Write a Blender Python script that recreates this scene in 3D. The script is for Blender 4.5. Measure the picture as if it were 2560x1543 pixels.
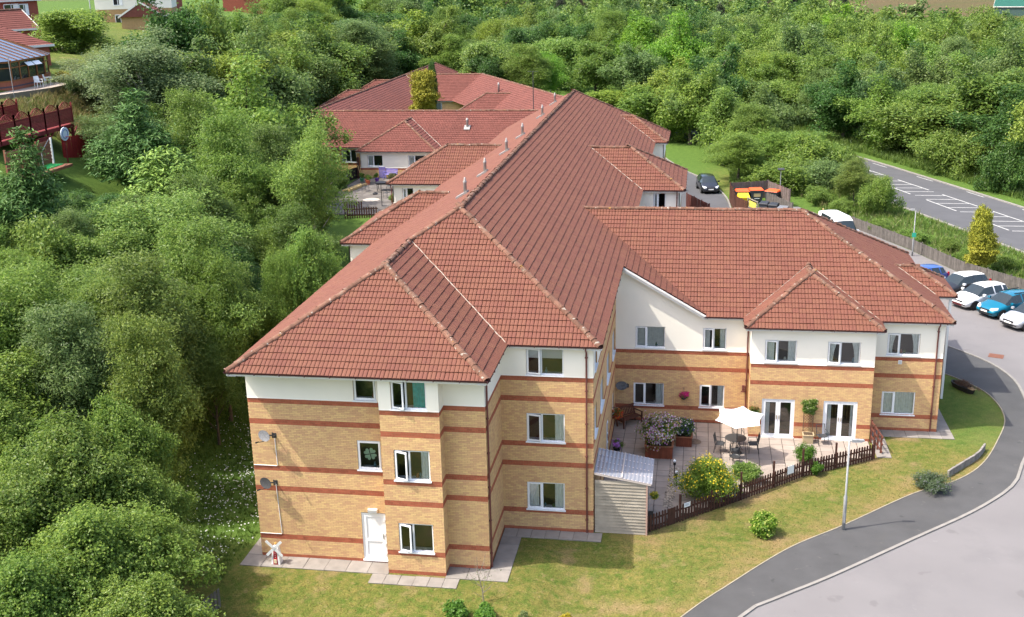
import bpy, bmesh, math, random
import numpy as np
from mathutils import Matrix, Vector
for o in list(bpy.data.objects): bpy.data.objects.remove(o)
scene = bpy.context.scene
COL = scene.collection
R = math.radians
# ------------------------------------------------------------ camera, sky, sun, exposure
cam = bpy.data.objects.new('camera', bpy.data.cameras.new('camera'))
COL.objects.link(cam)
_y, _p, _r = R(9.593), R(16.983), R(-1.363)
FWD = Vector((-math.sin(_y)*math.cos(_p), math.cos(_y)*math.cos(_p), -math.sin(_p)))
RT = Vector((math.cos(_y), math.sin(_y), 0)); UP = RT.cross(FWD)
CR = RT*math.cos(_r) + UP*math.sin(_r); CU = -RT*math.sin(_r) + UP*math.cos(_r)
CLOC = Vector((17.359, -39.492, 23.188))
cam.matrix_world = Matrix(((CR.x, CU.x, -FWD.x, CLOC.x), (CR.y, CU.y, -FWD.y, CLOC.y), (CR.z, CU.z, -FWD.z, CLOC.z), (0, 0, 0, 1)))
cam.data.sensor_width = 36; cam.data.lens = 2827.66/2560*36
cam.data.clip_start = 0.5; cam.data.clip_end = 5000
scene.camera = cam
SUNV = Vector((2.54, 1.06, -4.19)).normalized()          # direction the light travels
world = bpy.data.worlds.new('World'); scene.world = world; world.use_nodes = True
wn = world.node_tree.nodes; bg = wn['Background']
sky = wn.new('ShaderNodeTexSky'); sky.sky_type = 'NISHITA'; sky.sun_disc = False
sky.sun_elevation = math.asin(-SUNV.z); sky.sun_rotation = math.atan2(-SUNV.x, -SUNV.y)
sky.air_density = 1.0; sky.dust_density = 4.0; sky.ozone_density = 1.0
world.node_tree.links.new(sky.outputs[0], bg.inputs[0]); bg.inputs[1].default_value = 0.15
sun = bpy.data.objects.new('sun', bpy.data.lights.new('sun', 'SUN')); COL.objects.link(sun)
sun.data.energy = 2.3; sun.data.angle = R(0.6); sun.data.color = (1.0, 0.95, 0.86)
sun.rotation_euler = SUNV.to_track_quat('-Z', 'Y').to_euler(); sun.location = (-30, -20, 60)
vs = scene.view_settings; vs.view_transform = 'Standard'; vs.look = 'None'; vs.exposure = 1.45; vs.gamma = 1.0; vs.use_curve_mapping = False
scene.render.engine = 'CYCLES'
scene.cycles.max_bounces = 6; scene.cycles.transparent_max_bounces = 12
scene.cycles.diffuse_bounces = 3; scene.cycles.caustics_reflective = False; scene.cycles.caustics_refractive = False
rng = random.Random(7); nrg = np.random.default_rng(7)

# ------------------------------------------------------------ helpers
def lerp(a, b, t): return a + (b - a)*t
def sm(a, b, x):
    t = np.clip((np.asarray(x, float) - a)/(b - a), 0, 1); return t*t*(3 - 2*t)
class MB:
    """collects geometry; build() links it as one mesh object"""
    def __init__(s): s.v = []; s.f = []; s.mi = []; s.m = 0
    def add(s, vs, fs):
        k = len(s.v); s.v.extend(tuple(p) for p in vs); s.f.extend(tuple(i + k for i in f) for f in fs); s.mi.extend([s.m]*len(fs)); return s
    def hexa(s, p):   # 8 points: bottom ring 0-3, top ring 4-7
        return s.add(p, [(3, 2, 1, 0), (4, 5, 6, 7), (0, 1, 5, 4), (1, 2, 6, 5), (2, 3, 7, 6), (3, 0, 4, 7)])
    def box(s, x0, x1, y0, y1, z0, z1):
        return s.hexa([(x0, y0, z0), (x1, y0, z0), (x1, y1, z0), (x0, y1, z0), (x0, y0, z1), (x1, y0, z1), (x1, y1, z1), (x0, y1, z1)])
    def obox(s, c, ax, ay, az, hx, hy, hz):
        c, ax, ay, az = Vector(c), Vector(ax), Vector(ay), Vector(az)
        return s.hexa([c + ax*i*hx + ay*j*hy + az*k*hz for k in (-1, 1) for i, j in ((-1, -1), (1, -1), (1, 1), (-1, 1))])
    def bar(s, a, b, w, h=None, up=(0, 0, 1)):
        a, b = Vector(a), Vector(b); d = (b - a); L = d.length; d.normalize(); u = Vector(up)
        if abs(d.dot(u)) > .99: u = Vector((0, 1, 0))
        sd = d.cross(u).normalized(); u = sd.cross(d)
        return s.obox((a + b)/2, d, sd, u, L/2, w/2, (h or w)/2)
    def tube(s, pts, rad, n=8, cap=True):
        pts = [Vector(p) for p in pts]; rr = rad if isinstance(rad, (list, tuple)) else [rad]*len(pts); k = len(s.v); fs = []; vv = []
        for i, p in enumerate(pts):
            d = (pts[min(i + 1, len(pts) - 1)] - pts[max(i - 1, 0)]).normalized()
            u = Vector((0, 0, 1)) if abs(d.z) < .95 else Vector((1, 0, 0))
            a = d.cross(u).normalized(); b = d.cross(a)
            vv += [p + (a*math.cos(2*math.pi*j/n) + b*math.sin(2*math.pi*j/n))*rr[i] for j in range(n)]
        for i in range(len(pts) - 1):
            for j in range(n): fs.append((i*n + j, i*n + (j + 1) % n, (i + 1)*n + (j + 1) % n, (i + 1)*n + j))
        if cap: fs.append(tuple(range(n))); fs.append(tuple((len(pts) - 1)*n + j for j in reversed(range(n))))
        return s.add(vv, fs)
    def lathe(s, prof, n=16, c=(0, 0, 0)):
        vv = [(c[0] + r*math.cos(2*math.pi*j/n), c[1] + r*math.sin(2*math.pi*j/n), c[2] + z) for r, z in prof for j in range(n)]; fs = []
        for i in range(len(prof) - 1):
            for j in range(n): fs.append((i*n + j, i*n + (j + 1) % n, (i + 1)*n + (j + 1) % n, (i + 1)*n + j))
        fs.append(tuple(reversed(range(n)))); fs.append(tuple((len(prof) - 1)*n + j for j in range(n)))
        return s.add(vv, fs)
    def prism(s, poly, z0, z1):   # xy polygon, counterclockwise
        n = len(poly); vv = [(x, y, z0) for x, y in poly] + [(x, y, z1) for x, y in poly]
        return s.add(vv, [tuple(reversed(range(n))), tuple(range(n, 2*n))] + [(i, (i + 1) % n, n + (i + 1) % n, n + i) for i in range(n)])
    def mesh(s, name, mats, smooth=False):
        me = bpy.data.meshes.new(name); me.from_pydata(s.v, [], s.f)
        for m in (mats if isinstance(mats, (list, tuple)) else [mats]): me.materials.append(m)
        if isinstance(mats, (list, tuple)) and len(mats) > 1: me.polygons.foreach_set('material_index', s.mi)
        if smooth: me.polygons.foreach_set('use_smooth', [True]*len(me.polygons))
        return me
    def build(s, name, mats, parent=None, smooth=False, loc=None, rz=0, kind=None):
        return link(name, s.mesh(name, mats, smooth), parent, loc, rz, kind)
def link(name, me, parent=None, loc=None, rz=0, kind=None):
    o = bpy.data.objects.new(name, me); COL.objects.link(o)
    if parent: o.parent = parent
    if loc is not None: o.location = loc
    if rz: o.rotation_euler = (0, 0, rz)
    if kind: o['kind'] = kind
    return o
def tag(o, label, cat, group=None):
    o['label'] = label; o['category'] = cat
    if group: o['group'] = group
    return o
def thing(name, label, cat, loc=(0, 0, 0), rz=0, group=None):
    return tag(link(name, None, None, loc, rz), label, cat, group)
def dup(o, parent=None):
    c = o.copy(); COL.objects.link(c)
    if parent: c.parent = parent
    for ch in o.children: dup(ch, c)
    return c
def npmesh(name, V, F, mat, smooth=False):
    """fast mesh from an (n,3) vertex array and an (m,4) or (m,3) face array"""
    me = bpy.data.meshes.new(name); n = F.shape[1]
    me.vertices.add(len(V)); me.vertices.foreach_set('co', np.ascontiguousarray(V, np.float32).ravel())
    me.loops.add(F.size); me.loops.foreach_set('vertex_index', np.ascontiguousarray(F, np.int32).ravel())
    me.polygons.add(len(F)); me.polygons.foreach_set('loop_start', np.arange(0, F.size, n, dtype=np.int32))
    if smooth: me.polygons.foreach_set('use_smooth', np.ones(len(F), bool))
    me.update(calc_edges=True)
    if not smooth: me.shade_flat()
    for m in (mat if isinstance(mat, (list, tuple)) else [mat]): me.materials.append(m)
    return me

# ------------------------------------------------------------ materials
def mat(name, col=(.5, .5, .5), rough=.7, var=0.0, vscale=3.0, bump=0.0, bscale=30.0, island=0.0, metal=0.0, spec=.3, coat=0.0, hue=0.0, obcol=False, dirt=None, dscale=1.2, spots=()):
    m = bpy.data.materials.new(name); m.use_nodes = True; nt = m.node_tree; N = nt.nodes; L = nt.links
    b = N['Principled BSDF']; b.inputs['Roughness'].default_value = rough; b.inputs['Metallic'].default_value = metal
    b.inputs['Specular IOR Level'].default_value = spec; b.inputs['Coat Weight'].default_value = coat
    c = N.new('ShaderNodeRGB'); c.outputs[0].default_value = (*col, 1); out = c.outputs[0]
    if obcol:
        oi = N.new('ShaderNodeObjectInfo'); mx = N.new('ShaderNodeMix'); mx.data_type = 'RGBA'; mx.blend_type = 'MULTIPLY'; mx.inputs[0].default_value = 1
        L.new(out, mx.inputs[6]); L.new(oi.outputs['Color'], mx.inputs[7]); out = mx.outputs[2]
    geo = N.new('ShaderNodeNewGeometry'); pos = geo.outputs['Position']
    def hsv(fac, amt, hamt, src):
        h = N.new('ShaderNodeHueSaturation'); mr = N.new('ShaderNodeMapRange'); L.new(fac, mr.inputs[0]); mr.inputs[3].default_value = 1 - amt; mr.inputs[4].default_value = 1 + amt
        L.new(mr.outputs[0], h.inputs['Value']); L.new(src, h.inputs['Color'])
        if hamt:
            m2 = N.new('ShaderNodeMapRange'); L.new(fac, m2.inputs[0]); m2.inputs[3].default_value = .5 - hamt; m2.inputs[4].default_value = .5 + hamt; L.new(m2.outputs[0], h.inputs['Hue'])
        return h.outputs[0]
    if island:
        oi = N.new('ShaderNodeObjectInfo'); ad = N.new('ShaderNodeMath'); ad.operation = 'ADD'; L.new(geo.outputs['Random Per Island'], ad.inputs[0]); L.new(oi.outputs['Random'], ad.inputs[1])
        fr = N.new('ShaderNodeMath'); fr.operation = 'FRACT'; L.new(ad.outputs[0], fr.inputs[0]); out = hsv(fr.outputs[0], island, hue, out)
    if var:
        n = N.new('ShaderNodeTexNoise'); n.inputs['Scale'].default_value = vscale; n.inputs['Detail'].default_value = 5; L.new(pos, n.inputs['Vector'])
        mr = N.new('ShaderNodeMapRange'); L.new(n.outputs[0], mr.inputs[0]); mr.inputs[1].default_value = .3; mr.inputs[2].default_value = .7; out = hsv(mr.outputs[0], var, 0, out)
    if dirt:   # (colour, amount threshold)
        n = N.new('ShaderNodeTexNoise'); n.inputs['Scale'].default_value = dscale; n.inputs['Detail'].default_value = 8; n.inputs['Roughness'].default_value = .65; L.new(pos, n.inputs['Vector'])
        mr = N.new('ShaderNodeMapRange'); L.new(n.outputs[0], mr.inputs[0]); mr.inputs[1].default_value = dirt[1]; mr.inputs[2].default_value = dirt[1] + .12; mr.inputs[4].default_value = dirt[2] if len(dirt) > 2 else .8
        mx = N.new('ShaderNodeMix'); mx.data_type = 'RGBA'; L.new(mr.outputs[0], mx.inputs[0]); L.new(out, mx.inputs[6]); mx.inputs[7].default_value = (*dirt[0], 1); out = mx.outputs[2]
    for scol, ssc, sth, sam in spots:   # small blotches: lichen, moss, stains
        n = N.new('ShaderNodeTexNoise'); n.inputs['Scale'].default_value = ssc; n.inputs['Detail'].default_value = 3; L.new(pos, n.inputs['Vector'])
        mr = N.new('ShaderNodeMapRange'); L.new(n.outputs[0], mr.inputs[0]); mr.inputs[1].default_value = sth; mr.inputs[2].default_value = sth + .04; mr.inputs[4].default_value = sam
        mx = N.new('ShaderNodeMix'); mx.data_type = 'RGBA'; L.new(mr.outputs[0], mx.inputs[0]); L.new(out, mx.inputs[6]); mx.inputs[7].default_value = (*scol, 1); out = mx.outputs[2]
    L.new(out, b.inputs['Base Color'])
    if bump:
        n = N.new('ShaderNodeTexNoise'); n.inputs['Scale'].default_value = bscale; n.inputs['Detail'].default_value = 4; L.new(pos, n.inputs['Vector'])
        bp = N.new('ShaderNodeBump'); bp.inputs['Strength'].default_value = bump; bp.inputs['Distance'].default_value = .02; L.new(n.outputs[0], bp.inputs['Height']); L.new(bp.outputs[0], b.inputs['Normal'])
    return m
def leafmat(name, col, trans=.35, island=.3, hue=.02, rough=.5):
    """leaf: per-object tint times per-leaf variation, with light coming through"""
    m = bpy.data.materials.new(name); m.use_nodes = True; nt = m.node_tree; N = nt.nodes; L = nt.links
    b = N['Principled BSDF']; b.inputs['Roughness'].default_value = rough; b.inputs['Specular IOR Level'].default_value = .35
    oi = N.new('ShaderNodeObjectInfo'); geo = N.new('ShaderNodeNewGeometry')
    mx = N.new('ShaderNodeMix'); mx.data_type = 'RGBA'; mx.blend_type = 'MULTIPLY'; mx.inputs[0].default_value = 1; mx.inputs[6].default_value = (*col, 1); L.new(oi.outputs['Color'], mx.inputs[7])
    h = N.new('ShaderNodeHueSaturation'); L.new(mx.outputs[2], h.inputs['Color'])
    a = N.new('ShaderNodeMapRange'); L.new(geo.outputs['Random Per Island'], a.inputs[0]); a.inputs[3].default_value = 1 - island; a.inputs[4].default_value = 1 + island; L.new(a.outputs[0], h.inputs['Value'])
    a2 = N.new('ShaderNodeMapRange'); L.new(geo.outputs['Random Per Island'], a2.inputs[0]); a2.inputs[3].default_value = .5 + hue; a2.inputs[4].default_value = .5 - hue; L.new(a2.outputs[0], h.inputs['Hue'])
    L.new(h.outputs[0], b.inputs['Base Color'])
    t = N.new('ShaderNodeBsdfTranslucent'); L.new(h.outputs[0], t.inputs['Color'])
    ms = N.new('ShaderNodeMixShader'); ms.inputs[0].default_value = trans; L.new(b.outputs[0], ms.inputs[1]); L.new(t.outputs[0], ms.inputs[2])
    L.new(ms.outputs[0], N['Material Output'].inputs['Surface']); return m
def glassmat(name, tint=(.8, .9, .88), rough=.02, opac=.0, base=.06):
    m = bpy.data.materials.new(name); m.use_nodes = True; nt = m.node_tree; N = nt.nodes; L = nt.links
    N.remove(N['Principled BSDF'])
    tr = N.new('ShaderNodeBsdfTransparent'); tr.inputs[0].default_value = (*tint, 1); gl = N.new('ShaderNodeBsdfGlossy'); gl.inputs['Roughness'].default_value = rough
    fr = N.new('ShaderNodeFresnel'); fr.inputs[0].default_value = 1.5; ad = N.new('ShaderNodeMath'); ad.operation = 'ADD'; ad.inputs[1].default_value = base; L.new(fr.outputs[0], ad.inputs[0])
    ms = N.new('ShaderNodeMixShader'); L.new(ad.outputs[0], ms.inputs[0]); L.new(tr.outputs[0], ms.inputs[1]); L.new(gl.outputs[0], ms.inputs[2]); out = ms.outputs[0]
    if opac:
        d = N.new('ShaderNodeBsdfDiffuse'); d.inputs[0].default_value = (.8, .82, .9, 1); m2 = N.new('ShaderNodeMixShader'); m2.inputs[0].default_value = opac; L.new(out, m2.inputs[1]); L.new(d.outputs[0], m2.inputs[2]); out = m2.outputs[0]
    L.new(out, N['Material Output'].inputs['Surface']); return m
M = dict(
    brick=mat('buff_brick', (.63, .400, .198), .85, island=.10, hue=.012, var=.045, vscale=1.1, bump=.15, bscale=60, dirt=((.42, .27, .135), .60, .30), dscale=.7),
    redbrick=mat('red_brick', (.37, .110, .058), .85, island=.14, var=.1, vscale=2, bump=.15, bscale=60),
    mortar=mat('mortar', (.38, .235, .115), .95, var=.1, vscale=8),
    render=mat('cream_render', (.87, .82, .715), .9, var=.03, vscale=.8, bump=.06, bscale=90, dirt=((.62, .57, .47), .66, .35), dscale=.7),
    tile=mat('roof_tile', (.152, .058, .037), .8, island=.045, hue=.004, var=.06, vscale=.5, bump=.2, bscale=50, dirt=((.105, .044, .032), .60, .30), dscale=.5, spots=(((.24, .17, .12), 7, .735, .6), ((.07, .04, .03), 3.1, .72, .3))),
    tiledark=mat('roof_tile_far', (.150, .050, .037), .8, island=.09, var=.08, vscale=.4, dirt=((.11, .040, .029), .62, .4), dscale=.9),
    ridge=mat('ridge_tile', (.155, .078, .052), .95, island=.22, var=.22, vscale=4, bump=.9, bscale=14, dirt=((.20, .15, .11), .56, .8), dscale=2.2, spots=(((.34, .31, .26), 6, .64, .85), ((.36, .20, .04), 3.3, .70, .8), ((.05, .035, .025), 9, .66, .6))),
    deck=mat('roof_underlay', (.16, .05, .035), .95),
    valley=mat('valley_mortar', (.36, .30, .245), .9, var=.2, vscale=8),
    gutter=mat('maroon_gutter', (.085, .035, .04), .45),
    pipe=mat('brown_downpipe', (.16, .055, .045), .5),
    fascia=mat('white_fascia', (.72, .70, .66), .5, var=.04),
    upvc=mat('white_upvc', (.82, .83, .84), .35, var=.02),
    upvcdoor=mat('white_door_panel', (.76, .78, .80), .35),
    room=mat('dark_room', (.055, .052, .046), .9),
    roomwall=mat('room_wall', (.30, .28, .25), .9),
    glass=glassmat('window_glass', (.90, .93, .92), base=.09),
    curtain=mat('pale_curtain', (.88, .89, .86), .9, var=.1, vscale=6),
    teal=mat('teal_curtain', (.05, .50, .50), .9, var=.15, vscale=8),
    blind=mat('pale_blind', (.70, .70, .68), .8),
    metal=mat('galvanised_metal', (.42, .43, .43), .45, metal=.6),
    white=mat('white_paint', (.8, .8, .79), .5),
    black=mat('black_plastic', (.018, .018, .02), .45),
    rubber=mat('tyre_rubber', (.022, .022, .022), .85),
    steel=mat('dark_steel', (.06, .062, .065), .5, metal=.3),
    flue=mat('flue_metal', (.33, .31, .29), .5, metal=.3),
)
# ------------------------------------------------------------ terrain
def gz(x, y):
    x = np.asarray(x, float); y = np.asarray(y, float)
    xr = lerp(3., 12., sm(66, 70, y)); base = 3.3*sm(16, 42, y)*(1 - sm(-6, 0, x - xr))*(1 - .6*sm(135, 200, y))
    xb = -5 - 12*sm(15, 46, y) - 16*sm(68, 80, y)
    d = xb - x
    prof = np.interp(d, [0, 4, 12, 20, 26, 34, 50, 220, 400], [0, 1.2, 5.5, 10, 11.8, 12.6, 13.5, 14.5, 10])
    far = 3.0*sm(130, 320, y) + 2.0*sm(60, 200, x)
    dip = -.42*np.exp(-((x - 13.5)**2 + (y + 1.2)**2)/9.0)*(1 - sm(1.8, 3.4, y))*sm(11.2, 13, x)
    dip2 = -.25*sm(-1.5, -5, y)
    return base + prof*(1 - .3*sm(150, 400, y)) + far + dip + dip2
def axis(segs):
    out = []
    for a, b, st in segs: out += list(np.arange(a, b, st))
    out.append(segs[-1][1]); return np.array(out)
def sheetmesh(name, xs, ys, zf, m):
    X, Y = np.meshgrid(xs, ys); V = np.stack([X, Y, zf(X, Y)], -1).reshape(-1, 3); nx, ny = len(xs), len(ys)
    i = np.arange((ny - 1)*(nx - 1)); r, c = i//(nx - 1), i % (nx - 1); a = r*nx + c
    return npmesh(name, V, np.stack([a, a + 1, a + nx + 1, a + nx], 1), m, True)
def grassmat():
    m = bpy.data.materials.new('lawn_grass'); m.use_nodes = True; nt = m.node_tree; N = nt.nodes; L = nt.links; b = N['Principled BSDF']
    b.inputs['Roughness'].default_value = .95; b.inputs['Specular IOR Level'].default_value = .1
    pos = N.new('ShaderNodeNewGeometry').outputs['Position']
    def noise(sc, lo, hi, det=6):
        n = N.new('ShaderNodeTexNoise'); n.inputs['Scale'].default_value = sc; n.inputs['Detail'].default_value = det; n.inputs['Roughness'].default_value = .62; L.new(pos, n.inputs['Vector'])
        r = N.new('ShaderNodeMapRange'); L.new(n.outputs[0], r.inputs[0]); r.inputs[1].default_value = lo; r.inputs[2].default_value = hi; return r.outputs[0]
    def mix(f, a, c):
        x = N.new('ShaderNodeMix'); x.data_type = 'RGBA'
        if isinstance(f, float): x.inputs[0].default_value = f
        else: L.new(f, x.inputs[0])
        for k, s in ((6, a), (7, c)):
            if isinstance(s, tuple): x.inputs[k].default_value = (*s, 1)
            else: L.new(s, x.inputs[k])
        return x.outputs[2]
    def attr(n): a = N.new('ShaderNodeAttribute'); a.attribute_name = n; return a.outputs['Fac']
    lush = mix(noise(2.2, .35, .7), (.060, .112, .020), (.095, .155, .03))
    lawn = mix(noise(.55, .35, .65), (.108, .122, .026), (.180, .150, .044))
    lawn = mix(noise(2.6, .42, .66), lawn, (.070, .105, .018))
    lawn = mix(noise(4.5, .56, .70), lawn, (.20, .165, .065))
    lawn = mix(noise(.42, .555, .70), lawn, (.225, .160, .078))
    nz = N.new('ShaderNodeMath'); nz.operation = 'MULTIPLY'; L.new(attr('edge'), nz.inputs[0]); L.new(noise(1.6, .3, .62), nz.inputs[1]); lawn = mix(nz.outputs[0], lawn, (.22, .15, .068))
    c = mix(attr('dry'), lush, lawn)
    field = mix(noise(.02, .4, .6), (.105, .074, .036), (.080, .075, .030)); c = mix(attr('field'), c, field)
    c2 = mix(noise(9, .3, .75, 4), c, c)
    hs = N.new('ShaderNodeHueSaturation'); L.new(c, hs.inputs['Color'])
    r = N.new('ShaderNodeMapRange'); L.new(noise(14, .25, .75, 5), r.inputs[0]); r.inputs[3].default_value = .58; r.inputs[4].default_value = 1.42; L.new(r.outputs[0], hs.inputs['Value'])
    L.new(hs.outputs[0], b.inputs['Base Color'])
    n = N.new('ShaderNodeTexNoise'); n.inputs['Scale'].default_value = 22; n.inputs['Detail'].default_value = 3; L.new(pos, n.inputs['Vector'])
    bp = N.new('ShaderNodeBump'); bp.inputs['Strength'].default_value = .8; bp.inputs['Distance'].default_value = .05; L.new(n.outputs[0], bp.inputs['Height']); L.new(bp.outputs[0], b.inputs['Normal'])
    return m
M['grass'] = grassmat()
xs = axis([(-1500, -300, 150), (-300, -90, 12), (-90, -24, 2.5), (-24, 42, .6), (42, 120, 3), (120, 300, 15), (300, 1500, 150)])
ys = axis([(-700, -60, 80), (-60, -12, 4), (-12, 36, .6), (36, 130, 1.6), (130, 300, 8), (300, 2400, 100)])
def edge_field(X, Y):
    pts = np.array([(31.3, 25.3), (33.35, 21.6), (33.4, 18.4), (32.3, 15.2), (30.9, 12.25), (29.3, 10.3), (27.2, 8.75), (25.5, 7.1), (23.85, 5.4), (22.6, 4.2), (21.4, 3.1), (20.1, 1.5), (18.9, -.1), (17.2, -2.5), (15.3, -5.5), (13.5, -8.5), (15.6, 3.6), (17.5, 5.3), (19.6, 7.1), (21, 8.5), (22.5, 9.9), (26, 12.2)])
    d = np.min(np.hypot(X[..., None] - pts[:, 0], Y[..., None] - pts[:, 1]), -1); return .95*(1 - sm(.3, 1.9, d))
me = sheetmesh('ground', xs, ys, gz, M['grass'])
X, Y = np.meshgrid(xs, ys)
dry = sm(-1.2, .6, X)*(1 - sm(40, 60, Y))*.97 + .9*sm(2.0, -2.5, Y)*sm(-6, -2, X)*(1 - sm(-1.2, .6, X))
dry = np.maximum(dry, .75*np.exp(-((X - 20.7)**2/6 + (Y - 84)**2/60)))
dry = np.maximum(dry, .55*sm(-34, -37, X)*sm(30, 45, Y)*(1 - sm(120, 150, Y)))
dry = np.maximum(dry*(1 - sm(29.3, 30.2, X)*sm(13, 15.5, Y)*.65), .85*sm(-36, -31, X)*(1-sm(-31, -28, X))*sm(35, 45, Y)*(1-sm(60, 70, Y)))
fld = sm(255, 300, Y)
edge = edge_field(X, Y)
for n, v in (('dry', dry), ('field', fld), ('edge', edge)):
    a = me.attributes.new(n, 'FLOAT', 'POINT'); a.data.foreach_set('value', np.clip(v, 0, 1).astype(np.float32).ravel())
g = link('ground', me, kind='structure')

# ------------------------------------------------------------ roads, paths, kerbs
M.update(
    asphalt=mat('dark_asphalt', (.070, .069, .069), .9, var=.12, vscale=.8, bump=.4, bscale=80, dirt=((.075, .073, .070), .54, .6), dscale=.7, spots=(((.10, .097, .09), 2.2, .68, .6), ((.035, .035, .035), 1.3, .69, .5))),
    roadgrey=mat('pale_worn_asphalt', (.168, .158, .157), .9, var=.06, vscale=.35, bump=.3, bscale=90, dirt=((.148, .140, .140), .52, .7), dscale=.22, spots=(((.12, .112, .11), .9, .66, .5), ((.22, .21, .205), 1.7, .70, .4), ((.09, .085, .08), 4, .74, .5))),
    farroad=mat('grey_asphalt', (.085, .085, .09), .9, var=.08, vscale=.5, dirt=((.068, .068, .072), .58, .5), dscale=.3),
    kerb=mat('concrete_kerb', (.225, .21, .19), .9, var=.12, vscale=3, bump=.3, bscale=40),
    edging=mat('edging_strip', (.27, .235, .17), .9, var=.15, vscale=4),
    slab=mat('paving_slab', (.33, .275, .235), .9, island=.10, var=.10, vscale=1.6, bump=.2, bscale=50, dirt=((.27, .235, .20), .60, .6), dscale=1.3),
    slabgrey=mat('grey_paving_slab', (.255, .23, .205), .9, island=.10, var=.14, vscale=1.8, bump=.2, bscale=50, dirt=((.21, .185, .16), .56, .6), dscale=1.6),
    bed=mat('slab_bedding', (.055, .045, .033), .95, var=.2, vscale=5),
    linewhite=mat('road_line_paint', (.42, .42, .40), .8, var=.1, vscale=4),
    soil=mat('soil', (.075, .05, .03), .95, var=.2, vscale=6),
)
def smoothline(pts, n=6):
    P = [Vector((*p, 0)) for p in pts]; out = []
    for i in range(len(P) - 1):
        p0, p1, p2, p3 = P[max(i - 1, 0)], P[i], P[i + 1], P[min(i + 2, len(P) - 1)]
        for k in range(n):
            t = k/n; out.append(.5*((2*p1) + (p2 - p0)*t + (2*p0 - 5*p1 + 4*p2 - p3)*t*t + (3*p1 - p0 - 3*p2 + p3)*t**3))
    out.append(P[-1]); return [(p.x, p.y) for p in out]
def flat(name, poly, z, m, parent=None, kind='structure'):
    """flat polygon sheet, triangulated"""
    bm = bmesh.new(); vv = [bm.verts.new((x, y, z)) for x, y in poly]; f = bm.faces.new(vv); bm.normal_update()
    if f.normal.z < 0: f.normal_flip()
    bmesh.ops.triangulate(bm, faces=bm.faces[:]); me = bpy.data.meshes.new(name); bm.to_mesh(me); bm.free(); me.materials.append(m)
    return link(name, me, parent, kind=kind)
INNER = smoothline([(29.6, 28.2), (31.3, 25.3), (32.4, 23.7), (33.35, 21.6), (33.4, 18.4), (32.3, 15.2), (30.9, 12.25), (29.3, 10.3), (27.2, 8.75), (23.85, 5.4), (21.4, 3.1), (18.9, -.1), (17.2, -2.5), (13.5, -8.5), (10, -14)])
OUTER = smoothline([(31.6, 31.4), (32.95, 29.6), (34.5, 27.2), (35.25, 24.5), (35.2, 21.8), (34.75, 18.6), (33.9, 15.2), (32.8, 12.5), (31.8, 10.1), (29.6, 7.4), (26.5, 4.45), (22.85, 1.0), (20.7, -.85), (19.4, -2.2), (15.6, -8.5), (12.2, -14)])
flat('footpath', INNER + OUTER[::-1], .035, M['asphalt'])
flat('road', OUTER + [(14, -30), (75, -30), (75, 14), (47, 31.5), (40.9, 41.0), (37.4, 46.4), (34.6, 54.3), (31, 62.6), (27, 71.0), (21.3, 70.5), (20.1, 62), (19.6, 40), (29.6, 31.4)], -.06, M['roadgrey']).location.z = 0.075
def ribbon(name, line, w, z0, z1, m, side=0, seg=None, parent=None, off=0, zf=None, gap=.01):
    """kerb or edging that follows a line; seg = length of single stones (separate children)"""
    L = [Vector((*p, 0)) for p in line]; mb = MB(); parts = []
    if seg:
        cum = [0]
        for a, b in zip(L, L[1:]): cum.append(cum[-1] + (b - a).length)
        def at(s):
            i = min(max(np.searchsorted(cum, s) - 1, 0), len(L) - 2); t = (s - cum[i])/max(cum[i + 1] - cum[i], 1e-6); return L[i].lerp(L[i + 1], t)
        n = int(cum[-1]/seg); L2 = [at(k*seg) for k in range(n + 1)]
    else: L2 = L
    for i, (a, b) in enumerate(zip(L2, L2[1:])):
        d = (b - a).normalized(); nn = Vector((-d.y, d.x, 0)); g_ = gap/2 if seg else 0
        a2, b2 = a + d*g_ + nn*off, b - d*g_ + nn*off; mm = MB() if seg else mb
        za = zb = 0
        if zf: za, zb = float(zf(a.x, a.y)), float(zf(b.x, b.y))
        p = [a2 - nn*w/2, b2 - nn*w/2, b2 + nn*w/2, a2 + nn*w/2]; zz = [za, zb, zb, za]
        mm.hexa([(q.x, q.y, z0 + h) for q, h in zip(p, zz)] + [(q.x, q.y, z1 + h) for q, h in zip(p, zz)])
        if seg: parts.append(mm)
    if not seg: return mb.build(name, m, parent, kind=None if parent else 'structure')
    root = link(name, None, parent); root['kind'] = 'structure'
    for k, mm in enumerate(parts): mm.build('kerbstone', m, root)
    return root
ribbon('kerb', OUTER[:-4], .14, -.05, .075, M['kerb'], seg=.92, off=-.02)
ribbon('path_edging', INNER[:-10], .05, -.05, .055, M['edging'], off=.0)
# rear access road beside the building, with kerb
flat('access_road', [(13.0, 63), (13.0, 72), (10, 90), (4, 112), (9.2, 114), (15.2, 92), (18.0, 84.5), (20.0, 76), (20.6, 70), (20.4, 60)], .03, M['farroad'])
ribbon('kerb', smoothline([(20.55, 66), (20.5, 71), (20.0, 76.5), (18.1, 84.8), (15.2, 92.2), (9.2, 114)], 4), .14, -.05, .12, M['kerb'])
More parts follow.
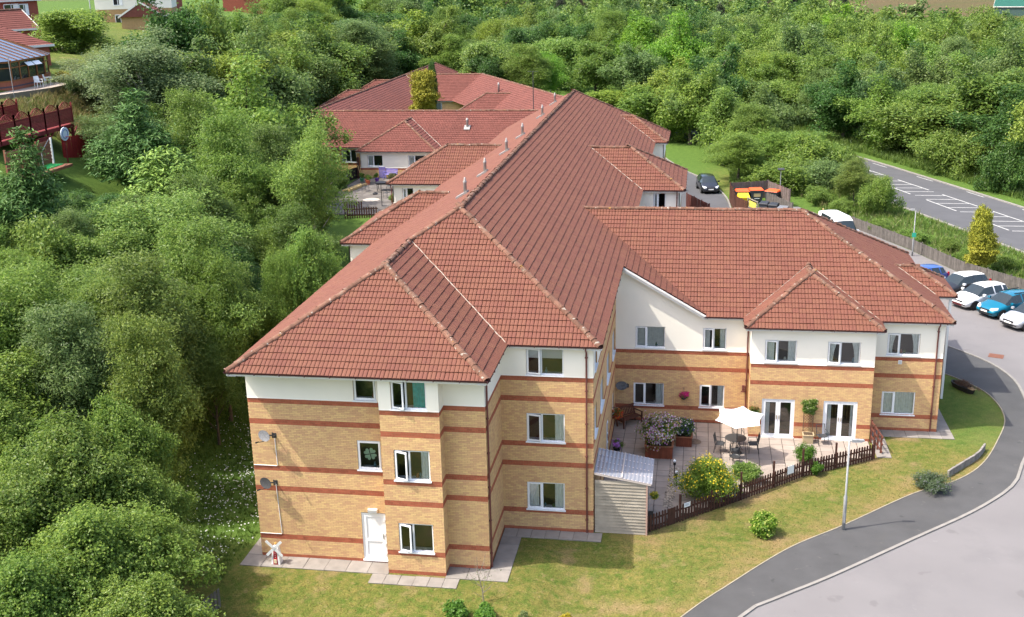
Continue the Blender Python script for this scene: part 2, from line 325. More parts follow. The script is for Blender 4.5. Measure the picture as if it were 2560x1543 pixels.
# main road beyond the verge
DR = Vector((.36, -.933, 0)); NR = Vector((.933, .36, 0)); RC = Vector((38.7, 80.2, 0))
def rp(s, t): v = RC + DR*s + NR*t; return (v.x, v.y)
bend = [(-160, 62), (-110, 33), (-70, 14), (-40, 4.0), (-22, .6), (0, 0), (40, 0), (90, 0)]
def rline(t): return [rp(s, t - b) for s, b in bend]
flat('main_road', smoothline(rline(-5), 4) + smoothline(rline(5), 4)[::-1], .045, M['farroad'])
ribbon('kerb', smoothline(rline(5.15), 4), .3, -.05, .13, M['kerb'])
ribbon('kerb', smoothline(rline(-5.15), 4), .22, -.05, .10, M['kerb'])
lines = MB()
def pl(a, b, w=.13, z=.052): lines.bar((*a, z - .002), (*b, z - .002), w, .006)
Lf = lambda y: 36.73 + .355*(82.6 - y); Rf = lambda y: 38.5 + .385*(85.4 - y)
for y0 in (98.4, 90.5, 82.6, 74.7, 66.9, 59.2):
    pl((Lf(y0), y0), (Lf(y0 - 5), y0 - 5)); pl((Rf(y0 + 2.8), y0 + 2.8), (Rf(y0 - 2.8), y0 - 2.8))
y = 100.
while y > 54:
    pl((Lf(y) + .1, y), (Rf(y) - .02, y)); y -= 1.92
for s in np.arange(-60, 60, 9): pl(rp(s, 4.7 - np.interp(s, *zip(*bend))), rp(s + 3, 4.7 - np.interp(s + 3, *zip(*bend))), .1)
lines.build('road_markings', M['linewhite'], kind='structure')
# ------------------------------------------------------------ the care home
HOME = thing('care_home', 'long care home of buff brick, cream render and red tiled hipped roofs', 'building')
T = .5875; CO = 1/math.sqrt(1 + T*T); CH = .07468; OH = .33
W_, BD, BL, BR, G_, XG, E_, EBD, EBL, EBR, XE = 9.53, .729, 5.585, 7.896, 3.506, 13.355, 16.12, 1.626, 20.2, 26.06, 29.558
ZT, ZE = 8.446, 5.9
brick_mesh = MB().add([(0, 0, 0), (.216, 0, 0), (.216, 0, .065), (0, 0, .065), (0, -.010, 0), (.216, -.010, 0), (.216, -.010, .065), (0, -.010, .065)],
                      [(4, 5, 6, 7), (0, 1, 5, 4), (1, 2, 6, 5), (2, 3, 7, 6), (3, 0, 4, 7)]).mesh('brick', M['brick'])
IND_BRICKS = [300]
def wall(name, P0, u, n, L, z0, z1, zw=None, bands=(), ops=(), ind=False, ext=(0, 0), bricks=True, label=None):
    P0, u, n = Vector((*P0, 0)), Vector((*u, 0)), Vector((*n, 0)); a0, a1 = -ext[0], L + ext[1]
    P = lambda a, d, z: P0 + u*a + n*d + Vector((0, 0, z))
    def cells(zlo, zhi):
        us = sorted({a0, a1, *[x for o in ops for x in o[:2]]}); zs = sorted({zlo, zhi, *[z for o in ops for z in o[2:4] if zlo < z < zhi]})
        for p, q in zip(us, us[1:]):
            for r_, s_ in zip(zs, zs[1:]):
                if not any(o[0] - 1e-6 <= p and q <= o[1] + 1e-6 and o[2] - 1e-6 <= r_ and s_ <= o[3] + 1e-6 for o in ops): yield p, q, r_, s_
    flip = u.cross(Vector((0, 0, 1))).dot(n) < 0
    def quad(mb, pts): mb.add(pts, [(3, 2, 1, 0) if flip else (0, 1, 2, 3)])
    zb = zw if zw is not None else z1
    core = MB()
    for p, q, r_, s_ in cells(z0, zb): quad(core, [P(p, 0, r_), P(q, 0, r_), P(q, 0, s_), P(p, 0, s_)])
    for o in ops:
        for A, B in (((o[0], o[2]), (o[0], o[3])), ((o[0], o[3]), (o[1], o[3])), ((o[1], o[3]), (o[1], o[2])), ((o[1], o[2]), (o[0], o[2]))):
            d0 = .0 if o[2] < zb - .1 else .02
            core.add([P(A[0], d0, A[1]), P(B[0], d0, B[1]), P(B[0], -.16, B[1]), P(A[0], -.16, A[1])], [(0, 1, 2, 3)])
    w = core.build(name, M['mortar'] if bricks else M['render'] if zw is None and not bands else M['mortar'], HOME)
    if label: w['label'] = label
    if zw is not None:
        r = MB()
        for p, q, r_, s_ in cells(zw, z1): quad(r, [P(p, .02, r_), P(q, .02, r_), P(q, .02, s_), P(p, .02, s_)])
        r.add([P(a0, .032, zw - .02), P(a1, .032, zw - .02), P(a1, .02, zw + .03), P(a0, .02, zw + .03)], [(0, 1, 2, 3)])
        r.add([P(a0, 0, zw - .02), P(a1, 0, zw - .02), P(a1, .032, zw - .02), P(a0, .032, zw - .02)], [(0, 1, 2, 3)])
        for a in (a0, a1): r.add([P(a, -.05, zw), P(a, .02, zw), P(a, .02, z1), P(a, -.05, z1)], [(0, 1, 2, 3)])
        r.build('render_panel', M['render'], w)
    if not bricks: return w
    rb, yb = [], []; k0 = int(round(z0/CH)); k1 = int(round(zb/CH)); bandrows = {int(round(b/CH)) - 1 - j for b in bands for j in range(3)}
    for k in range(k0, k1):
        za, zc = k*CH + .0045, (k + 1)*CH - .0045; zm = (za + zc)/2
        cut = sorted((o[0], o[1]) for o in ops if o[2] < zm < o[3]); iv = []; s_ = a0
        for p, q in cut: iv.append((s_, p)); s_ = q
        iv.append((s_, a1)); red = (k in bandrows) or k - k0 < 2 and z0 < 1
        off = (k % 2)*.1125
        for p, q in iv:
            b = math.floor((p - off)/.225)*.225 + off
            while b < q:
                x0, x1 = max(b, p), min(b + .216, q)
                if x1 - x0 > .03: (rb if red else yb).append((x0, x1, za, zc))
                b += .225
    if ind and IND_BRICKS[0] > 0:
        full = [i for i, b in enumerate(yb) if b[1] - b[0] > .2159]; full = full[:IND_BRICKS[0]]; IND_BRICKS[0] -= len(full)
        rot = math.atan2(u.y, u.x)
        for i in full:
            o = link('brick', brick_mesh, w); o.location = P(yb[i][0], 0, yb[i][2]); o.rotation_euler = (0, 0, rot)
        fs = set(full); yb = [b for i, b in enumerate(yb) if i not in fs]
    for lst, nm, mm in ((yb, 'brick_field', M['brick']), (rb, 'red_brick_band', M['redbrick'])):
        if not lst: continue
        B = np.array(lst); m_ = len(B); V = np.zeros((m_, 8, 3)); dd = np.array([0, 0, 0, 0, .010, .010, .010, .010])
        aa = B[:, [0, 1, 1, 0, 0, 1, 1, 0]]; zz = B[:, [2, 2, 3, 3, 2, 2, 3, 3]]
        V[..., 0] = P0.x + u.x*aa + n.x*dd; V[..., 1] = P0.y + u.y*aa + n.y*dd; V[..., 2] = zz
        Fq = np.array([(4, 5, 6, 7), (0, 1, 5, 4), (1, 2, 6, 5), (2, 3, 7, 6), (3, 0, 4, 7)])
        if flip: Fq = Fq[:, ::-1]
        o = link(nm, npmesh(nm, V.reshape(-1, 3), (Fq[None] + (np.arange(m_)*8)[:, None, None]).reshape(-1, 4), mm), w)
        o['kind'] = 'stuff'
    return w
def curtain_mb(P, a0, a1, z0, z1, d, folds=5, tie=0.0, amp=.03):
    mb = MB(); n = folds*4; rows = 5; vv = []
    for j in range(rows + 1):
        t = j/rows; zz = lerp(z1, z0, t); sq = 1 - abs(tie)*math.sin(math.pi*min(1, t*1.05)*.62)
        for i in range(n + 1):
            s_ = i/n; a = lerp(a0, a1, s_)
            if tie > 0: a = a0 + (a - a0)*sq
            elif tie < 0: a = a1 - (a1 - a)*sq
            vv.append(P(a, d + amp*math.sin(s_*folds*2*math.pi), zz))
    return mb.add(vv, [(j*(n + 1) + i, j*(n + 1) + i + 1, (j + 1)*(n + 1) + i + 1, (j + 1)*(n + 1) + i) for j in range(rows) for i in range(n)])
def window(P0, u, n, u0, u1, z0, z1, split=.42, ang=0, cur='LR', cmat='curtain', single=False, sill=True, parent=None, rdep=1.3, flipc=False, blind=0):
    P0, u, n = Vector((*P0, 0)), Vector((*u, 0)), Vector((*n, 0)); UPZ = Vector((0, 0, 1))
    P = lambda a, d, z: P0 + u*a + n*d + UPZ*z
    fr = MB(); fw = .055; d0, d1 = -.10, -.04
    def bx(mb, a, b, c, e, dd0=d0, dd1=d1): mb.hexa([P(a, dd0, c), P(b, dd0, c), P(b, dd1, c), P(a, dd1, c), P(a, dd0, e), P(b, dd0, e), P(b, dd1, e), P(a, dd1, e)])
    bx(fr, u0, u0 + fw, z0, z1); bx(fr, u1 - fw, u1, z0, z1); bx(fr, u0 + fw, u1 - fw, z0, z0 + fw); bx(fr, u0 + fw, u1 - fw, z1 - fw, z1)
    us = lerp(u0, u1, split)
    if not single: bx(fr, us - .035, us + .035, z0 + fw, z1 - fw)
    f = fr.build('window', M['upvc'], parent or HOME)
    if sill: s_ = MB(); bx(s_, u0 - .04, u1 + .04, z0 - .045, z0 + .003, -.09, .075); s_.build('sill', M['upvc'], f)
    bays = [(u0 + fw, u1 - fw, True)] if single else [(u0 + fw, us - .035, True), (us + .035, u1 - fw, False)]
    for a, b, cas in bays:
        if cas:   # opening sash, hinged at its left edge
            c_, s2 = math.cos(ang), math.sin(ang); dirv = u*c_ + n*s2; nn = n*c_ - u*s2; H = P(a - .015, -.035, 0)
            Q = lambda p, d, z: H + dirv*p + nn*d + UPZ*z
            w2 = b - a + .03; sh = MB(); sw = .06
            def sb(a_, b_, c2, e_): sh.hexa([Q(a_, -.03, c2), Q(b_, -.03, c2), Q(b_, .02, c2), Q(a_, .02, c2), Q(a_, -.03, e_), Q(b_, -.03, e_), Q(b_, .02, e_), Q(a_, .02, e_)])
            zl, zh = z0 + fw - .012, z1 - fw + .012
            sb(0, sw, zl, zh); sb(w2 - sw, w2, zl, zh); sb(sw, w2 - sw, zl, zl + sw); sb(sw, w2 - sw, zh - sw, zh)
            sh.build('sash', M['upvc'], f)
            MB().add([Q(sw, 0, zl + sw), Q(w2 - sw, 0, zl + sw), Q(w2 - sw, 0, zh - sw), Q(sw, 0, zh - sw)], [(0, 1, 2, 3)]).build('pane', M['glass'], f)
        else:
            MB().add([P(a, -.075, z0 + fw), P(b, -.075, z0 + fw), P(b, -.075, z1 - fw), P(a, -.075, z1 - fw)], [(0, 1, 2, 3)]).build('pane', M['glass'], f)
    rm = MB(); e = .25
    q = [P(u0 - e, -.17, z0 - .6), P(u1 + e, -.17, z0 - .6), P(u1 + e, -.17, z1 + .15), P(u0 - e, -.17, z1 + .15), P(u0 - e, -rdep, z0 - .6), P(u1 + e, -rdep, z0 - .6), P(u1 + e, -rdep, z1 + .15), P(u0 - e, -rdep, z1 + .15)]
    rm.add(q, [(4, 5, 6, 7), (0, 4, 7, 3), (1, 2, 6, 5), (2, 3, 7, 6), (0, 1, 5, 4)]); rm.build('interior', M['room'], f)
    # inner window board
    ib = MB(); bx(ib, u0, u1, z0 + .01, z0 + .035, -.36, -.10); ib.build('window_board', M['upvc'], f)
    ww = u1 - u0; cm = M[cmat]
    wv = random.Random(int(u0*97 + z0*31 + P0.x*7))   # things standing on the window board
    for q_ in range(wv.randrange(0, 3)):
        a_ = lerp(u0, u1, wv.uniform(.45, .85)); p_ = P(a_, -.24, z0 + .036); hh_ = wv.uniform(.12, .26); kk = wv.choice([(.05, .02, .03), (.06, .045, .045), (.03, .05, .02)])
        MB().lathe([(kk[0], 0), (kk[0]*1.2, hh_*.4), (kk[1], hh_*.75), (kk[2], hh_)], 10, p_).build('ornament', M['orn%d' % wv.randrange(4)], f)
    if 'L' in cur: curtain_mb(P, u0 - .05, u0 + .30*ww, z0 - .1, z1, -.17, 4, .35 if 't' in cur else 0).build('curtain', cm, f, True)
    if 'R' in cur: curtain_mb(P, u1 - (.40 if cmat == 'teal' else .27)*ww, u1 + .05, z0 - .1, z1, -.17, 4, -.35 if 't' in cur else 0).build('curtain', cm, f, True)
    if 'A' in cur: curtain_mb(P, u0, u1, z0, z1, -.2, 14, 0, .012).build('curtain', cm, f, True)
    if blind: bb = MB(); bx(bb, u0 + .03, u1 - .03, z1 - blind*(z1 - z0), z1, -.16, -.15); bb.build('blind', M['blind'], f)
    return f
for i_, c__ in enumerate(((.55, .55, .50), (.12, .25, .30), (.40, .16, .08), (.10, .18, .06))): M['orn%d' % i_] = mat('ornament_glaze%d' % i_, c__, .4)
BF = [7.02, 82*CH, 55*CH, 43*CH, 14*CH]; BE = [53*CH, 41*CH, 12*CH]; ZEW = 53*CH
S, SN = (1, 0), (0, -1)
HD = [(1.0, 2.24), (4.1, 5.36), (7.06, 8.24)]
# front block, left of the bay
opsF = [(4.36, 5.26, 7.06, 8.24), (4.36, 5.32, 4.12, 5.36), (4.34, 5.34, .10, 2.22)]
wall('front_wall', (0, 0), S, SN, BL, 0, 8.40, 94*CH, BF, opsF, ext=(.02, 0))
wall('front_wall', (BR, 0), S, SN, W_ - BR, 0, 8.40, 94*CH, BF, [], ext=(0, .02))
opsB = [(.47, 1.86, *HD[2]), (.47, 1.88, *HD[1]), (.49, 1.88, *HD[0])]
wall('bay_wall', (BL, -BD), S, SN, BR - BL, 0, 8.40, 94*CH, BF, opsB, ind=True, ext=(.02, .02))
wall('bay_wall', (BR, -BD), (0, 1), (1, 0), BD, 0, 8.40, 94*CH, BF, [])
wall('bay_wall', (BL, -BD), (0, 1), (-1, 0), BD, 0, 8.40, 94*CH, BF, [])
wall('side_wall', (W_, 0), (0, 1), (1, 0), G_, 0, 8.40, 94*CH, BF, [])
opsG = [(1.09, 2.63, *HD[2]), (1.06, 2.66, *HD[1]), (1.03, 2.63, *HD[0])]
wall('front_wall', (W_, G_), S, SN, XG - W_, 0, 8.40, 94*CH, BF, opsG, ext=(0, .02))
opsM = [(.6, 1.7, *HD[1]), (3.4, 5.0, *HD[1]), (6.9, 8.5, *HD[1]), (10.3, 11.9, *HD[1]), (.6, 1.7, *HD[2]), (3.4, 5.0, *HD[2]), (6.9, 8.5, *HD[2]), (10.3, 11.9, *HD[2]), (6.8, 7.75, .08, 2.2), (10.6, 11.6, .95, 2.2)]
wall('courtyard_wall', (XG, G_), (0, 1), (1, 0), E_ - G_, 0, 8.40, 94*CH, BF, opsM)
wall('side_wall', (0, 0), (0, 1), (-1, 0), 20, 0, 8.40, 94*CH, BF, [], bricks=False)
# east wing
opsE = [(14.38 - XG, 15.9 - XG, 4.05, 5.2), (17.82 - XG, 18.99 - XG, 4.05, 5.2), (14.3 - XG, 15.88 - XG, .87, 2.12), (17.72 - XG, 18.98 - XG, .87, 2.12)]
wall('east_wing_wall', (XG, E_), S, SN, EBL - XG, -.03, 5.86, ZEW, BE, opsE)
# gable triangle of render above the east wall, under the raking verge
tri = MB().add([(XG - .3, E_ - .02, 5.86), (17.8, E_ - .02, 5.86), (17.55, E_ - .02, 6.05), (XG + .3, E_ - .02, 8.4), (XG - .3, E_ - .02, 8.7)], [(0, 1, 2, 3, 4)]); tri.build('gable_render', M['render'], HOME)
opsEB = [(20.83 - EBL, 22.36 - EBL, 4.05, 5.2), (23.83 - EBL, 25.38 - EBL, 4.05, 5.2), (20.8 - EBL, 22.4 - EBL, .02, 2.1), (23.79 - EBL, 25.42 - EBL, .02, 2.1)]
wall('east_bay_wall', (EBL, E_ - EBD), S, SN, EBR - EBL, -.03, 5.86, ZEW, BE, opsEB, ext=(.02, .02))
wall('east_bay_wall', (EBL, E_ - EBD), (0, 1), (-1, 0), EBD, -.03, 5.86, ZEW, BE, [])
wall('east_bay_wall', (EBR, E_ - EBD), (0, 1), (1, 0), EBD, -.03, 5.86, ZEW, BE, [])
opsER = [(26.87 - EBR, 28.43 - EBR, 4.05, 5.2), (26.8 - EBR, 28.42 - EBR, .87, 2.12)]
wall('east_wing_wall', (EBR, E_), S, SN, XE - EBR, -.03, 5.86, ZEW, BE, opsER, ext=(0, .02))
wall('east_end_wall', (XE, E_), (0, 1), (1, 0), 13.2, -.03, 5.86, ZEW, BE, [])
wall('east_back_wall', (XG, E_ + 13.2), S, (0, 1), XE - XG, -.03, 5.86, ZEW, BE, [], bricks=False)
# windows of the near blocks
F0 = ((0, 0), S, SN)
window(*F0, *opsF[0], single=True, cur=''); window(*F0, *opsF[1], single=True, cur='')
B0 = ((BL, -BD), S, SN)
window(*B0, *opsB[0], ang=.36, cur='R', cmat='teal'); window(*B0, *opsB[1], ang=.36, cur='R'); window(*B0, *opsB[2], ang=.34, cur='')
G0 = ((W_, G_), S, SN)
window(*G0, *opsG[0], split=.40, ang=.2, cur='', blind=.42); window(*G0, *opsG[1], split=.40, ang=.22, cur='R'); window(*G0, *opsG[2], split=.40, cur='LR')
M0 = ((XG, G_), (0, 1), (1, 0))
for o in opsM[:8]: window(*M0, *o, cur='')
window(*M0, *opsM[9], cur='')
E0 = ((XG, E_), S, SN)
window(*E0, *opsE[0], split=.38, cur='A'); window(*E0, *opsE[1], split=.46, ang=.16, cur='LR'); window(*E0, *opsE[2], split=.38, cur='R'); window(*E0, *opsE[3], split=.46, ang=.16, cur='R')
EB0 = ((EBL, E_ - EBD), S, SN)
window(*EB0, *opsEB[0], split=.40, ang=.18, cur='LR'); window(*EB0, *opsEB[1], split=.40, ang=.2, cur='LRt')
ER0 = ((EBR, E_), S, SN)
window(*ER0, *opsER[0], split=.38, ang=.16, cur='LRt'); window(*ER0, *opsER[1], split=.38, cur='A')
# front door, courtyard door, two pairs of french doors
def door(P0, u, n, u0, u1, z0, z1, glazed=False, leaves=1, label=None):
    P0, u, n = Vector((*P0, 0)), Vector((*u, 0)), Vector((*n, 0)); P = lambda a, d, z: P0 + u*a + n*d + Vector((0, 0, z))
    def bx(mb, a, b, c, e, d0, d1): mb.hexa([P(a, d0, c), P(b, d0, c), P(b, d1, c), P(a, d1, c), P(a, d0, e), P(b, d0, e), P(b, d1, e), P(a, d1, e)])
    fr = MB(); bx(fr, u0, u0 + .07, z0, z1, -.1, -.02); bx(fr, u1 - .07, u1, z0, z1, -.1, -.02); bx(fr, u0 + .07, u1 - .07, z1 - .07, z1, -.1, -.02); bx(fr, u0 - .02, u1 + .02, z0 - .02, z0 + .045, -.1, .06)
    d = fr.build('door', M['upvc'], HOME)
    if label: d['label'] = label
    lw = (u1 - u0 - .14)/leaves
    for k in range(leaves):
        a, b = u0 + .07 + lw*k, u0 + .07 + lw*(k + 1); lf = MB(); s_ = .11; zb, zt_ = z0 + .05, z1 - .075
        a += .004; b -= .004
        bx(lf, a, a + s_, zb, zt_, -.085, -.03); bx(lf, b - s_, b, zb, zt_, -.085, -.03); bx(lf, a + s_, b - s_, zb, zb + .14, -.085, -.03); bx(lf, a + s_, b - s_, zt_ - s_, zt_, -.085, -.03)
        if not glazed: bx(lf, a + s_, b - s_, zb + .78, zb + .90, -.085, -.03)
        L_ = lf.build('door_leaf', M['upvc'], d)
        if glazed:
            MB().add([P(a + s_, -.06, zb + .14), P(b - s_, -.06, zb + .14), P(b - s_, -.06, zt_ - s_), P(a + s_, -.06, zt_ - s_)], [(0, 1, 2, 3)]).build('pane', M['glass'], d)
        else:
            for c, e in ((zb + .14, zb + .78), (zb + .90, zt_ - s_)): p = MB(); bx(p, a + s_, b - s_, c, e, -.075, -.055); p.build('panel', M['upvcdoor'], d)
        hd = MB(); ha = (b - .06) if k == 0 and leaves == 2 or leaves == 1 else (a + .06); bx(hd, ha - .015, ha + .015, zb + .95, zb + 1.15, -.03, -.0); hd.build('handle', M['metal'] if leaves == 1 else mat('brass_handle', (.45, .33, .12), .4, metal=.7), d)
    if leaves == 1:
        for hz in (.25, .7, 1.15, 1.75): h = MB(); bx(h, u1 - .10, u1 - .03, z0 + hz, z0 + hz + .1, -.03, .012); h.build('hinge', M['upvc'], d)
    if glazed:
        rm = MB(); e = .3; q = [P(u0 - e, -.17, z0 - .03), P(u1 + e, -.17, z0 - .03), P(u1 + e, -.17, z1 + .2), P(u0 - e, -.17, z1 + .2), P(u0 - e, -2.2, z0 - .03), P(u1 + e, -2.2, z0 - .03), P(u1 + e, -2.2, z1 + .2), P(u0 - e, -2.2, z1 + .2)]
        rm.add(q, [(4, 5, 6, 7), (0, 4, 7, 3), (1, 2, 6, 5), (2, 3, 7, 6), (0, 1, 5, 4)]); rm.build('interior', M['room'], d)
        curtain_mb(P, u0 + .03, u0 + .40, z0 + .05, z1, -.22, 4).build('curtain', M['curtain'], d, True)
        if u0 > 3: curtain_mb(P, u1 - .3, u1 - .05, z0 + .05, z1, -.22, 3).build('curtain', M['curtain'], d, True)
    return d
door(*F0, *opsF[2], label='white panelled front door with a bar handle')
door(*M0, *opsM[8], glazed=True)
door(*EB0, *opsEB[2], glazed=True, leaves=2); door(*EB0, *opsEB[3], glazed=True, leaves=2)
# walls of the wings behind (render above, brick below)
def wing_walls(x0, x1, y0, y1, zlo, ztop, zw, faces, ops=None):
    ops = ops or {}
    for f_ in faces:
        P0, u, n, L = {'S': ((x0, y0), (1, 0), (0, -1), x1 - x0), 'W': ((x0, y0), (0, 1), (-1, 0), y1 - y0), 'E': ((x1, y0), (0, 1), (1, 0), y1 - y0), 'N': ((x0, y1), (1, 0), (0, 1), x1 - x0)}[f_]
        o = ops.get(f_, []); wall('wing_wall', P0, u, n, L, zlo, ztop, zw, [zw], o, bricks=(f_ == 'S' and zlo > 2), ext=(.02, .02))
        for q in o: window(P0, u, n, *q, split=.4, cur='L')
wing_walls(-1.88, 2, 19.95, 26.6, 1, 8.4, 94*CH, 'SWN')
wing_walls(-4.04, 2, 37.5, 44.2, 3.2, 8.4, 94*CH, 'SWN', {'S': [(.68, 1.5, 7.06, 8.1)]})
wing_walls(9, 16.17, 35.95, 43.0, -.1, 8.4, 94*CH, 'SEN', {'S': [(5.42, 6.25, 7.06, 8.2)]})
wing_walls(9, 14.42, 56.75, 62.3, -.1, 8.4, 94*CH, 'SEN')
wall('side_wall', (0, 20), (0, 1), (-1, 0), 45, 1.5, 8.4, 94*CH, BF, [], bricks=False)
wall('side_wall', (XG, 29.3), (0, 1), (1, 0), 36, -.1, 8.4, 94*CH, BF, [], bricks=False)
wall('rear_wall', (0, 65.1), (1, 0), (0, 1), XG, -.1, 8.4, 94*CH, BF, [], bricks=False)
ZM = 3.3; zmw = 57*CH
wall('rear_wing_wall', (-26.5, 69.8), (1, 0), (0, -1), 26.5 - 15.45, ZM - .1, 5.86, None, [zmw + .02], [(-18.15 + 26.5, -16.6 + 26.5, 4.35, 5.62)])
window((-26.5, 69.8), S, SN, 8.35, 9.9, 4.35, 5.62, split=.62, cur='L')
wing_walls(-15.45, -8.03, 67.23, 70, ZM - .1, 5.86, zmw, 'SWE', {'S': [(.75, 2.28, 4.4, 5.5), (4.85, 6.5, 4.4, 5.5)]})
wall('rear_wing_wall', (-8.03, 69.8), (1, 0), (0, -1), 12, ZM - .1, 5.86, zmw, [zmw], [])
wall('rear_wing_wall', (-17.9, 109.05), (1, 0), (0, -1), 6, ZM - .1, 5.86, None, [zmw - .9], [(.25, 1.36, 4.3, 5.62)])
window((-17.9, 109.05), S, SN, .25, 1.36, 4.3, 5.62, split=.5, single=True, cur='A')

# ------------------------------------------------------------ roofs
ROOF = link('roof', None, HOME)
tileA = (np.array([0, .018, .082, .147, .165, .183, .247, .312, .33]), np.array([0, .024, .031, .024, 0, .024, .031, .024, 0]))
tileB = (np.array([0, .02, .145, .165, .185, .31, .33]), np.array([0, .024, .024, 0, .024, .024, 0]))
STEP = .335*CO; IND_TILES = [300]; TV, TFc = [], []; TVf, TFf = [], []
deckmb = MB()
def roof_plane(E0, ud, ind_, zt, hmax, lo, hi, far=False, indiv=False, h0=0.0, breaks=(), tiles=True):
    """tiles on one roof slope: E0 a point of the eave, ud along the eave, ind_ horizontally up the slope; lo/hi limits along ud for each run h"""
    E0, ud, ind_ = np.array(E0, float), np.array(ud, float), np.array(ind_, float)
    nrm = np.array([-ind_[0]*T, -ind_[1]*T, 1.0])*CO
    def P(a, h, d): 
        a = np.asarray(a, float); h = np.asarray(h, float) + 0*a; d = np.asarray(d, float) + 0*a
        return np.stack([E0[0] + ud[0]*a + ind_[0]*h + nrm[0]*d, E0[1] + ud[1]*a + ind_[1]*h + nrm[1]*d, zt + T*h + nrm[2]*d], -1)
    prof_a, prof_h = tileB if far else tileA; n = len(prof_a); VV, FF = (TVf, TFf) if far else (TV, TFc)
    fl = (ud[0]*ind_[1] - ud[1]*ind_[0]) < 0
    hs = [h0, *breaks, hmax]
    for p, q in zip(hs, hs[1:]):
        e = 1e-4; pts = [P(lo(p + e), p, .0), P(hi(p + e), p, .0), P(hi(q - e), q, .0), P(lo(q - e), q, .0)]
        deckmb.add([tuple(x) for x in pts], [(3, 2, 1, 0) if fl else (0, 1, 2, 3)])
    if not tiles: return
    rows = int(math.ceil((hmax - h0)/STEP - 1e-6))
    for i in range(rows):
        hl = h0 + i*STEP - (.05 if i == 0 and h0 == 0 else 0); hu = min(h0 + (i + 1)*STEP + .03, hmax); hc = max(hl, 0.0001) if h0 == 0 else hl
        l0, l1, u0, u1 = lo(hc), hi(hc), lo(hu), hi(hu)
        k0, k1 = math.floor(min(l0, u0)/.33) - 1, math.ceil(max(l1, u1)/.33) + 1
        k = np.arange(k0, k1); A = k[:, None]*.33 + prof_a[None] + .004*np.sign(.165 - prof_a)[None]
        Al, Au = np.clip(A, l0, max(l1, l0)), np.clip(A, u0, max(u1, u0))
        ok = (np.ptp(Al, axis=1) > .02) | (np.ptp(Au, axis=1) > .02); A, Al, Au, kk = A[ok], Al[ok], Au[ok], k[ok]
        if not len(A): continue
        jit = nrg.normal(0, .0035, (len(A), 1)); H = prof_h[None] + jit
        ind_mask = np.zeros(len(A), bool)
        if indiv and IND_TILES[0] > 0 and i > 0:
            ind_mask = (np.abs(Al - A).max(1) < 1e-6) & (np.abs(Au - A).max(1) < 1e-6)
            for kx in np.where(ind_mask)[0]:
                if IND_TILES[0] <= 0: ind_mask[kx] = False; continue
                IND_TILES[0] -= 1; IND_LIST.append((kk[kx]*.33, hl, E0, ud, ind_, zt, float(jit[kx, 0])))
        keep = ~ind_mask; Al, Au, H = Al[keep], Au[keep], H[keep]
        if not len(Al): continue
        low = P(Al, hl, .040 + H); upv = P(Au, hu, .004 + H); lip = P(Al, hl, .001 + H*.9)
        V = np.concatenate([low, upv, lip], 1).reshape(-1, 3); m_ = len(Al); j = np.arange(n - 1)
        f1 = np.stack([j, j + 1, n + j + 1, n + j], 1); f2 = np.stack([2*n + j, 2*n + j + 1, j + 1, j], 1); f = np.concatenate([f1, f2])
        if fl: f = f[:, ::-1]
        base = sum(len(v) for v in VV[-1:]) if False else (VV[0] if False else None)
        VV.append(V); FF.append((f[None] + (np.arange(m_)*3*n)[:, None, None]).reshape(-1, 4))
IND_LIST = []
c_ = lambda v: (lambda h: v)
YF = -BD - OH; HF = W_/2 + OH; HM = XG/2 + OH - .0; XR = XG + OH; YG = G_ - OH; XM = XG/2 + .003
YEND = 65.4
roof_plane((0, YF), (1, 0), (0, 1), ZT, HF, lambda h: -OH + h, lambda h: W_ + OH - h, indiv=True)
roof_plane((-OH, 0), (0, 1), (1, 0), ZT, HM, lambda h: (YF if h <= HF else YG) + h, lambda h: YEND - h, breaks=(HF,))
roof_plane((W_ + OH, 0), (0, 1), (-1, 0), ZT, HF, lambda h: YF + h, lambda h: YG + h)
roof_plane((0, YG), (1, 0), (0, 1), ZT, HM, lambda h: (W_ + OH - h) if h <= HF else (-OH + h), lambda h: XR - h, breaks=(HF,))
roof_plane((XR, 0), (0, 1), (-1, 0), ZT, HM, lambda h: YG + h, lambda h: YEND - h)
roof_plane((XR, 0), (0, 1), (-1, 0), ZT, 0.0, lambda h: 15.77, lambda h: 29.5, h0=-4.2)
roof_plane((0, YEND), (1, 0), (0, -1), ZT, HM, lambda h: -OH + h, lambda h: XR - h, far=True, tiles=False)
YE = E_ - .35; HE = 6.87; XEE = XE + OH; YEB = YE + 2*HE
roof_plane((0, YE), (1, 0), (0, 1), ZE, HE, lambda h: 17.87 - h, lambda h: XEE - h)
roof_plane((XEE, 0), (0, 1), (-1, 0), ZE, HE, lambda h: YE + h, lambda h: YEB - h)
roof_plane((0, YEB), (1, 0), (0, -1), ZE, HE, lambda h: 16 - h, lambda h: XEE - h, far=True, tiles=False)
YB = E_ - EBD - OH; HB = (EBR - EBL)/2 + OH; XB0, XB1 = EBL - OH, EBR + OH
roof_plane((0, YB), (1, 0), (0, 1), ZE, HB, lambda h: XB0 + h, lambda h: XB1 - h)
roof_plane((XB0, 0), (0, 1), (1, 0), ZE, HB, lambda h: YB + h, lambda h: YE + h + .12)
roof_plane((XB1, 0), (0, 1), (-1, 0), ZE, HB, lambda h: YB + h, lambda h: YE + h + .12)
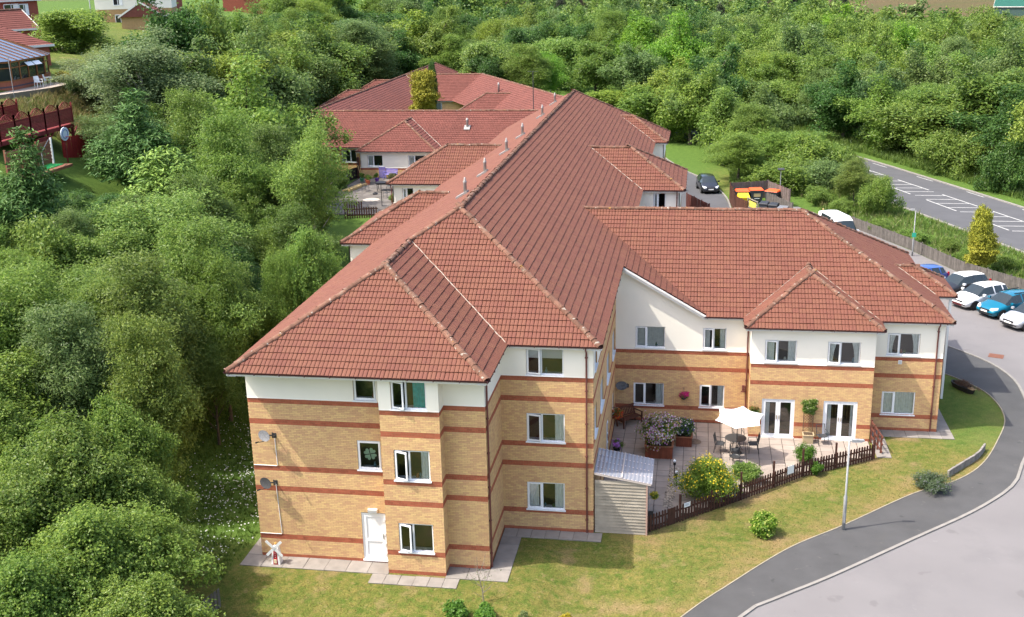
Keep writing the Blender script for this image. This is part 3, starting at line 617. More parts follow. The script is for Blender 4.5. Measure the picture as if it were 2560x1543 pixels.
def hipwing(x0, y0, y1, side, xmain, zt=ZT, far=False):
    """hipped wing that runs into the main slope; side=-1 projects to the west"""
    hh = (y1 - y0)/2
    if side < 0:
        lo = lambda h: x0 + h; hi = lambda h: xmain + h + .1
        roof_plane((0, y0), (1, 0), (0, 1), zt, hh, lo, hi, far); roof_plane((0, y1), (1, 0), (0, -1), zt, hh, lo, hi, far, tiles=False)
        roof_plane((x0, 0), (0, 1), (1, 0), zt, hh, lambda h: y0 + h, lambda h: y1 - h, far)
    else:
        lo = lambda h: xmain - h - .1; hi = lambda h: x0 - h
        roof_plane((0, y0), (1, 0), (0, 1), zt, hh, lo, hi, far); roof_plane((0, y1), (1, 0), (0, -1), zt, hh, lo, hi, far, tiles=False)
        roof_plane((x0, 0), (0, 1), (-1, 0), zt, hh, lambda h: y0 + h, lambda h: y1 - h, far)
hipwing(-2.21, 19.62, 26.96, -1, -OH); hipwing(-4.37, 37.18, 44.52, -1, -OH)
hipwing(16.5, 35.62, 43.3, 1, XR); hipwing(14.75, 56.4, 62.6, 1, XR)
# rear quadrangle
HQ = 5.05; YM0 = 69.45; XQ = -22.6; YN = 108.7
roof_plane((0, YM0), (1, 0), (0, 1), ZE, HQ, lambda h: XQ - HQ + h, c_(9.0), True)
roof_plane((0, YM0 + 2*HQ), (1, 0), (0, -1), ZE, HQ, lambda h: XQ + HQ - h, c_(9.0), True, tiles=False)
roof_plane((0, 66.9), (1, 0), (0, 1), ZE, 4.05, lambda h: -15.78 + h, lambda h: -7.7 - h, True)
roof_plane((-15.78, 0), (0, 1), (1, 0), ZE, 4.05, lambda h: 66.9 + h, lambda h: YM0 + h + .1, True)
roof_plane((-7.7, 0), (0, 1), (-1, 0), ZE, 4.05, lambda h: 66.9 + h, lambda h: YM0 + h + .1, True)
roof_plane((XQ + HQ, 0), (0, 1), (-1, 0), ZE, HQ, lambda h: YM0 + 2*HQ - h, lambda h: 137.3 - h, True)
roof_plane((XQ - HQ, 0), (0, 1), (1, 0), ZE, HQ, lambda h: YM0 + h, lambda h: 137.3 - h, True, tiles=False)
roof_plane((0, YN), (1, 0), (0, 1), ZE, HQ, lambda h: XQ + HQ - h, lambda h: -14.49 + .55*h, True)
pd = np.array([.4616, -.887]); pn = np.array([.887, .4616]); p0 = np.array([-11.84, 113.5]) - pn*HQ
roof_plane(tuple(p0), tuple(pd), tuple(pn), ZE, HQ, c_(-2.0), c_(44.0), True)
roof_plane(tuple(p0 + pn*2*HQ), tuple(pd), tuple(-pn), ZE, HQ, c_(-8.0), c_(44.0), True, tiles=False)
roof_plane((0, 94.4), (1, 0), (0, 1), ZE, 3.57, lambda h: -12 + h, lambda h: -4 + h*.5, True)
roof_plane((-12, 0), (0, 1), (1, 0), ZE, 3.57, lambda h: 94.4 + h, lambda h: 101.5 - h, True)
for yy in (102.3, 115.2):
    roof_plane((0, yy - 3.57), (1, 0), (0, 1), ZE, 3.57, lambda h: -30.9 + h, lambda h: XQ - HQ + h + .1, True)
    roof_plane((-30.9, 0), (0, 1), (1, 0), ZE, 3.57, lambda h, yy=yy: yy - 3.57 + h, lambda h, yy=yy: yy + 3.57 - h, True)
    roof_plane((0, yy + 3.57), (1, 0), (0, -1), ZE, 3.57, lambda h: -30.9 + h, lambda h: XQ - HQ + h + .1, True, tiles=False)
# entrance canopy on the east end
roof_plane((0, 20.6), (1, 0), (0, 1), ZE - .05, 1.9, lambda h: 29.9 - h, lambda h: 30.95 - h)
roof_plane((30.95, 0), (0, 1), (-1, 0), ZE - .05, 1.9, lambda h: 20.6 + h, lambda h: 24.4 - h)
roof_plane((0, 24.4), (1, 0), (0, -1), ZE - .05, 1.9, lambda h: 29.9 - h, lambda h: 30.95 - h)
deckmb.build('roof_deck', M['deck'], ROOF)
def cat(VV, FF):
    off = np.cumsum([0] + [len(v) for v in VV[:-1]]); return np.concatenate(VV), np.concatenate([f + o for f, o in zip(FF, off)])
for nm, (VV, FF), mm in (('roof_tile_field', (TV, TFc), M['tile']), ('rear_roof_tile_field', (TVf, TFf), M['tiledark'])):
    o = link(nm, npmesh(nm, *cat(VV, FF), mm), ROOF, kind='stuff')
# single tiles of the front hip
n = len(tileA[0]); sl = STEP/CO
tv = [(a, 0, .040 + h) for a, h in zip(*tileA)] + [(a, sl + .03, .004 + h) for a, h in zip(*tileA)] + [(a, 0, .001 + h*.9) for a, h in zip(*tileA)]
tile_me = MB().add(tv, [(j, j + 1, n + j + 1, n + j) for j in range(n - 1)] + [(2*n + j, 2*n + j + 1, j + 1, j) for j in range(n - 1)]).mesh('roof_tile', M['tile'])
for a, h, E0_, ud, ii, zt, jt in IND_LIST:
    ux = Vector((ud[0], ud[1], 0)); sv = Vector((ii[0]*CO, ii[1]*CO, T*CO)); nv = ux.cross(sv)
    p = Vector((E0_[0] + ud[0]*a + ii[0]*h, E0_[1] + ud[1]*a + ii[1]*h, zt + T*h)) + nv*jt
    o = link('roof_tile', tile_me, ROOF); o.matrix_local = Matrix(((ux.x, sv.x, nv.x, p.x), (ux.y, sv.y, nv.y, p.y), (ux.z, sv.z, nv.z, p.z), (0, 0, 0, 1)))
# ridge and hip tiles
rt = MB(); k = 7; Lr = .44
for (x, r0) in ((-.0, .155), (.06, .155), (.061, .135), (Lr + .03, .13)):
    rt.v += [(x, math.cos(math.pi*j/(k - 1))*r0, math.sin(math.pi*j/(k - 1))*r0*.85 - .03) for j in range(k)]
rt.f = [(i*k + j, i*k + j + 1, (i + 1)*k + j + 1, (i + 1)*k + j) for i in range(3) for j in range(k - 1)]; rt.mi = [0]*len(rt.f)
ridge_me = rt.mesh('ridge_tile', M['ridge'], False); IND_R = [300]; RV, RF = [], []
rv0 = np.array(rt.v); rf0 = np.array(rt.f)
def ridge(a, b, scale=1.0):
    a, b = Vector(a), Vector(b); d = (b - a); L = d.length; d.normalize(); nn = int(L/(Lr*scale)); sd = Vector((0, 0, 1)).cross(d).normalized(); up = d.cross(sd)
    for i in range(nn + 1):
        if i*Lr*scale > L - .15: break
        p = a + d*(i*Lr*scale) + up*(.05 + rng.uniform(-.018, .018)) + sd*rng.uniform(-.02, .02)
        mtx = Matrix(((d.x*scale, sd.x, up.x, p.x), (d.y*scale, sd.y, up.y, p.y), (d.z*scale, sd.z, up.z, p.z), (0, 0, 0, 1)))
        if IND_R[0] > 0:
            IND_R[0] -= 1; o = link('ridge_tile', ridge_me, ROOF); o.matrix_local = mtx
        else:
            m3 = np.array(mtx)[:3, :3]; RV.append(rv0 @ m3.T + np.array(p)[None]); RF.append(rf0)
Z = lambda h, zt=ZT: zt + T*h
aF = (W_/2, YF + HF, Z(HF)); aG = (XM, YG + HM, Z(HM)); jF = (W_/2, YG + HF, Z(HF))
ridge((-OH, YF, ZT), aF); ridge((W_ + OH, YF, ZT), aF); ridge(aF, jF); ridge(jF, aG); ridge((XR, YG, ZT), aG)
ridge((XB0, YB, ZE), (XB0 + HB, YB + HB, Z(HB, ZE))); ridge((XB1, YB, ZE), (XB0 + HB, YB + HB, Z(HB, ZE))); ridge((XB0 + HB, YB + HB, Z(HB, ZE)), (XB0 + HB, YE + HB, Z(HB, ZE)))
ridge((XEE, YE, ZE), (XEE - HE, YE + HE, Z(HE, ZE))); ridge((17.87 - HE, YE + HE, Z(HE, ZE)), (XEE - HE, YE + HE, Z(HE, ZE)))
ridge(aG, (XM, YEND - HM, Z(HM)))
for x0, y0, y1, s_, xm in ((-2.21, 19.62, 26.96, -1, -OH), (-4.37, 37.18, 44.52, -1, -OH), (16.5, 35.62, 43.3, 1, XR), (14.75, 56.4, 62.6, 1, XR)):
    hh = (y1 - y0)/2; ap = (x0 - s_*hh, (y0 + y1)/2, Z(hh)); ridge((x0, y0, ZT), ap); ridge((x0, y1, ZT), ap); ridge(ap, (xm - s_*hh, (y0 + y1)/2, Z(hh)))
ridge((XEE, YEB, ZE), (XEE - HE, YE + HE, Z(HE, ZE))); ridge((XR, YEND, ZT), (XM, YEND - HM, Z(HM)))
ridge((30.95, 20.6, ZE - .05), (29.05, 22.5, Z(1.9, ZE - .05))); ridge((30.95, 24.4, ZE - .05), (29.05, 22.5, Z(1.9, ZE - .05))); ridge((28.0, 22.5, Z(1.9, ZE - .05)), (29.05, 22.5, Z(1.9, ZE - .05)))
zq = Z(HQ, ZE); ridge((XQ, YM0 + HQ, zq), (9, YM0 + HQ, zq)); ridge((XQ - HQ, YM0, ZE), (XQ, YM0 + HQ, zq)); ridge((XQ, YM0 + HQ, zq), (XQ, 132.25, zq)); ridge((XQ + HQ, 137.3, ZE), (XQ, 132.25, zq))
ridge((-15.78, 66.9, ZE), (-11.74, 70.95, Z(4.05, ZE))); ridge((-7.7, 66.9, ZE), (-11.74, 70.95, Z(4.05, ZE))); ridge((-11.74, 70.95, Z(4.05, ZE)), (-11.74, 73.5, Z(4.05, ZE)))
ridge((XQ, YN + HQ, zq), (-11.84, YN + HQ, zq)); e1 = np.array([-11.84, 113.6]) + pd*38; ridge((-11.84, YN + HQ, zq), (*e1, zq))
zw_ = Z(3.57, ZE); ridge((-12, 94.4, ZE), (-8.43, 97.97, zw_)); ridge((-8.43, 97.97, zw_), (-3.5, 97.97, zw_))
for yy in (102.3, 115.2): ridge((-30.9, yy - 3.57, ZE), (-27.33, yy, zw_)); ridge((-27.33, yy, zw_), (-24, yy, zw_)); ridge((-30.9, yy + 3.57, ZE), (-27.33, yy, zw_))
link('ridge_tile_run', npmesh('ridge_tile_run', *cat(RV, RF), M['ridge']), ROOF, kind='stuff')
# valleys
def strip(name, a, b, w, m, lift=.06, parent=None):
    a, b = Vector(a), Vector(b); mb = MB(); n_ = max(2, int((b - a).length/.3)); d = (b - a).normalized(); sd = d.cross(Vector((0, 0, 1))).normalized(); pr = None
    for i in range(n_ + 1):
        p = a.lerp(b, i/n_) + Vector((0, 0, lift + rng.uniform(-.012, .012))) + sd*rng.uniform(-.02, .02); ww = w*rng.uniform(.6, 1.2)
        cur_ = [p - sd*ww/2, p + Vector((0, 0, .02)), p + sd*ww/2]
        if pr: mb.add(pr + cur_, [(0, 1, 4, 3), (1, 2, 5, 4)])
        pr = cur_
    return mb.build(name, m, parent or ROOF)
strip('valley', (W_ + OH, YG, ZT), jF, .06, M['valley'], .075)
strip('valley', (17.87, YE, ZE), (17.87 - HE, YE + HE, Z(HE, ZE)), .055, M['valley'])
for sx, ex in ((XB0, 1), (XB1, -1)): strip('valley', (sx, YE, ZE), (sx + ex*HB, YE + HB, Z(HB, ZE)), .035, M['valley'])
strip('valley', (XR, 35.62, ZT), (XR - 3.84, 39.46, Z(3.84)), .08, M['valley']); strip('valley', (XR, 56.4, ZT), (XR - 3.1, 59.5, Z(3.1)), .08, M['valley'])
strip('valley', (-7.7, YM0, ZE), (-11.74, YM0 + 4.05, Z(4.05, ZE)), .1, M['valley']); strip('valley', (XQ + HQ, YN, ZE), (XQ, YN + HQ, zq), .12, M['valley'])
strip('valley', (-14.49, YN, ZE), (-11.84, YN + HQ, zq), .12, M['valley']); strip('valley', (29.9, 20.6, ZE), (28.05, 22.45, ZE + 1.08), .05, M['valley'])
# fascia, soffit, gutter and brackets along the eaves
def eave(a, b, nrm_, wallgap=OH, gut=True):
    """a,b = points on the eave line; nrm_ = outward horizontal direction"""
    a, b, nn = Vector(a), Vector(b), Vector((*nrm_, 0)); d = (b - a).normalized(); mb = MB()
    z = Vector((0, 0, 1)); L = (b - a).length; mid = (a + b)/2
    mb.obox(mid - nn*.05 - z*.085, d, nn, z, L/2 + .01, .012, .085)
    mb.obox(mid - nn*(.05 + wallgap/2) - z*.165, d, nn, z, L/2, wallgap/2, .008)
    f = mb.build('fascia', M['fascia'], HOME)
    if gut:
        g_ = MB(); prof = [(math.cos(t)*.065, math.sin(t)*.065) for t in np.linspace(math.pi, 2*math.pi, 7)]; A = a - d*.03; B = b + d*.03
        vv = [q + nn*(x + .03) + z*(y_ - .005) for q in (A, B) for x, y_ in prof] + [q + nn*(x*.86 + .03) + z*(y_*.86 - .005) for q in (A, B) for x, y_ in prof]
        fs = [(i, i + 1, 8 + i, 7 + i) for i in range(6)] + [(14 + i, 21 + i, 22 + i, 15 + i) for i in range(6)] + [tuple(range(7)), tuple(range(13, 6, -1))]
        g_.add(vv, fs)
        for i in range(int(L/1.0) + 1): p = A + d*(i*1.0 + .2) if i*1.0 + .2 < L else B; g_.obox(p + nn*.03 - z*.03, d, nn, z, .014, .075, .052)
        g_.build('gutter', M['gutter'], HOME)
eave((-OH, YF, ZT), (W_ + OH, YF, ZT), (0, -1), .36); eave((W_ + OH, YF, ZT), (W_ + OH, YG, ZT), (1, 0)); eave((W_ + OH, YG, ZT), (XR, YG, ZT), (0, -1)); eave((XR, YG, ZT), (XR, E_ - .4, ZT), (1, 0))
eave((-OH, YF, ZT), (-OH, 19.6, ZT), (-1, 0)); eave((17.85, YE, ZE), (XB0, YE, ZE), (0, -1)); eave((XB0, YB, ZE), (XB1, YB, ZE), (0, -1)); eave((XB0, YB, ZE), (XB0, YE, ZE), (-1, 0)); eave((XB1, YB, ZE), (XB1, YE, ZE), (1, 0))
eave((XB1, YE, ZE), (XEE, YE, ZE), (0, -1)); eave((XEE, YE, ZE), (XEE, YEB, ZE), (1, 0))
for x0, y0, y1, nx in ((-2.21, 19.62, 26.96, -1), (-4.37, 37.18, 44.52, -1)): eave((x0, y0, ZT), (-.4, y0, ZT), (0, -1)); eave((x0, y0, ZT), (x0, y1, ZT), (-1, 0))
for x0, y0, y1 in ((16.5, 35.62, 43.3), (14.75, 56.4, 62.6)): eave((XR, y0, ZT), (x0, y0, ZT), (0, -1)); eave((x0, y0, ZT), (x0, y1, ZT), (1, 0))
eave((-27.6, YM0, ZE), (-15.8, YM0, ZE), (0, -1)); eave((-15.78, 66.9, ZE), (-7.7, 66.9, ZE), (0, -1)); eave((XQ + HQ, YN, ZE), (-14.4, YN, ZE), (0, -1)); eave((29.9, 20.6, ZE - .05), (30.95, 20.6, ZE - .05), (0, -1), .3); eave((30.95, 20.6, ZE - .05), (30.95, 24.4, ZE - .05), (1, 0), .3)
# raking white bargeboard where the main slope sweeps down over the east link
bg_ = MB(); a, b = Vector((XR - .02, YE - .04, ZT - .02)), Vector((17.9, YE - .04, ZE + .05))
bg_.bar(a - Vector((0, 0, .09)), b - Vector((0, 0, .09)), .04, .2); bg_.bar(a + Vector((0, -.06, -.02)), b + Vector((0, -.06, -.02)), .05, .07); bg_.bar(a + Vector((0, .16, -.18)), b + Vector((0, .16, -.18)), .34, .02)
bg_.build('bargeboard', M['fascia'], HOME)
# downpipes
def downpipe(x, y, ztop, zlo, nx, ny, elbow=.3):
    mb = MB(); o = Vector((nx, ny, 0)); p = Vector((x, y, 0))
    mb.tube([p + o*(elbow + .02) + Vector((0, 0, ztop)), p + o*(elbow + .02) + Vector((0, 0, ztop - .12)), p + o*.06 + Vector((0, 0, ztop - .32)), p + o*.06 + Vector((0, 0, zlo))], .038, 8)
    zz = ztop - .5
    while zz > zlo + .2: mb.obox(p + o*.05 + Vector((0, 0, zz)), (1, 0, 0), (0, 1, 0), (0, 0, 1), .06, .06, .018); zz -= 1.45
    mb.build('downpipe', M['pipe'], HOME)
downpipe(W_ + .01, .16, ZT - .05, 0, 1, 0); downpipe(XG - .26, G_ - .01, ZT - .05, .0, 0, -1); downpipe(EBL - .13, E_ - .01, ZE - .05, 0, 0, -1, .3); downpipe(29.25, E_ - .01, ZE - .05, 0, 0, -1, .3)
downpipe(-4.1, 37.4, ZT - .05, 3.3, 0, -1, .2); downpipe(16.0, 35.94, ZT - .05, 0, 0, -1, .3)
# canopy post
pp = MB(); pp.box(30.66, 30.78, 20.8, 20.92, 0, 5.75); pp.build('canopy_post', M['white'], HOME)
# flues on the west slope near the ridge
for k, (x, y) in enumerate(((5.76, 15.78), (5.55, 22.4), (5.5, 30.05), (5.4, 37.3), (5.35, 47.8), (5.15, 57.2))):
    z = ZT + T*(x + OH); mb = MB(); mb.lathe([(.085, -.1), (.085, .60), (.098, .62), (.098, .69), (.06, .76), (.05, .86), (.02, .9)], 12, (x, y, z)); f = mb.build('flue', M['flue'], ROOF, True)
    fl_ = MB(); sv = Vector((CO, 0, T*CO)); fl_.obox((x - .14, y, z + .0), sv, (0, 1, 0), Vector((-T*CO, 0, CO)), .34, .24, .075); fl_.build('flashing', M['flue'], ROOF)
for x, y, z in ((-5.6, 72.1, 5.9 + T*2.65),): 
    MB().lathe([(.12, -.1), (.12, .7), (.14, .75), (.14, .85), (.06, 1.0)], 12, (x, y, z)).build('flue', M['flue'], ROOF, True); MB().obox((x, y - .1, z + .03), (1, 0, 0), (0, CO, T*CO), (0, -T*CO, CO), .3, .35, .08).build('flashing', M['flue'], ROOF)
pq = np.array([-11.84, 113.5]) + pd*13 - pn*1.8; MB().lathe([(.13, -.1), (.13, .9), (.15, .95), (.06, 1.2)], 12, (*pq, ZE + T*(HQ - 1.8))).build('flue', M['flue'], ROOF, True)
MB().obox((4.55, YG - .2 + HF*.5, 20), (1, 0, 0), (0, 1, 0), (0, 0, 1), .001, .001, .001) if False else None
# ------------------------------------------------------------ trees and shrubs
def leaf_cloud(pos, nrm, size, asp, seed, fold=.25, droop=None):
    """one folded four-corner leaf per row of pos, facing nrm"""
    g_ = np.random.default_rng(seed); n = len(pos); nrm = nrm/np.linalg.norm(nrm, axis=1, keepdims=True)
    r = g_.normal(size=(n, 3)) if droop is None else droop + .55*g_.normal(size=(n, 3))
    t = r - nrm*(r*nrm).sum(1, keepdims=True); t /= np.linalg.norm(t, axis=1, keepdims=True) + 1e-9; b = np.cross(nrm, t)
    s_ = (size*g_.uniform(.65, 1.35, n))[:, None]; w = s_*asp*.5
    V = np.stack([pos - t*s_*.5, pos + b*w + nrm*w*fold*2, pos + t*s_*.5, pos - b*w + nrm*w*fold*2], 1)
    return V.reshape(-1, 3), (np.arange(n)*4)[:, None] + np.array([[0, 1, 2, 3]])
def crown_points(H, Rr, seed, nb, ns, nl, zc=.58, zr=.44, rb=.36, spr=.16, shape='ellipsoid', up=.8):
    g_ = np.random.default_rng(seed); P_, N_, blobs = [], [], []
    nlimb = max(4, nb//3)
    for i in range(nlimb*3):
        li, k3 = divmod(i, 3)
        if k3 == 0:   # a limb: three clumps, smaller towards the tip, so the outline breaks up
            d = g_.normal(size=3); d /= np.linalg.norm(d); d[2] = d[2]*.9 + .12; reach = g_.uniform(.72, 1.08); bend_ = g_.normal(size=3)*.10
        if shape in ('column', 'ball'):   # dense clipped-looking form
            d = g_.normal(size=3); d /= np.linalg.norm(d); d[2] = d[2]*.9 + .12; q = d*g_.uniform(.35, .82)
        else: q = d*reach*(.38, .66, .92)[k3] + bend_*k3
        c = np.array([q[0]*Rr, q[1]*Rr, H*zc + q[2]*H*zr - (.03*H*k3 if shape == 'ellipsoid' else 0)])
        if shape == 'cone': c[:2] *= 1.25*max(0, 1 - (c[2]/H))**.8 + .05
        if shape == 'column': c[:2] *= .9 - .35*(c[2]/H)**3
        r0 = Rr*rb*g_.uniform(.75, 1.2)*((1.25, .95, .62)[k3] if shape not in ('column', 'ball') else 1); blobs.append(c); n1 = max(4, int(ns*(1.25, 1.0, .6)[k3]))
        sd = g_.normal(size=(n1, 3)); sd[:, 2] += .35; sd /= np.linalg.norm(sd, axis=1, keepdims=True)
        sp = c + sd*r0*g_.uniform(.5, 1.12, (n1, 1))*np.array([1, 1, .8])
        for k in range(n1):
            if sp[k, 2] < .04*H: sp[k, 2] = .04*H + abs(g_.normal())*.3
            o = g_.normal(size=(nl, 3))*spr*np.array([1, 1, .8]); P_.append(sp[k] + o); N_.append(sd[k]*.6 + np.array([0, 0, up]) + g_.normal(size=(nl, 3))*.55)
    return np.concatenate(P_), np.concatenate(N_), blobs
def trunk_mb(H, blobs, r0, seed, nlimb=14, base=.0):
    g_ = random.Random(seed); mb = MB(); top = H*.72
    ax = [Vector((g_.uniform(-.06, .06)*H*t, g_.uniform(-.06, .06)*H*t, -.4 + (top + .4)*t)) for t in (0, .15, .35, .6, .85, 1)]
    mb.tube(ax, [r0*1.3, r0, r0*.8, r0*.55, r0*.3, r0*.1], 7)
    for c in blobs[:nlimb]:
        c = Vector(c); t = min(max((c.z/H - .15), .12), .75); st = Vector((0, 0, 0)); st.z = H*t*.75; k = min(int(t*6), 4); st.x, st.y = ax[k].x, ax[k].y
        m1 = st.lerp(c, .5) + Vector((g_.uniform(-.2, .2), g_.uniform(-.2, .2), .05*H)); mb.tube([st, m1, c], [r0*.38, r0*.22, r0*.07], 5)
    return mb
M.update(leaf=leafmat('broad_leaf', (1, 1, 1), .50, .34, .018, .42), needle=leafmat('conifer_spray', (1, 1, 1), .15, .3, .015, .6), flower=leafmat('petal', (1, 1, 1), .3, .2, .01),
         bark=mat('bark', (.10, .08, .06), .95, var=.3, vscale=6, bump=.6, bscale=20), pale=mat('pale_bark', (.42, .38, .33), .9, var=.35, vscale=5))
COLS = {k: (1.50*v[0], 1.48*v[1], 1.22*v[2]) for k, v in dict(mid=(.118, .185, .040), light=(.130, .205, .050), bright=(.120, .230, .030), olive=(.125, .180, .044), dull=(.082, .132, .034), grey=(.115, .175, .062), yellow=(.150, .210, .040), deep=(.050, .108, .028), teal=(.066, .125, .046), brown=(.130, .135, .065), pale=(.125, .165, .085)).items()}
PROTO = {}
def proto(key, n, H, Rr, nb, ns, nl, size, asp, trunk, bark='bark', lm='leaf', shape='ellipsoid', droop=None, **kw):
    PROTO[key] = []
    for i in range(n):
        P_, N_, bl = crown_points(H, Rr, 100 + 17*i + len(key)*7, nb, ns, nl, shape=shape, **kw)
        V, F = leaf_cloud(P_, N_, size, asp, 5 + i, droop=None if droop is None else np.array(droop, float) + np.stack([P_[:, 0], P_[:, 1], 0*P_[:, 0]], 1)/Rr*.5)
        PROTO[key].append((npmesh(key + '_crown', V, F, M[lm]), trunk_mb(H, bl, trunk, i).mesh(key + '_trunk', M[bark], True), H, Rr))
proto('alder', 2, 9, 3.4, 42, 46, 28, .150, .60, .16, zr=.42, spr=.18, rb=.41)
proto('willow', 2, 9, 3.4, 42, 48, 26, .155, .38, .14, zr=.44, spr=.19, up=.7, rb=.41)
proto('broad', 4, 9, 4.2, 42, 34, 16, .27, .60, .2, zc=.50, zr=.50, spr=.30, rb=.36)
proto('bush', 3, 5, 4.0, 36, 34, 14, .26, .55, .1, zc=.42, zr=.50, spr=.26, rb=.36)
proto('birch', 2, 11, 3.6, 42, 38, 18, .16, .55, .20, bark='pale', zc=.56, zr=.46, spr=.26, rb=.30)
proto('conifer', 2, 9, 3.2, 60, 34, 12, .34, .26, .18, lm='needle', zc=.48, zr=.52, spr=.22, rb=.28, shape='cone', droop=(0, 0, -.5))
proto('cypress', 2, 6, 1.3, 51, 56, 12, .19, .36, .12, lm='needle', zc=.5, zr=.52, spr=.09, rb=.50, shape='column', droop=(0, 0, 1.4), up=.1)
proto('shrub', 4, 2, 1.2, 18, 34, 16, .085, .55, .04, zc=.5, zr=.5, spr=.08, rb=.40)
FIRST = {}
def tree(key, x, y, H, Rr, col, label, cat='tree', group=None, name='broadleaf_tree', z=None, var=None):
    ms = PROTO[key]; cm, tm, H0, R0 = ms[rng.randrange(len(ms)) if var is None else var]
    t = thing(name, label, cat, (x, y, float(gz(x, y)) if z is None else z), rng.uniform(0, 6.28), group)
    t.scale = (Rr/R0, Rr/R0, H/H0)
    c = link('crown', cm, t); link('trunk', tm, t); k = rng.uniform(.88, 1.12); base = COLS[col] if isinstance(col, str) else col
    c.color = (base[0]*k*rng.uniform(.94, 1.06), base[1]*k, base[2]*k*rng.uniform(.92, 1.08), 1); return t
TREES = [(-4.6,-2.1,8.7,2.1,'alder','mid'),(-5.7,-4.4,8.7,2.8,'alder','mid'),(-3,-3.6,6.6,1.8,'alder','mid'),(-2.5,-7.5,7.4,2.6,'alder','mid'),(-1.6,-5.5,4.8,1.6,'alder','mid'),(-3.5,-10,6.8,2.4,'alder','mid'),(-0.2,-10.3,5.8,2.4,'alder','mid'),(-14.2,18.7,8.8,4.2,'willow','light'),(-8.4,13.8,9.8,3.4,'willow','light'),(-13,10.9,7.2,3.2,'willow','light'),(-8.5,7.9,9.5,3.7,'willow','olive'),(-6.6,12.6,8.9,2.6,'willow','mid'),(-6.1,9.9,6.8,1.8,'willow','dull'),(-9.4,2.7,8.2,3.2,'willow','grey'),(-6,3.1,8.8,2.6,'willow','olive'),(-13.7,6.6,7.1,1.8,'alder','bright'),(-18.6,16.4,8.2,2.7,'conifer','deep'),(-16.5,27.8,8.3,3.7,'conifer','mid'),(-22.3,36,8.2,3.7,'conifer','deep'),(-28.4,49.2,11.1,5.4,'birch','pale'),(-48.4,73.7,6.1,4.2,'broad','mid'),(-37.3,75.4,12.7,4.2,'broad','deep'),(-32.5,76.1,15.3,4.6,'broad','mid'),(-26.6,59.5,10.2,4.3,'broad','yellow'),(-22.7,62.1,11.5,4.2,'broad','grey'),(-19.6,49.5,11.6,4.7,'broad','mid'),(-15,34.8,10.4,3.3,'willow','mid'),(-21.5,63.4,8.8,3.7,'broad','mid'),(-15.3,42.6,8.3,2.9,'willow','mid'),(-8.9,33.9,11.9,2.5,'birch','light'),(-3.5,18,11.4,1.9,'alder','light'),(-4.3,18.4,9.7,1.6,'willow','dull'),(-4.6,15.9,8.6,1.4,'willow','mid'),(-34.6,131.6,11.4,7,'willow','grey'),(-35.3,116.8,11.7,6.1,'broad','mid'),(-32.7,150.9,11.7,8.1,'broad','yellow'),(-41.8,166,10.6,7.2,'broad','deep'),(-39.3,118.6,11,5.7,'broad','yellow'),(22.9,95,5.8,3.9,'broad','mid'),(26.7,90.2,5.6,4.2,'willow','mid'),(30.2,86.5,5.2,3.7,'broad','mid'),(21.7,84,5.2,3.2,'willow','mid'),(25.9,79.9,3.5,3.9,'broad','mid'),(29.9,79.5,3.4,3.3,'broad','grey'),(32.2,71.7,4.5,2.1,'willow','olive'),(33.7,67.6,4,1.7,'broad','mid'),(6.7,123.1,3,4.8,'broad','yellow'),(12.5,116.2,8.2,5.4,'broad','mid'),(17.5,111.8,8.3,4.7,'willow','grey'),(43.6,98.2,8.1,6,'broad','mid'),(49.9,97.9,10.8,6.3,'broad','mid'),(51.1,87,9.1,4.6,'broad','deep'),(39.9,106.1,8.5,3.9,'broad','mid'),(36.1,114.3,9.5,4.6,'broad','deep'),(44.9,88.2,6,3.4,'broad','mid'),(48.3,79.2,6.1,3,'broad','deep'),(-33.9,53.8,5.2,4.2,'birch','pale'),(-27.9,54.8,8.6,4,'broad','grey'),(-26.4,42.5,6.3,3.2,'willow','grey'),(-20.2,40.6,10,3,'willow','mid')]
TREES += [(2, 131, 9, 4.4, 'broad', 'mid'), (-5.5, 146, 10, 5, 'broad', 'light'), (8.2, 126, 8.8, 4.2, 'broad', 'grey'), (-13, 158, 10, 5, 'broad', 'deep'), (16.2, 110, 10, 4.4, 'broad', 'mid'), (20.6, 101.5, 8.2, 3.9, 'broad', 'light'), (23.6, 95.5, 6.8, 3.5, 'willow', 'mid'), (12.6, 119, 9.5, 4.3, 'broad', 'yellow'), (18.5, 118, 11, 4.6, 'broad', 'deep'), (25.5, 103, 8, 4, 'broad', 'grey')]
WORD = dict(pale='pale grey green', mid='mid green', light='pale green', bright='bright green', olive='olive green', dull='dull green', grey='grey green', yellow='yellowish green', deep='dark green', teal='bluish green', brown='brownish')
KIND = dict(bush='spreading bush', alder='alder tree', willow='willow tree', broad='round broadleaf tree', birch='silver birch tree', conifer='drooping conifer tree')
def place_of(x, y):
    if x < -60 or y > 150: return 'far behind the rear roofs'
    if y < -1 and x < 5: return 'at the near left edge below the daisies'
    if x < 0 and y < 15: return 'on the bank beside the front block'
    if x < -25 and y < 100 and y > 40: return 'between the wooden deck and the far houses'
    if x < 0 and y < 50: return 'on the bank left of the hipped side wings'
    if x < 0: return 'on the bank left of the rear roofs'
    if x < 20 and y > 85: return 'beyond the end of the access road'
    if x < 35: return 'in the thicket behind the bin store'
    return 'edging the wood across the main road'
seen = {}
def uniq(label):
    return label
grp = {}
for x, y, H, Rr, k, c in TREES:
    Rr *= 1.15 if y > 14 else 1.0
    if k == 'broad' and H < 7 and x > 0: k = 'bush'
    lab = f'{WORD[c]} {KIND[k]} {place_of(x, y)}'; grp.setdefault(lab, []).append((x, y, H, Rr, k, c))
ORD = ['nearest', 'second nearest', 'third nearest', 'fourth nearest', 'fifth nearest', 'sixth nearest', 'seventh nearest', 'eighth nearest']
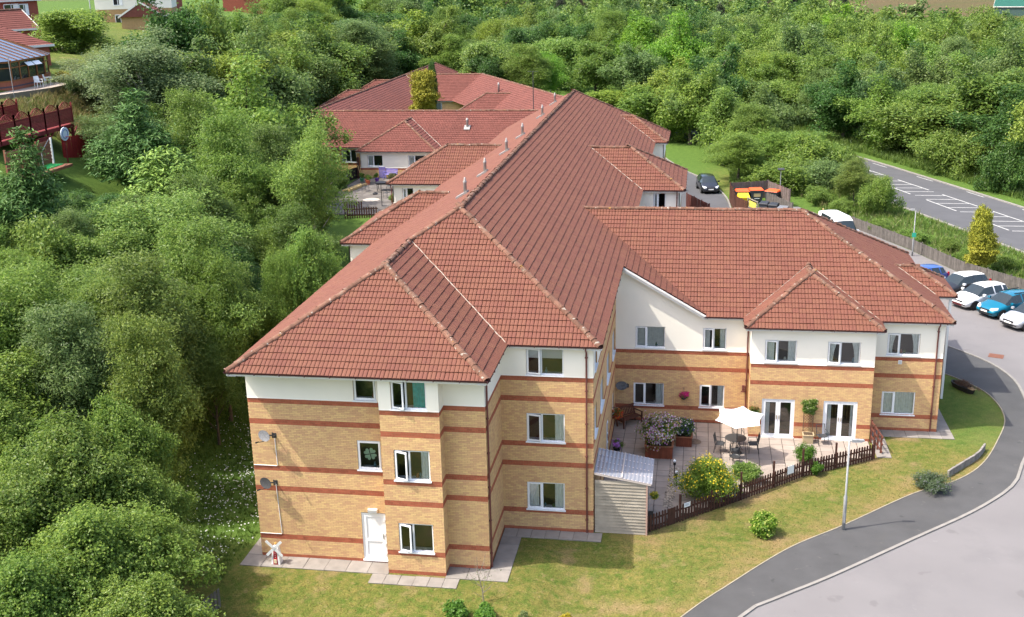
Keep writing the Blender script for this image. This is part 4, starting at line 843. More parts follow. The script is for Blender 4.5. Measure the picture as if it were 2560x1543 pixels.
for lab, ls in grp.items():
    ls.sort(key=lambda t: (t[0] - CLOC.x)**2 + (t[1] - CLOC.y)**2)
    for i, (x, y, H, Rr, k, c) in enumerate(ls):
        tree(k, x, y, H, Rr, c, lab if len(ls) == 1 else f'{ORD[i]} {lab}', group='trees ' + place_of(x, y), name=KIND[k].replace(' ', '_'))
# the wood across the road and round the back: one tree per place, rows thinning with distance
wr = random.Random(11); placed = [(t[0], t[1], t[3]) for t in TREES]
def road_t(x, y):
    v = Vector((x, y, 0)) - RC; s_ = v.dot(DR); return v.dot(NR) + float(np.interp(s_, *zip(*bend)))
def free(x, y, r):
    if abs(road_t(x, y)) < 5 + 5.5 + r*.6: return False
    if -34 < x < 6 + max(0, (114 - y)*.45) + 4 and y < 122 or -34 < x < -14 and y < 143: return False
    if x < 30 and y < 96: return False
    if road_t(x, y) < 0 and x > 22 and y < 78: return False
    if x < -33 and y < 60: return False
    return all((x - a)**2 + (y - b)**2 > (.47*(r + c))**2 for a, b, c in placed)
def in_view(x, y, z):
    d = Vector((x, y, z)) - CLOC; w = d.dot(FWD); 
    if w < 5: return False
    u_, v_ = d.dot(CR)/w*2827.66/1280, d.dot(CU)/w*2827.66/771.5
    return abs(u_) < 1.08 and -1.05 < v_ < 1.2
lim = lambda u: float(np.interp(u, [0, 120, 200, 300, 330, 600, 700, 800, 835, 836], [450, 450, 420, 410, 160, 150, 230, 300, 560, 2000]))
def topx(x, y, z):
    d = Vector((x, y, z)) - CLOC; w = d.dot(FWD); return 1280 + 2827.66*d.dot(CR)/w, 771.5 - 2827.66*d.dot(CU)/w
fill = []
for i in range(4000):
    x, y = wr.uniform(-34, -4.8), wr.uniform(-13, 66); r = wr.uniform(2.3, 3.5)
    if x > -6.6 - r*.35 and y < 15: continue
    if x > -19.5 and y > 43 or x > -6.5 - r*.3 and y > 14 and y < 43: continue
    H = r*wr.uniform(1.9, 2.7); z0 = float(gz(x, y)); u_, v_ = topx(x, y, z0 + H)
    if u_ < -120 or v_ > 1700 or v_ < lim(u_ + r*30) or v_ < lim(u_): continue
    if any((x - a)**2 + (y - b)**2 < (.48*(r + c))**2 for a, b, c in placed): continue
    placed.append((x, y, r)); fill.append((x, y, H, r))
cand = []
for i in range(16000):
    y = 62 + 245*wr.random()**1.15; x = wr.uniform(-130, 170)
    cand.append((y, x))
cand.sort()
wood = []
HOUSES_KEEP = [(-58, 72, 16), (-75, 118, 14), (-52, 90, 10), (-72, 150, 12), (-85, 180, 14)]
for y, x in cand:
    r = wr.uniform(3.6, 5.6)*(1 + max(0, y - 130)*.0018)
    if not in_view(x, y, 6 + float(gz(x, y))): continue
    if any((x - a)**2 + (y - b)**2 < c*c for a, b, c in HOUSES_KEEP): continue
    if not free(x, y, r): continue
    uu, vv_ = topx(x, y, float(gz(x, y)) + r*2)
    if vv_ < np.interp(uu, [0, 100, 110, 260, 270, 335, 336, 590, 591, 690, 691, 1950, 2150, 2560], [75, 75, 55, 55, 70, 70, 0, 0, 42, 42, -60, -60, 26, 40]): continue
    if x < -36 and y < 112 and wr.random() < .55: continue
    H = r*wr.uniform(1.8, 2.5); placed.append((x, y, r)); wood.append((x, y, H, r))
far_wood = [t for t in wood if t[1] > 205][:260]; wood = [t for t in wood if t[1] <= 205]; far_wood += wood[300:]; wood = wood[:300]
FV, FF_, FT = [], [], []
for x, y, H, r in far_wood:
    P_, N_, bl = crown_points(H, r, int(x*31 + y*17) % 9999, 18, 13, 6, zc=.52, zr=.48, spr=.5, rb=.36); V, F = leaf_cloud(P_ + np.array([x, y, float(gz(x, y))]), N_, .85, .6, int(x*7) % 999); FV.append(V); FF_.append(F); FT.append(np.full(len(F), wr.randrange(5)))
if FV:
    fo = link('far_wood', npmesh('far_wood', *cat(FV, FF_), [leafmat('far_leaf%d' % i, COLS[c], .42, .3) for i, c in enumerate(('mid', 'deep', 'grey', 'light', 'mid'))]), kind='stuff'); fo.data.polygons.foreach_set('material_index', np.concatenate(FT).astype(np.int32)); fo.color = (.9, .9, .9, 1); fo['category'] = 'wood'; fo['label'] = 'distant tree tops of the wood below the open field'
pal = ['mid']*7 + ['deep']*3 + ['yellow']*2 + ['grey']*3 + ['light']*3 + ['olive', 'teal', 'bright']
LIST = []   # trees of the wood, labelled by look, row and the landmark below them
for x, y, H, r in wood:
    LIST.append((wr.choice(['broad', 'broad', 'broad', 'willow']), x, y, H, r, wr.choice(pal), 'tree', 'wood_tree'))
for k in range(17):
    LIST.append(('conifer', -30 + k*5.2 + wr.uniform(-2, 2), 250 + wr.uniform(-6, 8), wr.uniform(10, 14), wr.uniform(2.6, 3.6), 'pine' if k % 3 else 'rust', 'pine', 'pine_tree'))
for x, y, H, r in fill: LIST.append((wr.choice(['willow', 'alder', 'willow', 'bush']), x, y, H, r, wr.choice(['mid', 'light', 'olive', 'grey', 'dull', 'mid', 'deep']), 'sapling', 'sapling_tree'))
COLS.update(pine=(.045, .055, .03), rust=(.10, .065, .045)); WORD.update(pine='blackish green', rust='rusty brown')
MARK = [(200, 'the wooden deck'), (330, 'the red fence'), (560, 'the left bank'), (800, 'the side wing trees'), (1000, 'the left rear roof'), (1180, 'the courtyard conifer'), (1330, 'the rear right roof'), (1500, 'the main ridge end'), (1660, 'the small far wing'), (1800, 'the dark saloon'), (1940, 'the bin store'), (2080, 'the white minibus'), (2220, 'the road bend'), (2380, 'the road markings'), (9999, 'the parked cars')]
buckets = {}
for q in LIST:
    u_, v_ = topx(q[1], q[2], float(gz(q[1], q[2])) + q[3]); mk = next(n for a, n in MARK if u_ < a)
    if q[6] == 'sapling': row = 'upper' if v_ < 420 else 'middle' if v_ < 640 else 'lower' if v_ < 900 else 'lowest'; mk = 'left bank near the deck' if u_ < 300 else 'left bank near the roofs' if u_ > 520 else 'middle of the left bank'
    else: row = 'top' if v_ < 40 else 'upper' if v_ < 100 else 'second' if v_ < 150 else 'middle' if v_ < 210 else 'low' if v_ < 280 else 'lowest'
    buckets.setdefault((q[5], q[6], row, mk), []).append((u_, q))
NTH = ['first', 'second', 'third', 'fourth', 'fifth', 'sixth', 'seventh', 'eighth', 'ninth', 'tenth', 'eleventh', 'twelfth', 'thirteenth', 'fourteenth', 'fifteenth', 'sixteenth', 'seventeenth', 'eighteenth']
for (c, kd, row, mk), ls in buckets.items():
    ls.sort(key=lambda a: a[0]); n_ = len(ls)
    for i, (u_, (k, x, y, H, r, c_col, kd_, nm)) in enumerate(ls):
        o_ = '' if n_ == 1 else ['left ', 'right '][i] if n_ == 2 else ['left ', 'middle ', 'right '][i] if n_ == 3 else NTH[min(i, 17)] + ' from left '
        lab = f'{o_}{WORD[c]} sapling in the {row} part, {mk}' if kd == 'sapling' else f'{o_}{WORD[c]} {kd} in {row} row of wood above {mk}'
        tree(k, x, y, H, r, c, lab, group={'tree': 'trees of the wood', 'pine': 'pines at the top of the wood', 'sapling': 'saplings crowded on the left bank'}[kd], name=nm)
# ------------------------------------------------------------ paving round the building
def unit_slab(w, d, h=.05, b=.006):
    m_ = MB(); m_.hexa([(0, 0, -h), (w, 0, -h), (w, d, -h), (0, d, -h), (0, 0, -b), (w, 0, -b), (w, d, -b), (0, d, -b)]); m_.v += [(b, b, 0), (w - b, b, 0), (w - b, d - b, 0), (b, d - b, 0)]
    k = len(m_.v) - 4; m_.f[1] = (k, k + 1, k + 2, k + 3); m_.f += [(4, 5, k + 1, k), (5, 6, k + 2, k + 1), (6, 7, k + 3, k + 2), (7, 4, k, k + 3)]; m_.mi = [0]*len(m_.f); return m_
FPTS = [(15.57, 3.75), (19.58, 7.28), (22.49, 10.04), (26.05, 12.4)]
def fence_y(x): return float(np.interp(x, [p[0] for p in FPTS], [p[1] for p in FPTS]))
patio = link('patio', None, kind='structure')
slab60 = unit_slab(.580, .580).mesh('paving_slab', M['slab'])
flat('patio_bed', [(13.36, 3.6), (15.5, 3.8)] + FPTS[1:] + [(26.05, 14.5), (20.2, 14.5), (20.2, 16.1), (13.36, 16.1)], .012, M['bed'], patio, kind=None)
cut = MB()
for i in range(22):
    for j in range(21):
        x, y = 13.385 + i*.603, 3.95 + j*.603
        if y + .6 > 16.11 or (y + .6 > 14.5 and x + .6 > 20.2): 
            if y > 16.0 or (y > 14.4 and x > 20.1): continue
        fy = fence_y(x + .6) if x + .6 > 15.57 else 3.75
        fy2 = fence_y(x) if x > 15.57 else 3.75
        if x > 26.0 or y + .45 < fy2: continue
        if 13.3 < x < 15.6 and y < 5.6: continue
        if y < fy:   # cut slab along the fence
            continue
        o = link('paving_slab', slab60, patio); o.location = (x + rng.uniform(-.004, .004), y + rng.uniform(-.004, .004), .030 + rng.uniform(-.004, .004)); o.rotation_euler = (rng.uniform(-.004, .004), rng.uniform(-.004, .004), rng.uniform(-.006, .006))
def slabs(name, rects, label=None, m='slabgrey'):
    root = link(name, None, kind='structure'); cache = {}
    for x0, x1, y0, y1, nx, ny in rects:
        w, d = (x1 - x0)/nx, (y1 - y0)/ny; key = (round(w, 3), round(d, 3))
        if key not in cache: cache[key] = unit_slab(w - .012, d - .012).mesh('paving_slab', M[m])
        flat('slab_bed', [(x0, y0), (x1, y0), (x1, y1), (x0, y1)], .018, M['bed'], root, kind=None)
        for i in range(nx):
            for j in range(ny):
                o = link('paving_slab', cache[key], root); o.location = (x0 + i*w + .006, y0 + j*d + .006, .034 + rng.uniform(-.006, .006)); o.rotation_euler = (rng.uniform(-.006, .006), rng.uniform(-.006, .006), rng.uniform(-.008, .008))
slabs('front_path', [(-.66, BL, -.9, -.012, 7, 1), (4.95, 8.5, -1.62, -.915, 6, 1), (BR, 10.4, -.9, -.012, 3, 1), (9.57, 10.4, .0, 2.75, 1, 4), (9.57, 13.75, 2.76, 3.48, 7, 1), (-.66, -.03, 0, 2.4, 1, 3)])
slabs('east_path', [(26.3, 30.3, 15.2, 16.06, 7, 1), (29.62, 30.3, 16.1, 20.5, 1, 6)])
slabs('fence_end_path', [(26.2, 26.9, 12.6, 15.0, 1, 4)])
MB().lathe([(.33, 0), (.33, .012), (.30, .018), (.27, .012), (0.01, .014)], 24, (17.53, 13.5, .03)).build('manhole_cover', mat('rusty_iron', (.20, .15, .11), .8, var=.3, vscale=9), patio)
# gravel strip beside the fence, with pebbles
gv = MB(); gr = random.Random(3)
for i in range(420):
    t = gr.random(); x = lerp(16.45, 16.62, t) + gr.uniform(-.22, .16); y = lerp(6.2, 10.3, t); s_ = gr.uniform(.03, .075); n0 = len(gv.v)
    gv.lathe([(s_*.6, 0), (s_, s_*.4), (s_*.5, s_*.75)], 5, (x, y, .03))
tag(gv.build('pebbles', mat('pebble', (.36, .30, .24), .9, island=.4), kind='stuff'), 'strip of mixed pebbles beside the patio slabs', 'pebbles')

# ------------------------------------------------------------ things fixed to the walls
def dish(x, y, z, az, tilt, label, col, facing=(0, -1), size=.31):
    t = thing('satellite_dish', label, 'satellite dish', (x, y, z), 0, 'satellite dishes on the walls'); nx, ny = facing; nn = Vector((nx, ny, 0))
    br = MB(); br.obox((0, 0, 0), (abs(ny), abs(nx), 0), nn, (0, 0, 1), .07, .012, .1); br.bar(nn*.01, nn*.22, .035); br.bar(nn*.22 - Vector((0, 0, .02)), nn*.22 + Vector((0, 0, .22)), .035); br.build('bracket', M['steel'], t)
    ctr = nn*.30 + Vector((-.30, 0, .10)); aim = Vector((math.sin(az)*math.cos(tilt), -math.cos(az)*math.cos(tilt), math.sin(tilt))); sx = aim.cross(Vector((0, 0, 1))).normalized(); sy = sx.cross(aim)
    n_, rr = 20, 5; vv = [ctr]; fs = []
    for i in range(1, rr + 1):
        r = size*i/rr
        for j in range(n_): a = 2*math.pi*j/n_; vv.append(ctr + sx*math.cos(a)*r*1.0 + sy*math.sin(a)*r*.74 + aim*(.32*r*r))
    for j in range(n_): fs.append((0, 1 + j, 1 + (j + 1) % n_))
    for i in range(rr - 1):
        for j in range(n_): a, b = 1 + i*n_ + j, 1 + i*n_ + (j + 1) % n_; fs.append((a, a + n_, b + n_, b))
    vv2 = [v - aim*.014 for v in vv]; k = len(vv); m_ = MB(); m_.add(vv, fs); m_.add(vv2, [tuple(reversed(f)) for f in fs])
    e0 = 1 + (rr - 1)*n_; m_.f += [(e0 + j, k + e0 + j, k + e0 + (j + 1) % n_, e0 + (j + 1) % n_) for j in range(n_)]; m_.mi = [0]*len(m_.f)
    m_.build('reflector', mat('dish_' + str(int(col*100)), (col, col, col*1.03), .6, var=.25, vscale=14), t)
    foc = ctr + aim*.42 - sy*size*.55; arm = MB(); arm.bar(ctr - sy*size*.72 + aim*.03, foc, .022); arm.bar(nn*.22 + Vector((0, 0, .1)), ctr - aim*.01, .04); arm.build('feed_arm', M['steel'], t)
    h = MB(); h.tube([foc + aim*.05, foc - aim*.10], [.035, .022], 10); h.build('receiver_head', M['black'], t); return t
dish(.98, -.012, 5.42, -.42, .10, 'light grey satellite dish, upper of the two on the front wall', .20)
dish(.86, -.012, 3.36, -.42, .10, 'dark grey satellite dish, lower of the two on the front wall', .06)
dish(14.0, E_ - .012, 1.9, .2, .4, 'dark satellite dish on the courtyard wall above the wooden bench', .10)
for pts, lab in (([(.86, 0, 3.3), (.93, 0, 1.10), (.90, 0, 1.06), (-.0, 0, 1.06)], 'thin white cable pipe from the lower dish to the corner'), ([(.98, 0, 5.3), (1.0, 0, 4.14), (.97, 0, 4.11), (0, 0, 4.11)], 'thin white cable pipe from the upper dish to the corner')):
    tag(MB().tube([(a, -.028, c) for a, b, c in pts], .014, 6).build('cable_pipe', M['white']), lab, 'pipe', 'cable pipes')
t = thing('wall_light', 'small white bulkhead light above the white front door', 'lamp', (4.84, -.012, 2.36)); m_ = MB(); m_.hexa([(-.20, 0, -.07), (.20, 0, -.07), (.20, -.1, -.05), (-.20, -.1, -.05), (-.20, 0, .07), (.20, 0, .07), (.17, -.13, .06), (-.17, -.13, .06)]); m_.build('housing', M['upvc'], t); MB().box(-.17, .17, -.09, -.01, -.085, -.068).build('diffuser', M['white'], t)
t = thing('wall_box', 'small brown box with pipe on the courtyard corner beside the downpipe', 'box', (19.93, E_ - .012, 1.95)); MB().box(-.07, .07, -.12, 0, -.05, .22).build('casing', M['pipe'], t); MB().bar((-.12, -.1, -.1), (.12, -.1, -.1), .05).build('bracket', M['pipe'], t)
t = thing('wall_vent', 'small square white vent below the end window of the east wing', 'vent', (27.55, E_ - .012, 3.68)); MB().box(-.09, .09, -.03, 0, -.1, .1).build('frame', M['white'], t)
for i in range(4): MB().bar((-.07, -.035, -.065 + i*.043), (.07, -.035, -.065 + i*.043), .012).build('slat', M['metal'], t)
# shamrock in the middle window, as on the glass
t = thing('shamrock_sticker', 'pale green four leaf clover sticker inside the middle window', 'sticker', (4.86, .055, 4.78)); gm = mat('pale_green_vinyl', (.55, .74, .52), .7)
for k in range(4):
    a = math.pi/4 + k*math.pi/2 + .2; m_ = MB(); pts = []
    for j in range(18):
        q = 2*math.pi*j/18; hx = .0085*16*math.sin(q)**3; hy = .0085*(13*math.cos(q) - 5*math.cos(2*q) - 2*math.cos(3*q) - math.cos(4*q)) + .155
        pts.append((hx*math.cos(a) - hy*math.sin(a), hx*math.sin(a) + hy*math.cos(a)))
    n_ = len(pts); m_.add([(x, 0, y) for x, y in pts] + [(x, .004, y) for x, y in pts], [tuple(range(n_)), tuple(reversed(range(n_, 2*n_)))] + [(i, n_ + i, n_ + (i + 1) % n_, (i + 1) % n_) for i in range(n_)]); m_.build('leaf', gm, t)
# little windmill ornament
t = thing('garden_windmill', 'red and white toy windmill ornament standing by the front corner', 'ornament', (.82, -.55, .034)); wr_ = mat('red_paint', (.42, .02, .03), .5); 
def taper(w0, d0, w1, d1, h, x0=0): return [(-w0 + x0, -d0, 0), (w0 + x0, -d0, 0), (w0 + x0, d0, 0), (-w0 + x0, d0, 0), (-w1 + x0, -d1, h), (w1 + x0, -d1, h), (w1 + x0, d1, h), (-w1 + x0, d1, h)]
MB().hexa(taper(.19, .16, .12, .10, .70)).build('tower', M['white'], t); m_ = MB(); m_.hexa([(-.10, -.168, .0), (.10, -.168, .0), (.10, -.15, 0), (-.10, -.15, 0), (-.065, -.112, .66), (.065, -.112, .66), (.065, -.1, .66), (-.065, -.1, .66)]); m_.build('front_panel', wr_, t)
MB().box(-.055, .055, -.180, -.155, .06, .22).build('door', mat('cream_paint', (.75, .62, .40), .6), t)
for k in range(4): MB().box(-.012, .012, -.150 + k*.009, -.125 + k*.009, .3 + k*.08, .33 + k*.08).build('window', M['white'], t)
MB().lathe([(.13, 0), (.10, .06), (.02, .12)], 12, (0, 0, .70)).build('cap', M['white'], t); MB().lathe([(.02, 0), (.05, .03), (.05, .07), (.01, .1)], 12, (0, 0, .82)).build('finial', mat('orange_knob', (.65, .35, .08), .5), t)
for k in range(4):
    a = math.pi/4 + k*math.pi/2; d = Vector((math.cos(a), 0, math.sin(a))); s2 = Vector((-d.z, 0, d.x)); MB().obox(Vector((0, -.19, .74)) + d*.24, d, s2, (0, 1, 0), .22, .055, .008).build('sail', M['white'], t)
MB().tube([(0, -.10, .74), (0, -.21, .74)], .02, 8).build('axle', M['white'], t)

# ------------------------------------------------------------ lean-to, fence and patio things
wood = mat('weathered_shiplap', (.33, .285, .225), .9, island=.10, var=.14, vscale=3, bump=.3, bscale=30); darkwood = mat('dark_brown_stain', (.060, .024, .016), .8, island=.2, var=.15, vscale=5, bump=.3, bscale=25)
t = thing('lean_to_shed', 'timber lean-to with boarded end and clear corrugated roof against the brick corner', 'shed', (13.4, 3.6, 0))
for k in range(17):
    z0_, z1_ = .02 + k*.142, .02 + (k + 1)*.142 - .006; zt0 = min(z1_, 2.52); 
    MB().hexa([(0.02, -.045, z0_), (2.16, -.045, z0_), (2.16, .004, z0_), (.02, .004, z0_), (.02, -.004, z1_ + .004), (2.16, -.004, z1_ + .004), (2.16, .01, z1_), (.02, .01, z1_)]).build('board', wood, t)
for k in range(17): MB().hexa([(2.162, .02, .02 + k*.142), (2.184, .02, .02 + k*.142), (2.184, 2.2, .02 + k*.142), (2.162, 2.2, .02 + k*.142), (2.162, .02, .155 + k*.142), (2.172, .02, .155 + k*.142), (2.172, 2.2, .155 + k*.142), (2.162, 2.2, .155 + k*.142)]).build('board', darkwood if k < 0 else wood, t) if k < 16 else None
MB().bar((2.19, -.02, 0), (2.19, -.02, 2.38), .07).build('corner_post', mat('pinkish_timber', (.42, .27, .22), .85), t)
poly = glassmat('clear_polycarbonate', (.62, .64, .76), .25, opac=.27, base=.06)
def zroof(x, y): return 2.80 - .17*x - .0*y
n_ = 60; vv = []; 
for j, y in enumerate((-.09, 2.24)):
    for i in range(n_ + 1): x = -.02 + 2.42*i/n_; vv.append((x, y, zroof(x, y) + .012*math.sin(i*1.57) + (.10 if j else 0)))
MB().add(vv, [(i, i + 1, n_ + 2 + i, n_ + 1 + i) for i in range(n_)]).build('corrugated_roof', poly, t)
paler = mat('rafter_timber', (.55, .47, .42), .8)
for yy, dz in ((-.05, 0), (.52, .025), (1.08, .05), (1.65, .075), (2.2, .1)): MB().bar((0, yy, zroof(0, 0) - .05 + dz), (2.36, yy, zroof(2.36, 0) - .05 + dz), .06, .09).build('purlin', paler, t)
MB().bar((1.15, -.07, zroof(1.15, 0) + .03), (1.15, 2.22, zroof(1.15, 0) + .13), .05, .02).build('joint_strip', paler, t)
# picket fence
pk = MB(); pk.v = []; w2 = .047
prof = [(-w2, 0), (w2, 0), (w2, .74), (w2*.7, .785), (w2*.3, .805), (-w2*.3, .805), (-w2*.7, .785), (-w2, .74)]; n_ = len(prof)
pk.add([(x, -.011, z) for x, z in prof] + [(x, .011, z) for x, z in prof], [tuple(range(n_)), tuple(reversed(range(n_, 2*n_)))] + [(i, n_ + i, n_ + (i + 1) % n_, (i + 1) % n_) for i in range(n_)])
picket = pk.mesh('picket', darkwood)
FENCE = thing('picket_fence', 'dark brown picket fence round the patio above the lawn', 'fence', (0, 0, 0)); pf = random.Random(5)
for a, b in zip(FPTS, FPTS[1:]):
    A, B = Vector((*a, 0)), Vector((*b, 0)); d = (B - A).normalized(); L = (B - A).length; ang = math.atan2(d.y, d.x); nn = Vector((d.y, -d.x, 0)); k = 0; s_ = .05
    while s_ < L - .02:
        p = A + d*s_; o = link('picket', picket, FENCE); o.location = (p.x + nn.x*.03, p.y + nn.y*.03, max(float(gz(p.x, p.y)), -.05) + .02 + pf.uniform(-.012, .012)); o.rotation_euler = (pf.uniform(-.02, .02), pf.uniform(-.02, .02), ang + pf.uniform(-.03, .03)); s_ += .162
    for z in (.2, .58): MB().bar(A + Vector((0, 0, z)), B + Vector((0, 0, z)), .035, .07).build('rail', darkwood, FENCE)
for x, h in ((15.60, .98), (16.95, 1.25), (18.3, .95), (19.6, 1.35), (21.1, 1.3), (22.5, 1.38), (24.1, 1.3), (26.03, 1.0)):
    y = fence_y(x); MB().hexa([(x - .045, y + .02, -.1), (x + .045, y + .02, -.1), (x + .045, y + .11, -.1), (x - .045, y + .11, -.1), (x - .045, y + .02, h), (x + .045, y + .02, h), (x + .045, y + .11, h), (x - .045, y + .11, h)]).build('post', darkwood, FENCE)
gm_ = MB(); gx, gy = 16.95, fence_y(16.95)
dgf = math.atan2(3.53, 4.01)
MB().obox((16.62, fence_y(16.62) - .05, .42), (math.cos(dgf), math.sin(dgf), 0), (-math.sin(dgf), math.cos(dgf), 0), (0, 0, 1), .2, .012, .38).build('gate_panel', darkwood, FENCE)
RAIL = thing('timber_gate', 'short brown timber gate standing open by the corner of the east bay', 'gate', (26.12, 14.42, 0)); rd = mat('reddish_timber', (.13, .045, .030), .8, var=.2, vscale=6)
for k in range(4): MB().bar((.02 + k*.10, -.08 - k*.42, 0), (.02 + k*.10, -.08 - k*.42, 1.25 - k*.10), .09, .03).build('post', rd, RAIL)
for z in (.35, .75, 1.1): MB().bar((0, 0, z + .05), (.36, -1.5, z - .2), .03, .09).build('rail', rd, RAIL)
def sign(x, w, h, z, lab, lines=3):
    y = fence_y(x) - .045; ang = math.atan2(fence_y(x + .1) - fence_y(x), .1); t = thing('fence_sign', lab, 'sign', (x, y, z), ang, 'white signs on the picket fence'); MB().box(-w/2, w/2, -.012, 0, -h/2, h/2).build('board', M['white'], t)
    if lines:
        for k in range(lines): MB().box(-w*.38, w*(.36 - .1*(k % 2)), -.016, -.0125, h*(.28 - .24*k), h*(.36 - .24*k)).build('print_line', mat('sign_print', (.12, .16, .25), .8), t)
sign(21.9, .42, .40, .62, 'blank white sign on the fence near the ball shaped bush', 0); sign(17.25, .34, .20, .72, 'small printed white sign on the fence left of the yellow bush', 3)

# planters
plk = mat('red_cedar_boards', (.19, .052, .025), .75, island=.16, var=.15, vscale=5)
def planter(x, y, w, d, h, rz, lab, n=10):
    t = thing('timber_planter', lab, 'planter', (x, y, .03), rz, 'timber planters on the patio'); bw = w/n
    for k in range(n):
        for yy in (-d/2, d/2): MB().box(-w/2 + k*bw + .003, -w/2 + (k + 1)*bw - .003, yy - .012, yy + .012, 0, h).build('board', plk, t)
    m2 = int(n*d/w); bd_ = d/m2
    for k in range(m2):
        for xx in (-w/2, w/2): MB().box(xx - .012, xx + .012, -d/2 + k*bd_ + .003, -d/2 + (k + 1)*bd_ - .003, 0, h).build('board', plk, t)
    c = MB(); f_ = .05; c.box(-w/2 - f_, w/2 + f_, -d/2 - f_, -d/2 + f_, h, h + .03); c.box(-w/2 - f_, w/2 + f_, d/2 - f_, d/2 + f_, h, h + .03); c.box(-w/2 - f_, -w/2 + f_, -d/2 + f_, d/2 - f_, h, h + .03); c.box(w/2 - f_, w/2 + f_, -d/2 + f_, d/2 - f_, h, h + .03); c.build('capping', mat('planter_cap', (.30, .12, .06), .7), t)
    MB().box(-w/2 + .013, w/2 - .013, -d/2 + .013, d/2 - .013, .02, h - .06).build('soil', M['soil'], t); return t
planter(15.82, 11.95, 1.30, 1.35, .62, 0, 'large red timber planter overflowing with pink and white flowers'); planter(17.0, 13.35, .75, 1.1, .5, 0, 'smaller red timber planter behind the large one', 7)
def flowerbed(name, label, cat_, x, y, z, Rr, H, col, fcols, nf, seed, group=None, fsize=.06, squash=1.0, stems=True, leafsize=.085, dens=28):
    """shrub or planting: foliage, stems and separate blossoms"""
    t = thing(name, label, cat_, (x, y, z), 0, group); g_ = np.random.default_rng(seed)
    P_, N_, bl = crown_points(H, Rr, seed, 21, dens, 12, shape='ball', zc=.48, zr=.5, rb=.4, spr=.07*Rr/.8)
    P_[:, 1] *= squash
    V, F = leaf_cloud(P_, N_, leafsize, .5, seed); c = link('foliage', npmesh('foliage', V, F, M['leaf']), t); b_ = COLS[col] if isinstance(col, str) else col; c.color = (*b_, 1)
    if stems: trunk_mb(H, bl, .03, seed, 10).build('stems', M['bark'], t)
    for fc in fcols:
        n_ = nf//len(fcols); d = P_ - np.array([0, 0, H*.45]); out = np.linalg.norm(d/np.array([Rr, Rr*squash, H*.5]), axis=1); idx = g_.choice(np.where(out > np.quantile(out, .55))[0], n_)
        Pf = P_[idx]*1.03 + g_.normal(size=(n_, 3))*.02; Nf = d[idx] + np.array([0, -.3, .6])
        o_ = []
        V1, F1 = leaf_cloud(Pf, Nf, fsize, .9, seed + 1); V2, F2 = leaf_cloud(Pf + .01*Nf/np.linalg.norm(Nf, axis=1, keepdims=True), Nf, fsize, .9, seed + 2)
        o = link('blossom', npmesh('blossom', np.concatenate([V1, V2]), np.concatenate([F1, F2 + len(V1)]), M['flower']), t, kind='stuff'); o.color = (*fc, 1)
    return t
flowerbed('flowering_plants', 'tall pink and white flowers spilling out of the large planter', 'flowers', 15.85, 12.05, .58, 1.1, 1.25, 'mid', [(.52, .22, .42), (.70, .62, .62), (.62, .42, .55), (.5, .36, .10)], 1300, 21, 'planter flowers', .075)
flowerbed('flowering_plants', 'green plants with white spikes and purple blooms in the smaller planter', 'flowers', 17.0, 13.35, .45, .62, .95, 'teal', [(.72, .68, .66), (.16, .08, .36)], 260, 22, 'planter flowers', .07)
flowerbed('yellow_flower_bush', 'rounded bush covered in yellow flowers behind the picket fence', 'bush', 18.05, 7.1, .0, 1.34, 1.95, (.17, .27, .03), [(.80, .60, .03), (.72, .55, .04)], 800, 23, None, .07, dens=85)
flowerbed('patio_shrub', 'light green shrub beside the yellow flower bush inside the fence', 'shrub', 19.95, 9.35, .0, .66, .85, 'light', [], 0, 24)
flowerbed('ball_shrub', 'ball shaped bright green bush at the fence in front of the trellis', 'shrub', 22.75, 11.6, .0, .55, .98, (.09, .20, .02), [], 0, 25, leafsize=.06)
flowerbed('ball_shrub_offshoot', 'small bright green shoots poking through the fence below the ball bush', 'shrub', 23.1, 10.35, .0, .36, .6, (.09, .20, .02), [], 0, 26, leafsize=.06)
flowerbed('variegated_shrub', 'round lime and yellow variegated shrub alone on the front lawn', 'shrub', 20.42, 4.2, -.02, .58, .95, (.17, .30, .03), [(.42, .45, .10)], 220, 27, None, .07, leafsize=.085, dens=40)
flowerbed('lavender_bush', 'low grey green lavender bush beside the curved footpath', 'bush', 28.2, 9.35, 0, .80, .75, (.11, .16, .075), [(.16, .17, .16)], 160, 28, None, .05, leafsize=.07)
flowerbed('low_shrub', 'green upright shrub at the bottom edge left of the bare sapling', 'shrub', 8.85, -3.35, -.28, .42, .8, (.13, .27, .04), [], 0, 29, 'shrubs at the bottom of the lawn'); flowerbed('low_shrub', 'green upright shrub at the bottom edge below the bare sapling', 'shrub', 9.95, -3.4, -.28, .42, .75, (.13, .27, .04), [], 0, 30, 'shrubs at the bottom of the lawn')
flowerbed('low_shrub', 'yellow leaved shrub at the bottom edge of the lawn', 'shrub', 12.9, -3.1, -.6, .34, .8, (.42, .36, .03), [], 0, 31, 'shrubs at the bottom of the lawn'); flowerbed('low_shrub', 'tiny pale shrub at the bottom edge between the green and yellow ones', 'shrub', 11.35, -3.2, -.28, .18, .55, (.22, .28, .10), [], 0, 32, 'shrubs at the bottom of the lawn')
t = thing('bare_sapling', 'thin bare sapling with a few leaves on the front lawn', 'sapling', (9.72, -2.35, float(gz(9.72, -2.35)))); m_ = MB(); sr = random.Random(8); m_.tube([(0, 0, 0), (-.05, .05, .5), (-.18, .0, 1.15), (-.22, .05, 1.9)], [.025, .02, .013, .005], 6)
for k in range(11):
    z0_ = sr.uniform(.15, 1.2); a = sr.uniform(0, 6.28); L = sr.uniform(.3, .8); m_.tube([(-.1*z0_, 0, z0_), (-.1*z0_ + math.cos(a)*L*.6, math.sin(a)*L*.6, z0_ + L*.5), (-.1*z0_ + math.cos(a)*L, math.sin(a)*L, z0_ + L)], [.011, .007, .003], 5)
